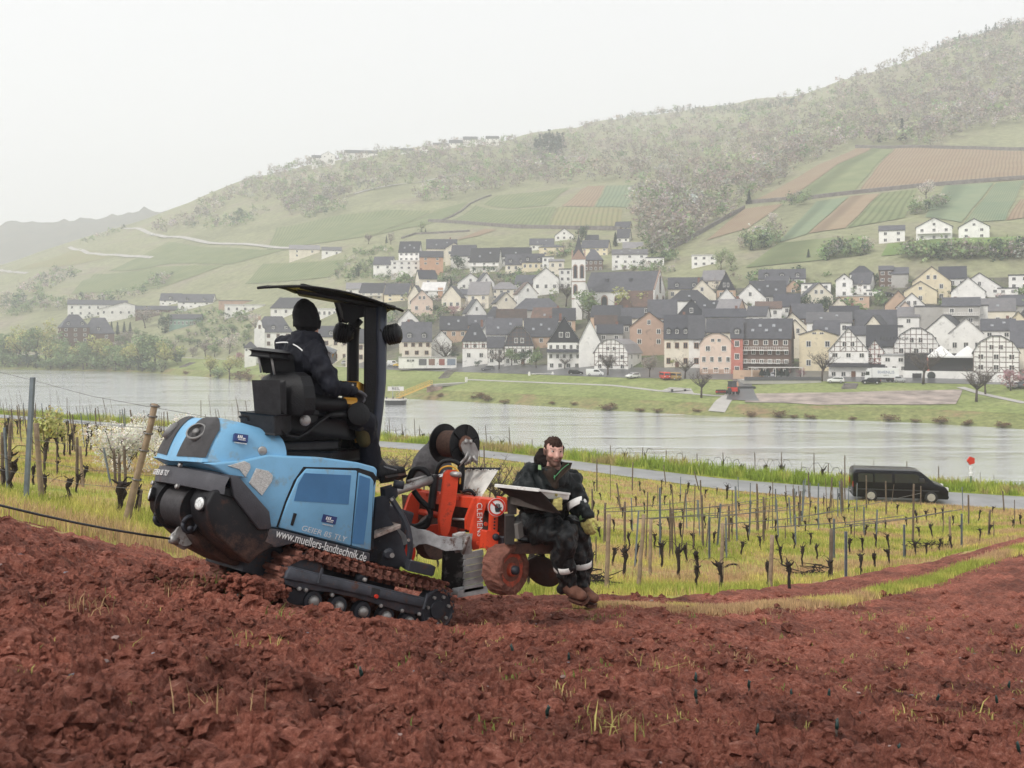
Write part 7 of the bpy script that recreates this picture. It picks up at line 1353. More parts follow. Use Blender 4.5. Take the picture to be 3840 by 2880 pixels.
#  PEOPLE
def capsule(b,p0,r0,p1,r1,n=12,flat=1.0):
 p0,p1=Vector(p0),Vector(p1);d=(p1-p0).normalized();pts=[];rad=[]
 for a in(-80,-55,-25):pts.append(p0+d*r0*math.sin(R(a)));rad.append(r0*math.cos(R(a)))
 pts+=[p0,p0.lerp(p1,.5),p1];rad+=[r0,(r0+r1)/2,r1]
 for a in(25,55,80):pts.append(p1+d*r1*math.sin(R(a)));rad.append(r1*math.cos(R(a)))
 b.tube(pts,rad,n,True,flat)
def fused(name,mb,voxel,mat,parent,o,smooth=4,wrinkle=0.0,wscale=9.0,cols=None):
 """one continuous skin round the given limbs"""
 me=bpy.data.meshes.new('tmp');me.from_pydata([(p[0]-o.x,p[1]-o.y,p[2]-o.z)for p in mb.v],[],mb.f)
 bm=bmesh.new();bm.from_mesh(me);bmesh.ops.recalc_face_normals(bm,faces=bm.faces);bm.to_mesh(me);bm.free()
 t=bpy.data.objects.new('tmp',me);COL.objects.link(t)
 m=t.modifiers.new('r','REMESH');m.mode='VOXEL';m.voxel_size=voxel
 if smooth:s=t.modifiers.new('s','SMOOTH');s.iterations=smooth;s.factor=.5
 dg=bpy.context.evaluated_depsgraph_get();dg.update();out=bpy.data.meshes.new_from_object(t.evaluated_get(dg));bpy.data.objects.remove(t);out.name=name
 n=len(out.vertices);co=np.zeros(n*3,np.float32);out.vertices.foreach_get('co',co);co=co.reshape(-1,3)
 if wrinkle:
  no=np.zeros(n*3,np.float32);out.vertices.foreach_get('normal',no);no=no.reshape(-1,3)
  w=np.array([mnoise.turbulence(Vector((p[0]*wscale,p[1]*wscale,p[2]*wscale*.6)),3,False)for p in co]);co=co+no*((w-w.mean())*wrinkle)[:,None];out.vertices.foreach_set('co',co.astype(np.float32).ravel())
 out.polygons.foreach_set('use_smooth',[True]*len(out.polygons));out.materials.clear();out.materials.append(mat)
 if cols is not None:
  a=out.color_attributes.new('tint','FLOAT_COLOR','POINT');c=np.ones((n,4),np.float32);c[:,:3]=cols(co);a.data.foreach_set('color',c.ravel())
 out.update();return link(name,out,parent)
def hand(b,wrist,palm_end,right,nrm,curl,s=1.0,fingers=(.9,1.0,.95,.78),thumb=-1):
 """palm and five fingers; right: across the palm, nrm: back of the hand, curl: bend of each joint in degrees"""
 wrist,palm_end=Vector(wrist),Vector(palm_end);f=(palm_end-wrist).normalized();r=Vector(right);r=(r-f*r.dot(f)).normalized();n=f.cross(r)
 if n.dot(Vector(nrm))<0:n=-n
 for k in(-1,-.35,.35,1):capsule(b,wrist+r*.022*k*s,.020*s,palm_end+r*.030*k*s,.015*s,8)
 for i,L in enumerate(fingers):
  p=palm_end+r*(.030-.020*i)*s;d=f.copy();ln=.036*L*s
  for j in range(3):
   ax=d.cross(n).normalized();d=Matrix.Rotation(R(-curl*(1.0 if j else .8)),3,ax)@d
   if j==0 and d.dot(n)>f.dot(n)+.01:d=Matrix.Rotation(R(2*curl*.8),3,ax)@d
   q=p+d*ln;capsule(b,p,.0105*s,q,.0095*s,8);p=q;ln*=.82
 tb=wrist.lerp(palm_end,.35)+r*thumb*-.030*s;td=(f*.6-r*thumb*.7-n*.35).normalized();q=tb+td*.045*s;capsule(b,tb,.015*s,q,.012*s,8);capsule(b,q,.012*s,q+(f*.9-n*.4).normalized()*.032*s,.010*s,8)
skin=Mtint('skin',.5,.06,20,0,.4)
def cloth(name,c,dirt=None,amt=.0,rough=.75,dsc=7):return M(name,c,rough,0,.3,9,.35,45,dirt,amt,dsc,spec=.22)
#  the driver, seen from behind
DO=A2(560,1090,8.45);DR=empty('person',DO);tag(DR,'driver in black beanie and black jacket sitting on the blue crawler','person')
def da(u,v,d):return A2(u,v,d)
hc=da(545,330,8.45);hf=Vector((.80,.55,-.10)).normalized()
jk=cloth('black_jacket',(.009,.010,.016),None,0,.7);tr_=cloth('dark_work_trousers',(.014,.015,.021),(.09,.075,.055),.12,.8)
body=MB()
capsule(body,hc+Vector((0,0,-.02)),.085,hc+hf*.05+Vector((0,0,-.085)),.066);capsule(body,da(560,440,8.46),.06,da(560,520,8.46),.07);capsule(body,da(545,560,8.46),.12,da(560,1000,8.42),.14)
for s_,dz in((0,0),(1,.36)):
 capsule(body,da(600,610,8.28+dz),.055,da(760,880,8.2+dz),.045);capsule(body,da(760,880,8.2+dz),.04,da(930,920,8.42+dz),.035);capsule(body,da(600,1060,8.32+dz*.7),.075,da(1050,1170,8.62+dz),.06);capsule(body,da(1050,1170,8.62+dz),.055,da(1120,1530,8.78+dz),.045)
fused('body',body,.02,skin,DR,DO,4,cols=lambda c:np.tile(np.array([[.50,.27,.2]]),(len(c),1)))
j=MB();capsule(j,da(530,600,8.46),.19,da(550,800,8.44),.185,16);capsule(j,da(550,800,8.44),.185,da(580,1010,8.42),.19,16);capsule(j,da(440,600,8.62),.115,da(610,625,8.30),.12,14);capsule(j,da(360,560,8.72),.085,da(500,560,8.45),.12,12);capsule(j,da(520,480,8.48),.095,da(545,540,8.46),.13,14)
capsule(j,da(608,630,8.26),.098,da(690,770,8.2),.085);capsule(j,da(690,770,8.2),.085,da(765,890,8.19),.075);capsule(j,da(765,890,8.19),.076,da(860,905,8.30),.062);capsule(j,da(860,905,8.30),.062,da(935,918,8.40),.052)
capsule(j,da(420,620,8.75),.09,da(560,850,8.85),.075);capsule(j,da(560,850,8.85),.07,da(800,900,8.85),.05)
fused('jacket',j,.015,jk,DR,DO,4,.045,10)
cl=MB();cl.lathe([(-.05,.10),(0,.112),(.05,.115),(.09,.102),(.088,.09),(.0,.098),(-.05,.09)],da(556,512,8.46),Vector((.18,.1,1)),24);fused('collar',cl,.010,jk,DR,DO,3,.01,12)
pp=curve([da(300,522,8.50),da(390,518,8.36),da(470,548,8.27),da(535,602,8.20)],12);wb(MB().tube(pp,.006,5),'reflective_piping',m_white,DR,True,o=DO)
t=MB()
capsule(t,da(540,1010,8.42),.165,da(640,1070,8.4),.155);capsule(t,da(640,1070,8.34),.125,da(880,1130,8.48),.108);capsule(t,da(880,1130,8.48),.108,da(1060,1180,8.62),.095);capsule(t,da(1060,1180,8.62),.093,da(1065,1340,8.70),.085);capsule(t,da(1065,1340,8.70),.088,da(1090,1510,8.76),.098)
capsule(t,da(640,1070,8.65),.12,da(1000,1190,8.95),.09);capsule(t,da(1000,1190,8.95),.09,da(990,1500,9.05),.095)
fused('trousers',t,.018,tr_,DR,DO,5,.02,9)
kp=MB();capsule(kp,da(1015,1255,8.60),.070,da(1030,1330,8.62),.066);fused('knee_patch',kp,.014,cloth('olive_patch',(.065,.052,.02),None,0),DR,DO,3,.008,10)
def boot(parent,o,heel,toe,ankle,m_,m_sole,h=.11,w=.048):
 b=MB();heel,toe,ankle=Vector(heel),Vector(toe),Vector(ankle);capsule(b,ankle,w*1.25,heel.lerp(toe,.18)+(ankle-heel)*.15,w*1.2);capsule(b,heel,w,heel.lerp(toe,.55),w*1.02);capsule(b,heel.lerp(toe,.5),w*1.02,toe,w*.86);capsule(b,ankle.lerp(heel,.5),w*1.15,heel.lerp(toe,.62),w*.95)
 q=fused('boot',b,.009,m_,parent,o,3,.006,20)
 d=(toe-heel).normalized();up=(ankle-heel);up=(up-d*up.dot(d)).normalized();sl=MB();s=d.cross(up).normalized()
 pr=[(-.05,-w),(-.055,0),(-.05,w),(.4,w*1.1),(1.0,w*.9),(1.12,0),(1.0,-w*.9),(.4,-w*1.1)];L_=(toe-heel).length
 base=heel-up*w*.92;sl.add([base+d*L_*a+s*c for a,c in pr]+[base+d*L_*a+s*c-up*.028 for a,c in pr],[list(range(8)),list(range(8,16))[::-1]]+[(i,(i+1)%8,8+(i+1)%8,8+i)for i in range(8)]);wb(sl,'sole',m_sole,q,False,.006,o=o);return q
bk=cloth('black_boot_leather',(.018,.018,.02),(.10,.06,.045),.12,.55);so=cloth('rubber_sole',(.04,.036,.034),mud,.25,.8)
bt=boot(DR,DO,da(1170,1605,8.74),da(1335,1578,8.92),da(1140,1520,8.78),bk,so)
for i in range(5):wb(MB().tube([da(1195+i*20,1545+i*7,8.70+i*.02),da(1225+i*18,1560+i*4,8.69+i*.02)],.006,5),'lace',M('lace_grey',(.25,.25,.26),.7)if i==0 else bpy.data.materials['lace_grey'],bt,o=DO)
boot(DR,DO,da(1080,1590,9.08),da(1230,1590,9.25),da(1060,1510,9.08),bk,so)
g=MB();hand(g,da(930,925,8.42),da(985,945,8.46),Vector((.3,-.6,.3)),Vector((0,-.3,1)),42,1.25);fused('glove',g,.007,cloth('grey_glove',(.085,.082,.09),None,0),DR,DO,3,.004,30)
g=MB();hand(g,da(800,900,8.85),da(850,910,8.9),Vector((.3,-.6,.3)),Vector((0,-.3,1)),42,1.2);fused('glove',g,.009,bpy.data.materials['grey_glove'],DR,DO,3)
bn=MB();u_=Vector((0,0,1));capsule(bn,hc+Vector((-.005,0,.045)),.112,hc+hf*.015+Vector((0,0,-.015)),.112,18);capsule(bn,hc+Vector((-.01,0,.085)),.095,hc+Vector((0,0,.0)),.11,18);fused('beanie',bn,.010,cloth('black_knit',(.007,.007,.008),None,0,.9),DR,DO,4,.010,14)
cf=MB().lathe([(-.035,.105),(-.04,.112),(.0,.118),(.035,.118),(.04,.112),(.035,.105)],hc+hf*.012+Vector((0,0,-.03)),Vector((.10,.05,1)),28);fused('beanie_cuff',cf,.008,bpy.data.materials['black_knit'],DR,DO,2,.006,18)
#  the planter's man, facing the camera
WO=A4(520,960,8.7);WK=empty('person',WO);tag(WK,'bearded man in muddy dark rainwear seated on the planter looking at the camera','person')
wa=A4
body=MB();hc=wa(658,222,8.52);ff=Vector((.26,-.96,-.05)).normalized();fr=ff.cross(Vector((0,0,1))).normalized()*-1
if fr.x<0:fr=-fr
fu=fr.cross(ff)*-1
if fu.z<0:fu=-fu
tilt=Matrix.Rotation(R(-4),3,ff);fr=tilt@fr;fu=tilt@fu
bd=MB();capsule(bd,wa(655,330,8.56),.060,wa(650,420,8.60),.068);capsule(bd,wa(620,480,8.66),.12,wa(560,860,8.74),.14)
for a_,b_2,c_2 in(((430,450,8.58),(410,690,8.45),(640,690,8.28)),((800,470,8.72),(880,680,8.62),(930,790,8.56))):capsule(bd,wa(*a_),.055,wa(*b_2),.045);capsule(bd,wa(*b_2),.042,wa(*c_2),.034)
for a_,b_2,c_2 in(((470,920,8.62),(750,950,8.40),(765,1400,8.50)),((620,880,8.85),(890,930,8.62),(890,1400,8.68))):capsule(bd,wa(*a_),.075,wa(*b_2),.06);capsule(bd,wa(*b_2),.058,wa(*c_2),.045)
HW,HD_,HH=.076,.098,.118
def headpt(x,y,z):return hc+fr*x+ff*y+fu*z
capsule(bd,headpt(0,-.012,.030),.080,headpt(0,.010,.0),.074,16);capsule(bd,headpt(0,.02,-.04),.060,headpt(0,.035,-.085),.036,14);capsule(bd,headpt(-.03,.015,-.055),.040,headpt(.03,.015,-.055),.040,12);capsule(bd,headpt(0,.072,.008),.014,headpt(0,.096,-.026),.016,8);capsule(bd,headpt(0,.080,-.03),.019,headpt(0,.082,-.032),.019,8)
capsule(bd,headpt(-.034,.068,.028),.013,headpt(.034,.068,.028),.013,8);capsule(bd,headpt(-.018,.074,-.062),.011,headpt(.018,.074,-.062),.011,8);capsule(bd,headpt(-.046,.045,-.02),.026,headpt(-.042,.05,-.03),.024,8);capsule(bd,headpt(.046,.045,-.02),.026,headpt(.042,.05,-.03),.024,8);capsule(bd,headpt(0,.062,-.098),.02,headpt(0,.06,-.10),.02,8)
for s_ in(-1,1):capsule(bd,headpt(s_*.082,-.012,.018),.013,headpt(s_*.080,-.008,-.028),.010,8)
def wcols(c):
 p=c+np.array(WO);q=p-np.array(hc);X_=q@np.array(fr);Y_=q@np.array(ff);Z_=q@np.array(fu)
 k=np.tile(np.array([[.56,.325,.265]]),(len(c),1));r_=np.random.default_rng(1)
 beard=np.clip((-.024-Z_-np.clip(.03-np.abs(X_),0,.03)*.9)/.016,0,1)*np.clip((Y_+.02)/.02,0,1)*(Z_>-.13);mous=np.clip(1-np.abs(Z_+.050)/.009,0,1)*(np.abs(X_)<.034)*(Y_>.03);side=np.clip((np.abs(X_)-.058)/.012,0,1)*(Z_<.02)*(Z_>-.07)*(Y_>-.01)*(Y_<.05)
 b=np.clip(beard+mous+side,0,1)[:,None]*.86;k=k*(1-b)+np.array([[.085,.042,.03]])*b
 brow=np.clip(1-np.abs(Z_-.034)/.0075,0,1)*((np.abs(np.abs(X_)-.033))<.022)*(Y_>.03);k=k*(1-brow[:,None]*.85)+np.array([[.05,.028,.02]])*brow[:,None]*.85
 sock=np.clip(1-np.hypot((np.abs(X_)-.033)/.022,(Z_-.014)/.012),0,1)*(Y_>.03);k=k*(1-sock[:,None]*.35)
 lip=np.clip(1-np.hypot(X_/.026,(Z_+.063)/.007),0,1)*(Y_>.04);k=k*(1-lip[:,None])+np.array([[.42,.16,.14]])*lip[:,None]
 ck=np.clip(1-np.hypot((np.abs(X_)-.045)/.022,(Z_+.02)/.02),0,1)*(Y_>.02);return k+ck[:,None]*np.array([[.08,-.01,-.005]])
fused('body',bd,.0078,skin,WK,WO,3,cols=wcols)
for s_ in(-1,1):
 e=headpt(s_*.033,.066,.015);ey=wb(MB().lathe([(-.012,.004),(-.008,.0095),(0,.0122),(.008,.0095),(.012,.002)],e,fr,12),'eye',M('eye_white',(.62,.58,.55),.25)if s_<0 else bpy.data.materials['eye_white'],WK,True,o=WO)
 wb(MB().lathe([(0,.0080),(.0030,.0062),(.0034,0)],e+ff*.0095+fr*.001,ff,10,False),'iris',M('iris_dark',(.03,.022,.02),.1)if s_<0 else bpy.data.materials['iris_dark'],ey,True,o=WO)
 wb(MB().tube([e+fr*x+fu*(.0105-abs(x)*.25)+ff*.0075 for x in(-.014,-.007,0,.007,.014)],.0032,5),'eyelid',M('lid_skin',(.42,.22,.17),.6)if s_<0 else bpy.data.materials['lid_skin'],ey,True,o=WO)
hb=MB();capsule(hb,headpt(0,-.030,.045),.080,headpt(0,-.028,.0),.077,16);capsule(hb,headpt(0,.002,.062),.066,headpt(0,-.03,.05),.078,14)
for s_ in(-1,1):capsule(hb,headpt(s_*.062,-.004,.045),.024,headpt(s_*.072,-.006,.0),.012,8)
fused('hair',hb,.008,cloth('short_dark_hair',(.040,.022,.016),None,0,.85),WK,WO,2,.012,55)
rw_=cloth('muddy_rain_jacket',(.009,.0115,.012),(.03,.028,.028),.2,.38,20);rt_=cloth('muddy_rain_trousers',(.014,.0155,.017),(.06,.048,.042),.26,.42,24)
j=MB();capsule(j,wa(620,520,8.66),.195,wa(585,700,8.70),.20,16);capsule(j,wa(585,700,8.70),.20,wa(550,880,8.73),.205,16);capsule(j,wa(455,450,8.60),.115,wa(780,460,8.70),.115,14);capsule(j,wa(640,400,8.62),.10,wa(630,480,8.64),.16,14)
for(a_,ra),(b_2,rb),(c_2,rc_)in((((430,470,8.56),.112),((400,660,8.42),.098),((590,690,8.30),.070)),(((805,480,8.70),.108),((880,670,8.60),.088),((935,795,8.54),.066))):
 capsule(j,wa(*a_),ra,wa(*b_2),rb);capsule(j,wa(*b_2),rb,wa(*c_2),rc_)
fused('rain_jacket',j,.014,rw_,WK,WO,4,.050,10)
cl=MB();cl.lathe([(-.08,.135),(-.02,.118),(.05,.105),(.07,.112),(.06,.125),(0,.135),(-.08,.15)],wa(650,400,8.58),Vector((.05,-.25,1)),26);fused('collar',cl,.010,rw_,WK,WO,3,.012,12)
hd=MB();capsule(hd,wa(545,225,8.68),.042,wa(545,310,8.66),.070);capsule(hd,wa(575,230,8.72),.04,wa(560,320,8.70),.07);capsule(hd,wa(560,320,8.66),.07,wa(650,350,8.74),.08);fused('hood',hd,.012,cloth('brown_hood',(.014,.009,.008),None,0,.85),WK,WO,3,.03,12)
fl=cloth('brown_fleece',(.035,.024,.018),None,0,.9);b=MB();capsule(b,wa(640,420,8.46),.055,wa(665,520,8.455),.035);capsule(b,wa(600,400,8.50),.045,wa(640,440,8.47),.05);fused('fleece',b,.010,fl,WK,WO,3,.01,20)
gz=M('green_zip',(.06,.24,.10),.5);wb(MB().tube(curve([wa(655,455,8.40),wa(690,420,8.39),wa(735,370,8.42),wa(790,330,8.48)],10),.0035,6).tube([wa(660,430,8.40),wa(663,470,8.395)],.004,5),'zip',gz,WK,True,o=WO);wb(plate([wa(518,340,8.45),wa(543,345,8.44),wa(545,385,8.44),wa(515,380,8.45)],.01),'green_tab',M('lime_lining',(.22,.36,.16),.6),WK,o=WO)
lp=plate([wa(740,320,8.46),wa(815,325,8.50),wa(800,370,8.46),wa(700,470,8.38),wa(672,500,8.38)],.012);wb(lp,'lapel',fl,WK,False,.004,o=WO)
t=MB();capsule(t,wa(490,900,8.70),.185,wa(590,900,8.80),.18,14)
capsule(t,wa(480,910,8.62),.135,wa(640,930,8.45),.120);capsule(t,wa(640,930,8.45),.122,wa(762,965,8.36),.105);capsule(t,wa(765,975,8.36),.105,wa(745,1160,8.42),.098);capsule(t,wa(745,1160,8.42),.098,wa(765,1400,8.50),.078)
capsule(t,wa(620,880,8.82),.135,wa(780,890,8.70),.115);capsule(t,wa(780,890,8.70),.115,wa(880,930,8.60),.105);capsule(t,wa(880,935,8.60),.105,wa(890,1160,8.64),.100);capsule(t,wa(890,1160,8.64),.100,wa(895,1385,8.68),.094)
fused('rain_trousers',t,.014,rt_,WK,WO,4,.050,10)
rf=M('reflective_band',(.72,.71,.68),.4,0,.15,20,.1,50)
for c_,ax_,r_ in((wa(748,1240,8.445),wa(765,1400,8.5)-wa(745,1160,8.42),.094),(wa(892,1212,8.65),wa(895,1385,8.68)-wa(890,1160,8.64),.100)):
 b=MB().lathe([(-.027,r_*.97),(-.025,r_),(.025,r_*.99),(.027,r_*.96)],c_,ax_,24,False);wb(b,'reflective_band',rf,WK,True,o=WO)
b=MB().lathe([(-.030,.097),(-.026,.102),(.026,.094),(.03,.09)],wa(865,690,8.595),wa(935,795,8.54)-wa(880,670,8.60),24,False);wb(b,'reflective_band',rf,WK,True,o=WO)
gl=cloth('yellow_work_glove',(.50,.44,.16),(.20,.13,.07),.18,.8,14);g=MB();hand(g,wa(650,685,8.24),wa(715,690,8.14),Vector((0.05,-.25,-1)),Vector((.5,-.8,.2)),48,1.22,thumb=1);fused('glove',g,.0065,gl,WK,WO,3,.004,30)
g=MB();hand(g,wa(932,800,8.535),wa(948,865,8.50),Vector((.75,-.5,0)),Vector((.5,-.8,.2)),24,1.22);fused('glove',g,.0065,gl,WK,WO,3,.004,30);b=MB().lathe([(-.022,.052),(0,.056),(.022,.050)],wa(936,818,8.525),wa(948,865,8.50)-wa(930,790,8.55),16,False);wb(b,'glove_cuff',M('green_cuff',(.16,.24,.09),.7),WK,True,o=WO)
bm2=cloth('muddy_boot',(.14,.065,.045),(.05,.03,.025),.2,.8)
boot(WK,WO,wa(800,1455,8.52),wa(905,1500,8.36),wa(775,1410,8.50),bm2,cloth('muddy_sole',(.10,.045,.032),None,0),w=.052);boot(WK,WO,wa(900,1470,8.66),wa(1008,1525,8.50),wa(895,1395,8.68),bm2,bpy.data.materials['muddy_sole'],w=.055)
#  NEAR VINEYARD
def vA(u,v):return(2200+u/1.349,1700+v/1.349)
def vL(u,v):return(u/2.2114,1350+v/2.2114)
def vB(u,v):return(3000+u/2.633,1500+v/2.633)
def rough_post(name,rad,n,mat,seed,square=False):
 r=random.Random(seed);b=MB();pts=[];rd=[]
 for k in range(7):t=k/6;pts.append((r.uniform(-1,1)*.006,r.uniform(-1,1)*.006,-.15+1.15*t));rd.append(rad*(1.08-.16*t)*r.uniform(.94,1.06))
 b.tube(pts,rd,n);return b.mesh(name,mat,n>5,fix=False)
m_post=M('weathered_post_wood',(.13,.098,.072),.9,0,.4,7,.6,30,(.06,.045,.035),.2,3);m_postl=M('pale_post_wood',(.27,.20,.135),.9,0,.4,8,.6,30,(.10,.07,.05),.22,3)
m_spost=M('galvanised_post',(.17,.20,.235),.5,.3,.25,9);m_vine=M('vine_bark',(.026,.017,.014),.95,0,.5,30,1.0,60);m_wire=M('trellis_wire',(.16,.15,.15),.5,.5)
PM={'w':[rough_post('wooden_post',.034,7,m_post,i)for i in range(3)],'p':[rough_post('wooden_post',.033,8,m_postl,i+5)for i in range(2)],'t':[rough_post('thin_stake',.016,5,m_post,i+9)for i in range(3)]}
sb=MB();sb.box((-.022,-.004,-.15),(.022,.004,1)).box((-.022,.004,-.15),(-.014,.030,1)).box((.014,.004,-.15),(.022,.030,1))
PM['s']=[sb.mesh('steel_post',m_spost,fix=False)]
PLAB={'w':('weathered wooden post among the vine rows below the ploughed strip','wooden vineyard posts'),'p':('thick pale wooden post at the front of the vineyard','thick pale vineyard posts'),'t':('thin stake standing in the vine rows','thin vine stakes'),'s':('blue-grey steel post in the vine rows','steel vineyard posts')}
_pc=[0]
def post(kind,base,top,label=None,group=None):
 _pc[0]+=1;me=PM[kind][_pc[0]%len(PM[kind])];o=link({'w':'vineyard_post','p':'vineyard_post','t':'vine_stake','s':'steel_post'}[kind],me)
 d=top-base;o.location=base;o.rotation_euler=d.to_track_quat('Z','Y').to_euler();o.scale=(1,1,d.length)
 tag(o,label or PLAB[kind][0],'post',group or PLAB[kind][1]);return o
def near_post(reg,u,vb,vt,kind,du=0,label=None,group=None,D=None):
 x,y=reg(u,vb);b=near_at(x,y,10.5,70)if D is None else at(x,y,D);b.z=znear(b.x,b.y)if D is None else b.z
 x2,y2=reg(u+du,vt);t=at(x2,y2,b.y);return post(kind,b,t,label,group)
for s in "100,708,310,p,12 262,692,310,p,28 320,628,335,p,4 680,690,355,p,8 928,685,415,p,10 1235,640,385,w,4 1310,640,395,s,0 90,455,250,w,4 192,460,245,w,2 120,240,55,t,0 52,190,30,w,0 230,190,45,w,4 400,160,60,w,-10 475,250,118,s,2 430,495,280,w,4 505,380,190,s,-6 560,330,235,s,-2 570,425,240,s,-8 620,540,320,s,0 705,540,325,s,-4 720,455,265,w,-2 768,230,120,s,-4 828,295,150,s,2 895,450,220,w,0 905,390,235,w,-10 955,300,180,s,0 968,430,235,s,-10 1005,440,350,t,0 1055,475,310,s,-3 1125,230,95,w,-4 1130,285,150,s,2 1172,395,235,s,-3 1250,535,330,s,0 1270,320,178,s,0 1306,238,10,w,0 1355,440,270,t,0 1402,420,270,s,0 1466,460,285,s,6 1516,320,140,w,-4 1605,545,360,s,0 1650,455,155,w,5 1690,265,165,w,0 1802,415,265,t,4 1842,490,320,p,-6 1896,480,305,s,0 1932,370,210,w,0 2033,425,285,w,8 2112,300,190,w,-8 2165,380,235,t,0 1902,290,170,s,-4 570,190,92,w,-26 580,280,135,w,-4 172,290,150,w,-20 385,570,440,t,0 505,555,450,t,0 230,400,225,s,-6 1200,300,200,t,0 1425,240,150,t,0 2060,430,340,t,0 1090,300,190,t,0 650,330,240,t,0 360,250,160,t,0 28,330,180,w,0 45,560,420,t,2".split():
 q=s.split(',');near_post(vA,float(q[0]),float(q[1]),float(q[2]),q[3],float(q[4]))
_r=random.Random(8)
for i in range(60):
 k=i%9;t=_r.random();u=120+k*110+t*1400;v=600-k*30-t*330+_r.uniform(-8,8)
 if u>2190 or v<190+u*.03:continue
 x,y=vA(u,v);b=near_at(x,y,10.5,70);post(_r.choice('ttws'),b,b+Vector((_r.uniform(-.12,.12),_r.uniform(-.1,.1),_r.uniform(1.1,1.75))))
_pp=sorted([o for o in COL.objects if o.get('label')==PLAB['p'][0]],key=lambda o:o.location.x/o.location.y)
for _i,o in enumerate(_pp):o['label']='thick pale wooden post at the vineyard front, %s from the left'%_ORD[_i]
def river_post(px,ytop,ybase,kind,lean=0,off=4.5,label='post of the lower vine strip standing out against the river',group='posts against the river'):
 d=near_k(px,8)+off;b=Vector(((px-CX)/F*d,d,znear((px-CX)/F*d,d)));t=at(px+lean,ytop,d);
 if t.z-b.z>4.2:b.z=t.z-3.4
 post(kind,b,t,label,group)
for s in "560,0,w 615,25,t 693,-5,w 712,30,t 855,-5,w 985,-5,w 1085,45,t 1150,0,w 1220,50,w 1357,50,t 1452,30,t 1620,40,w 1780,65,w 485,-10,t 400,-15,w 280,-30,w 220,-20,t 120,-40,w 60,-25,t 1990,95,t 2060,110,t".split():
 q=s.split(',');x,y=vA(float(q[0]),float(q[1]));river_post(x,y,0,q[2],random.uniform(-4,3))
for s in "262,70 300,65 345,40 375,85 405,110 450,80 480,105 540,42 590,90 650,150 715,70 770,150 900,80 990,165 1020,110 1105,95 1140,180 1200,215 1285,110 1290,200 1360,215 1450,200 320,90 560,110".split():
 q=s.split(',');x,y=k3(float(q[0]),float(q[1]));river_post(x,y,0,random.choice('wtw'),random.uniform(-14,4))
_r=random.Random(3)
for i in range(58):
 x=5+i*12.2+_r.uniform(-4,4)if i<42 else 740+(i-42)*14;y=1352+_r.uniform(90,190)+i*.8;river_post(x,y,0,_r.choice('wtt'),_r.uniform(-26,2),_r.uniform(3.5,9),'slanting post of the dense rows before the river at the left','slanting posts at the left')
for i in range(46):
 x=_r.uniform(10,640);d=_r.uniform(40,92);b=Vector(((x-CX)/F*d,d,0));b.z=znear(b.x,b.y);post(_r.choice('wwts'),b,b+Vector((_r.uniform(-.35,.02),_r.uniform(-.2,.2),_r.uniform(1.7,2.1))),'distant trellis post on the slope left of the crawler','distant trellis posts at the left')
for i in range(12):
 x=_r.uniform(1560,2150);d=_r.uniform(18,60);b=Vector(((x-CX)/F*d,d,0));b.z=znear(b.x,b.y);post(_r.choice('wwt'),b,b+Vector((_r.uniform(-.1,.1),0,_r.uniform(1.4,1.9))),'post in the vines behind the red planter','posts behind the planter')
steel=near_post(vL,225,1190,145,'s',58,'tall grey steel end post at the left edge of the vineyard','end posts');steel.scale.x=steel.scale.y=1.7
wp=near_post(vL,345,1180,525,'p',-42,'thick wooden post standing right of the tall steel post','end posts');wp.scale.x=wp.scale.y=1.35
lp=near_post(vL,1040,1372,365,'p',248,'slanting pale wooden strainer post in front of the blossom bush','end posts');lp.scale.x=lp.scale.y=1.55
for k in(.38,.62,.76,.9,.985):
 d_=Vector((0,0,1));c=lp.matrix_basis@Vector((0,0,k));wq=MB().lathe([(-.012,.075),(0,.080),(.012,.075)],(0,0,0),(0,0,1),12,False).build('wire_tie',m_wire,lp);wq.scale=(1/1.55*.95,1/1.55*.95,1/lp.scale.z);wq.location=(0,0,k)
for u,vb,vt,kd,du in((60,1080,560,'s',-30),(70,1060,520,'w',12),(20,1050,600,'w',0),(640,1050,640,'w',0),(690,1060,720,'p',-25),(915,1040,730,'s',-60),(960,1040,740,'w',-20),(1040,1080,710,'w',-8),(990,1060,780,'w',0),(470,960,700,'t',0),(560,760,420,'t',0),(1140,1300,1080,'w',30),(270,800,600,'t',0)):near_post(vL,u,vb,vt,kd,du)
def vine_mesh(seed):
 r=random.Random(seed);b=MB();pts=[];rd=[];x=y=0;n=9
 for k in range(n):t=k/(n-1);x+=r.uniform(-.035,.035);y+=r.uniform(-.03,.03);pts.append((x,y,-.06+.95*t));rd.append((.036+.012*r.random())*(1-.25*t)if t<.72 else .05+.022*r.random())
 b.tube(pts,rd,7);top=Vector(pts[-1])
 for k in range(r.randint(2,4)):
  a=r.uniform(0,6.28);d=Vector((math.cos(a),math.sin(a)*.6,r.uniform(.1,.9))).normalized();L=r.uniform(.10,.24);p=top+Vector((0,0,-r.uniform(.02,.16)));b.tube([p,p+d*L*.6,p+d*L+Vector((0,0,.04))],[.034,.026,.012],5)
 for k in range(10):a=r.uniform(0,6.28);z=r.uniform(.55,.95);p=Vector((x*z,y*z,z*.9));b.tube([p,p+Vector((math.cos(a),math.sin(a),r.uniform(-.3,.6)))*.075],[.022,.008],4)
 for k in range(2):
  a=r.choice((0,3.14))+r.uniform(-.4,.4);d=Vector((math.cos(a),math.sin(a)*.5,0));L=r.uniform(.35,.6);b.tube([top,top+d*L*.3+Vector((0,0,.16)),top+d*L*.7+Vector((0,0,.14)),top+d*L+Vector((0,0,-.02))],[.009,.007,.006,.004],4)
 me=b.mesh('old_vine',m_vine,True,fix=False);return me
VM=[vine_mesh(i)for i in range(8)]
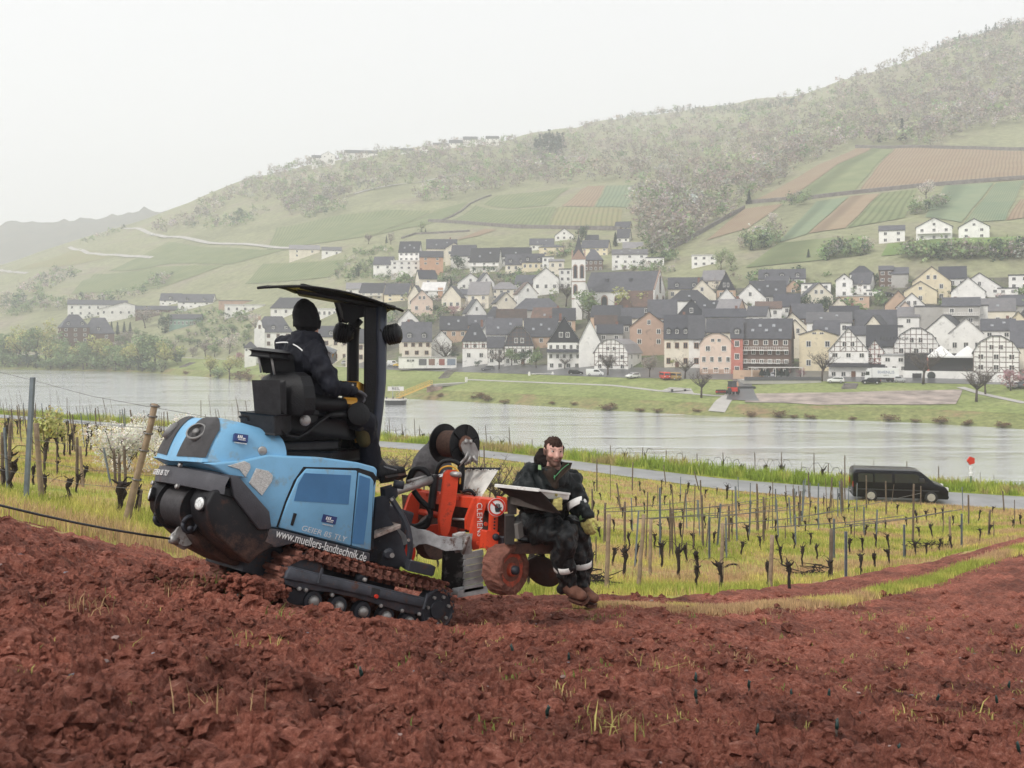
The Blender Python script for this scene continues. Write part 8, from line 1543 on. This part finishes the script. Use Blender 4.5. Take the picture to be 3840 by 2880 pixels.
def vine(px,yb,yt,label='gnarled pruned vine stump in the rows below the ploughed strip',group='pruned vines',D=None,fat=1.0,dmax=70):
 _pc[0]+=1;b=near_at(px,yb,10.5,dmax);h=max(.40,(yb-yt)/F*b.y*1.3);o=link('old_vine',VM[_pc[0]%8]);o.location=b;w=max(.6,min(1.05,h*1.25))*fat;o.scale=(w,w,h);o.rotation_euler.z=_pc[0]*2.4;tag(o,label,'vine',group);return o
for s in "190,632,505 245,562,480 378,575,475 460,636,500 545,698,588 575,626,515 678,697,575 915,682,570 1025,690,575 1092,570,488 985,572,490 1160,540,475 1220,642,560 1465,592,520 1530,572,500 1610,542,480 1665,522,480 1395,610,545 505,556,480 210,490,418 338,490,420 480,436,362 545,490,418 735,412,340 818,450,378 885,490,452 970,482,448 1045,482,420 1130,466,418 1330,515,440 1400,506,440 1465,482,420 1530,490,424 1690,430,385 1750,432,370 1838,492,430 1990,442,395 2035,425,368 230,400,345 140,402,345 70,440,405 385,430,370 420,382,330 595,380,325 485,332,290 890,400,335 960,402,345 1110,402,350 1090,342,300 1180,392,340 1235,382,335 1305,372,330 1340,420,370 1405,420,370 1465,400,360 1515,390,350 1620,375,330 1675,356,300 1720,346,298 1765,326,285 1805,342,290 1980,342,295 2055,312,275 2160,386,345 2195,372,320 75,240,212 160,262,225 250,272,228 295,302,258 330,272,225 395,262,220 475,252,215 270,192,150 295,222,190 380,172,140 380,212,178 430,212,165 505,212,158 600,232,190 660,216,180 710,236,172 770,302,255 825,292,250 930,217,175 1010,246,205 1010,297,260 1070,292,255 1060,232,200 1100,222,190 1130,282,245 1195,262,225 1240,257,220 1280,242,208 1155,312,288 1215,316,285 1325,302,262 1425,262,235 1565,312,265 30,300,250 60,340,295 40,190,150 180,330,285 640,470,410 700,500,440 780,520,460 850,340,290 660,330,285 1790,500,450 1720,520,470 1900,420,375 1850,370,325 20,600,530 130,570,500".split():
 q=[float(t)for t in s.split(',')];vine(*vA(q[0],q[1]),vA(0,q[2])[1])
for u,vb,vt,f_ in((950,1292,1045,1.5),(990,1260,1150,1.2),(120,1092,880,1.4),(90,1050,800,1.0),(30,1062,960,1.3),(265,1042,905,1.0),(560,1165,1010,1.4),(630,1100,1060,.9),(650,1050,960,1.3),(690,1010,900,1.1),(1150,1300,1090,.9),(480,950,870,.8),(1000,960,880,1.0),(360,1120,1000,1.0)):
 vine(*vL(u,vb),vL(0,vt)[1],'thick old vine stump in the grass left of the crawler','old vines at the left',None,f_,40)
for u,vb,vt in((700,1230,1090),(545,1150,1050),(1390,1390,1120),(1110,660,560),(1180,560,470),(1160,660,610)):vine(*k3(u,vb),k3(0,vt)[1],'vine stump glimpsed behind the red planter','vines behind the planter',None,.8,45)
for i in range(34):
 x=_r.uniform(5,660);d=_r.uniform(30,85);yb=HY-znear((x-CX)/F*d,d)/d*F;vine(x,yb,yb-.8/d*F,'small dark vine on the far rows left of the crawler','distant vines at the left')
for i in range(24):
 px=1440+i*75+_r.uniform(-20,20);d=near_k(px,8)+3.4;b=Vector(((px-CX)/F*d,d,znear((px-CX)/F*d,d)));o=link('old_vine',VM[i%8]);o.location=b;o.scale=(1.5,1.5,2.2+_r.random()*.6);tag(o,'dark vine head showing above the grass verge by the river','vine','vines of the lower strip')
c0=near_at(*vA(692,580),10.5,60);pts=[at(*vA(u,v),c0.y)for u,v in((692,582),(720,565),(755,562),(772,580),(765,612),(770,638),(795,648),(818,640),(826,626))]
E=empty('bent_vine_cane',c0);tag(E,'thick curled vine cane arching to the ground beside a stump','vine');wb(MB().tube(curve(pts,24),.022,7),'cane',m_vine,E,True,o=c0)
for(u,v,lab,sz)in((1150,628,'dark heap of pruned canes lying near the ploughed strip',.55),(1735,486,'dark bundle of pruned canes between two far posts',.8),(50,675,'dark prunings on the ground behind the boots',.4)):
 c=near_at(*vA(u,v),10.5,60);E=empty('prunings_heap',c);tag(E,lab,'prunings');b=MB();r2=random.Random(int(u))
 for k in range(46):p=Vector((r2.gauss(0,sz*.42),r2.gauss(0,.2),abs(r2.gauss(0,.10))+.02));d=Vector((r2.gauss(0,1),r2.gauss(0,.6),r2.gauss(0,.25))).normalized()*r2.uniform(.2,.5);b.tube([p-d*.5,p,p+d*.5+Vector((0,0,r2.uniform(0,.06)))],[.012,.011,.006],4)
 b.build('canes',m_vine,E,fix=False)
c=near_at(*vL(500,1160),10.5,40);E=empty('lying_vine_stump',c);tag(E,'dark vine trunk lying almost flat in the grass at the left','vine');wb(MB().tube([at(*vL(u,v),c.y)for u,v in((435,1180),(480,1155),(540,1150),(590,1130))],[.02,.035,.05,.06],8),'trunk',m_vine,E,True,o=c)
def wire(pts,label,group='trellis wires',r_=.0035):
 o=pts[0];w=MB().tube([p-o for p in pts],r_,4);q=w.build('trellis_wire',m_wire,fix=False);q.location=o;tag(q,label,'wire',group)
S_=steel.matrix_basis;L_2=lp.matrix_basis;W_2=wp.matrix_basis
for k,(a,b_2,c_2)in enumerate(((.985,.97,1400),(.72,.80,1520),(.52,.62,1600),(.36,.42,1690),(.24,.30,1760))):
 p1=S_@Vector((0,0,a));p2=L_2@Vector((0,0,b_2));p0=p1+(p1-p2)*.9;p3=p2+Vector((2.6,3.5,-.95));wire([p0,p1+Vector((0,0,-.02)),p1.lerp(p2,.5)+Vector((0,0,-.05)),p2,p3],'thin trellis wire strung between the steel post and the slanting post')
for i,(a,b_2)in enumerate((((90,300),(570,260)),((90,340),(720,300)),((192,330),(895,270)),((320,400),(968,290)),((262,400),(1055,330)),((680,420),(1250,350)),((928,480),(1605,380)),((1235,430),(1896,330)),((1310,430),(1842,340)),((620,360),(1172,260)),((430,320),(1130,180)),((1055,340),(1690,190)))):
 xa,ya=vA(*a);xb,yb=vA(*b_2);ga=near_at(xa,ya+190/1.349,10.5,60);gb=near_at(xb,yb+120/1.349,10.5,60);wire([ga+Vector((0,0,1.0)),ga.lerp(gb,.5)+Vector((0,0,.96)),gb+Vector((0,0,1.0))],'faint trellis wire between posts of the right vine rows','trellis wires of the right rows',.011)
#  shrubs near the lane
for(kind,px,yt,yb,D,wf,lab)in(('maybush',*vL(960,420),vL(0,980)[1],30,.95,'white blossoming bush left of the crawler nose'),('maybush',*vL(1470,470),vL(0,960)[1],30,1.0,'white blossoming bush hidden behind the crawler hood'),('willow',*vL(370,370),vL(0,1000)[1],27,.75,'loose olive-green shrub between the left posts'),('maybush',*vL(1060,470),vL(0,960)[1],31,.9,'right part of the white blossoming bush beside the hood'),('bare',*k3(430,270),k3(0,520)[1],42,1.6,'twiggy shrub with pinkish buds behind the driver boot'),('bare',*k3(1190,260),k3(0,640)[1],30,1.1,'thin bare sapling behind the hopper shield'),('tan',*k3(330,330),k3(0,520)[1],48,1.5,'low budding bush left of the twiggy shrub')):
 b=at(px,yb,D);b.z=znear(b.x,b.y);h=max(.8,(HY-yt)/F*D-b.z);tree(kind,b,h,wf,lab)
#  black van on the lane, river mark
vg=at(3366,1872,56.1);vg.z=znear(vg.x,vg.y)+.05
van=vehicle('black_van','van',vg,R(-12),5.0,PN['k'],'black van with tinted windows driving along the riverside lane','van',False,1.9,1.78,None)
for s_ in(-1,1):
 for x0,x1 in((-.46,-.30),(-.28,-.09)):MB().prism([(x0*4.85,.62*1.78),(x0*4.85,.89*1.78),(x1*4.85,.89*1.78),(x1*4.85,.62*1.78)],s_*.962,s_*.9,'y').build('side_window',m_glass,van)
 MB().box((.20*4.85,s_*.97,1.18),(.25*4.85,s_*1.16,1.40)).build('wing_mirror',m_dark,van,False,.03)
 MB().box((-2.3,s_*.955,.68),(2.0,s_*.965,.74)).build('rub_strip',m_dark,van)
MB().tube([(-2.42,0,.5),(-2.72,0,.48),(-2.75,0,.60)],.03,6).build('tow_bar',m_steel,van)
mg=at(*vB(1688,868),near_k(3640,8)-.6);mg.z=znear(mg.x,mg.y);E=empty('river_marker',mg);tag(E,'green river marker post with a red and white head by the lane','marker')
hh=at(*vB(1680,700),mg.y).z-mg.z;MB().tube([(0,0,-.2),(0,0,hh)],.05,8).build('post',M('marker_green',(.12,.2,.1),.6),E);MB().lathe([(0,.11),(.2,.11),(.22,.08),(.4,.08),(.42,.11),(.55,.11)],(0,0,hh-.3),(0,0,1),14).build('white_collar',m_white,E)
MB().lathe([(-.05,.0),(-.05,.26),(.05,.26),(.05,0)],(0,0,hh+.62),(.1,-1,0),5,False).build('red_top',PN['r'],E)
#  vine cuttings just planted in the soil
def vq(u,v):return(1800+u/1.084,2200+v/1.084)
def vr_(u,v):return(u/1.58,2200+v/1.58)
m_wax=M('green_wax',(.008,.03,.027),.35,0,.3,40);m_stem=M('cutting_bark',(.07,.05,.04),.9)
cm=[MB()for _ in range(2)]
for i,b in enumerate(cm):b.tube([(0,0,-.03),(.004,.003,.035)],[.012,.013],7)
stem_me=cm[0].mesh('stem',m_stem,True);wx=MB();wx.tube([(.003,.002,.03),(0,.004,.06),(.006,0,.09),(.002,0,.115)],[.016,.019,.014,.006],7).tube([(.006,0,.07),(.024,.006,.10)],[.009,.006],5);wax_me=wx.mesh('wax_head',m_wax,True)
for i,(fn,u,v)in enumerate([(vq,270,525),(vq,1128,600),(vq,1450,645),(vq,1705,660),(vq,360,310),(vq,643,366),(vq,1093,422),(vq,880,385),(vq,2195,690),(vq,135,312),(vq,1263,432),(vq,1415,462),(vq,1855,472),(vq,2150,432),(vq,2105,480),(vr_,128,350),(vr_,1402,95),(vr_,2145,615),(vq,1540,540),(vq,880,480)]):
 px,py=fn(u,v);g_=near_at(px,py,2.0,12);g_.z=field_z(g_.x,g_.y);E=empty('vine_cutting',g_,(random.uniform(-.2,.2),random.uniform(-.2,.2),i));E.scale=(.52,.52,.60);tag(E,'small waxed dark green vine cutting sticking out of the red soil','vine cutting','newly planted vine cuttings');link('stem',stem_me,E);link('wax_head',wax_me,E)
#  clods, stones, weeds, grass: too many to count
r=np.random.default_rng(11)
def ico_np(k):
 q=bmesh.new();bmesh.ops.create_icosphere(q,subdivisions=k,radius=1);a=np.array([v.co[:]for v in q.verts]);b=np.array([[v.index for v in f.verts]for f in q.faces]);q.free();return a,b
iv,ifc=ico_np(1)
def clod_mass(name,n,mat,smin,smax,dmin,dmax,cfun,label,flat=.7,rough_=.55,x0=-250,x1=4090,ex=2.6,sub=1):
 iv,ifc=ico_np(sub)
 VV=[];FF=[];CC=[];b=0;px=r.uniform(x0,x1,n*2);dd=np.exp(r.uniform(np.log(dmin),np.log(dmax),n*2));e=np.interp(px,_nx,ND[:,3]);ok=dd<e-.15;px=px[ok][:n];dd=dd[ok][:n];x=(px-CX)/F*dd;z=near_z(px,dd)+clods(x,dd)+.02
 var=[]
 for k in range(10):
  f=1+rough_*np.array([mnoise.fractal(Vector(p*1.6)+Vector((k*9,0,0)),1.0,2.0,4)for p in iv]);var.append(iv*f[:,None])
 for i in range(len(x)):
  s=smin+(smax-smin)*r.random()**ex;a=r.uniform(0,6.28);ca,sa=math.cos(a),math.sin(a);q=var[r.integers(10)]*s*np.array([r.uniform(.8,1.4),1,flat*r.uniform(.7,1.2)]);q=np.stack([q[:,0]*ca-q[:,1]*sa+x[i],q[:,0]*sa+q[:,1]*ca+dd[i],q[:,2]+z[i]+s*.12],1)
  VV.append(q);FF.append(ifc+b);b+=len(iv)
  if cfun:CC.append(np.tile(cfun(),(len(iv),1)))
 o=link(name,mesh_np(name,np.concatenate(VV),np.concatenate(FF),mat,False,np.concatenate(CC)if cfun else np.zeros((b,3))));tag(o,label,'soil',None,'stuff');return o
for pr_ in((-250,1700,260,.018,.055,2.3,7.0),(1700,4090,110,.016,.045,3.0,8.0)):clod_mass('large_clods',pr_[2],m_soil,pr_[3],pr_[4],pr_[5],pr_[6],None,'larger lumps of red soil in the near ploughed ground' if pr_[0]<0 else 'scattered larger lumps of red soil at the right',.8,.85,pr_[0],pr_[1],1.4,3)
clod_mass('soil_clods',4200,m_soil,.014,.055,2.0,14,None,'loose red soil clods lying on the ploughed ground',.75,.8,-250,4090,2.4,2);clod_mass('soil_crumbs',11000,m_soil,.004,.018,2.0,12,None,'fine crumbs of red soil between the clods')
m_st=Mtint('slate_chips',.6,.2,30,0,.4);clod_mass('slate_stones',220,m_st,.008,.035,2.2,12,lambda:np.array([.26,.17,.15])*r.uniform(.6,1.3)if r.random()<.6 else np.array([.15,.14,.16])*r.uniform(.6,1.3),'scattered pale slate chips on the ploughed ground',.35,.15)
VV=[];FF=[];b=0
for i in range(2200):
 t=r.random();k=r.integers(4)
 if k==0:p=Lw(.95-1.9*t,.72+r.normal(0,.07),.0);sc_=.022
 elif k==1:p=Lw(.9+.55*t,r.uniform(-.6,.62),.16*(1-t)+r.normal(0,.05));sc_=.032
 elif k==2:p=Lw(.75-1.6*t,.37+r.uniform(0,.25),.50+r.normal(0,.006));sc_=.016
 else:p=Lw(.98+r.normal(0,.09),.45+r.uniform(-.1,.3),.08+r.uniform(0,.12));sc_=.030
 if k!=2:p.z=max(min(p.z,field_z(p.x,p.y)+abs(r.normal(0,.05))),field_z(p.x,p.y)-.02)if k!=3 else p.z
 if k==3:p.z=min(p.z,field_z(p.x,p.y)+.22)
 s=sc_*r.uniform(.4,1.3);q=iv*(1+.25*np.sin(iv[:,[1,2,0]]*3+i))*s*np.array([1,1,.75])+np.array(p);VV.append(q);FF.append(ifc+b);b+=len(iv)
o=link('churned_soil',mesh_np('churned_soil',np.concatenate(VV),np.concatenate(FF),m_soil,False,np.zeros((b,3))));tag(o,'churned red soil heaped round the crawler tracks and nose','soil',None,'stuff')
m_bl=Mtint('grass_blades',.7,.2,2,.3)
def blades(name,x,y,z,h,w,cols,label,lean=.35,cat='grass',fine=False):
 n=len(x);a=r.uniform(0,6.283,n);dx,dy=np.cos(a),np.sin(a);la=r.uniform(0,6.283,n);ll=np.abs(r.normal(0,lean,n))*h
 P0=np.stack([x-dx*w,y-dy*w,z-.02],1);P1=np.stack([x+dx*w,y+dy*w,z-.02],1);mx_,my_=x+np.cos(la)*ll*.35,y+np.sin(la)*ll*.35
 P2=np.stack([mx_+dx*w*.8,my_+dy*w*.8,z+h*.6],1);P3_=np.stack([mx_-dx*w*.8,my_-dy*w*.8,z+h*.6],1);P4=np.stack([x+np.cos(la)*ll+dx*w*.15,y+np.sin(la)*ll+dy*w*.15,z+h],1);P5=np.stack([x+np.cos(la)*ll-dx*w*.15,y+np.sin(la)*ll-dy*w*.15,z+h],1)
 if not fine:
  V=np.stack([P0,P1,P4,P5],1).reshape(-1,3);o=link(name,mesh_np(name,V,np.arange(4*n).reshape(-1,4),m_bl,False,np.repeat(cols,4,0)));tag(o,label,cat,None,'stuff');return o
 V=np.stack([P0,P1,P2,P3_,P4,P5],1).reshape(-1,3);i=np.arange(n)[:,None]*6;Fq=np.concatenate([i+np.array([[0,1,2,3]]),i+np.array([[3,2,4,5]])],0)
 o=link(name,mesh_np(name,V,Fq,m_bl,False,np.repeat(cols,6,0)));tag(o,label,cat,None,'stuff');return o
def gcol(x,y,n,green=.5):
 f=fbm(x*.42+9,y*.42,15,3);g=vnoise(x*1.7,y*1.7,6);t=np.clip((f-.40)*5+(g-.5)*1.0+.5-(green-.5),0,1)[:,None]
 a=np.array([[.34,.38,.08]]);b=np.array([[.62,.56,.16]]);c=np.array([[.52,.36,.20]]);k=np.where(t<.5,a+(b-a)*t*2,b+(c-b)*(t-.5)*2);return np.clip(k*r.uniform(.65,1.3,(n,1)),.01,.9)
def strew(n,px0,px1,f0,f1,key0,key1):
 px=r.uniform(px0,px1,n);t=r.uniform(0,1,n)**.7;d0=np.interp(px,_nx,ND[:,key0])+f0;d1=np.interp(px,_nx,ND[:,key1])+f1;d=d0+(d1-d0)*t;return px,d,(px-CX)/F*d
px,d,x=strew(52000,-300,4150,.05,2,3,4);blades('verge_grass',x,d,near_z(px,d),r.uniform(.04,.18,len(x))*np.interp(px,[0,900,1800,4000],[1.35,1.2,.9,.8]),np.full(len(x),.0042)*np.interp(d,[10,35],[1,2.2]),gcol(x,d,len(x),.62),'long yellow-green grass along the edge of the ploughed ground',.35,'grass',True)
px,d,x=strew(95000,-300,4150,1,0,4,5);blades('vineyard_grass',x,d,near_z(px,d)+.02,r.uniform(.03,.13,len(x)),np.full(len(x),.006)*np.interp(d,[14,45],[1,2.3]),gcol(x,d,len(x),.5),'yellow and reddish grass between the vine rows')
px,d,x=strew(55000,-300,4150,0,-.2,5,6);blades('lower_vineyard_grass',x,d,near_z(px,d)+.02,r.uniform(.05,.16,len(x)),np.full(len(x),.016)*np.interp(d,[40,90],[1,1.8]),gcol(x,d,len(x),.52),'rough grass on the lower vineyard slope above the lane')
px=r.uniform(-300,4150,30000);dd0=np.interp(px,_nx,ND[:,7]);d=dd0+.3+r.uniform(0,3.4,len(px));x=(px-CX)/F*d;k=gcol(x,d,len(x),.8)*np.array([[.85,1.0,.8]]);blades('verge_by_river',x,d,near_z(px,d)+.02,r.uniform(.15,.5,len(x))*(.7+.9*vnoise(x*.35,d*.35,9)),np.full(len(x),.03),k,'green verge between the lane and the river')
px=r.uniform(2150,4150,26000);sw_=stripe_w(px);d=stripe_c(px)+r.normal(0,.55,len(px))*sw_;x=(px-CX)/F*d;ok=sw_>.02;px,d,x=px[ok],d[ok],x[ok];blades('field_strip_grass',x,d,near_z(px,d)+.03,r.uniform(.02,.06,len(x))*np.interp(px,[2200,3000,3800],[.7,1.3,2.2]),np.full(len(x),.004)*np.interp(d,[9,30],[1,2.5]),gcol(x,d,len(x),.55)*1.05,'pale grass strip left between two ploughed strips')
X_,Y_,H_,C_=[],[],[],[]
spots=[(*vr_(1110,40),.11,50),(*vr_(1290,30),.16,60),(*vr_(520,210),.10,40),(*vr_(170,100),.12,8),(*vr_(1270,840),.12,22),(*vr_(1540,360),.08,26),(*vr_(700,400),.09,5),(*vr_(1700,230),.08,22),(*vq(540,640),.10,26),(*vq(560,600),.08,16),(*vq(710,350),.10,26),(*vq(1060,330),.07,24),(*vq(2045,560),.06,30),(*vr_(480,640),.06,6)]+[(*k6(1490,1220),.10,30)]
for i in range(260):q=r.random();spots.append((r.uniform(1500,4000),2290+480*q**2.0,r.uniform(.02,.05),int(r.integers(4,18))))
for i in range(40):spots.append((r.uniform(0,1500),r.uniform(2250,2860),r.uniform(.02,.05),int(r.integers(2,7))))
for(px_,py_,h_,n_)in spots:
 g_=near_at(px_,py_,1.8,30);s_=h_*.9;tint_=np.array([.48,.42,.14])if r.random()<.6 else(np.array([.22,.28,.07])if r.random()<.5 else np.array([.46,.30,.16]))
 for k in range(n_):X_.append(g_.x+r.normal(0,s_));Y_.append(g_.y+r.normal(0,s_));H_.append(h_*r.uniform(.3,1.1));C_.append(tint_*r.uniform(.6,1.3))
X_,Y_,H_=np.array(X_),np.array(Y_),np.array(H_);ZZ=near_z(X_/Y_*F+CX,Y_)+clods(X_,Y_)+.02;blades('field_weeds',X_,Y_,ZZ,H_,np.full(len(X_),.0036),np.array(C_),'uprooted grass tufts and straw in the red soil',.9,'weeds',True)
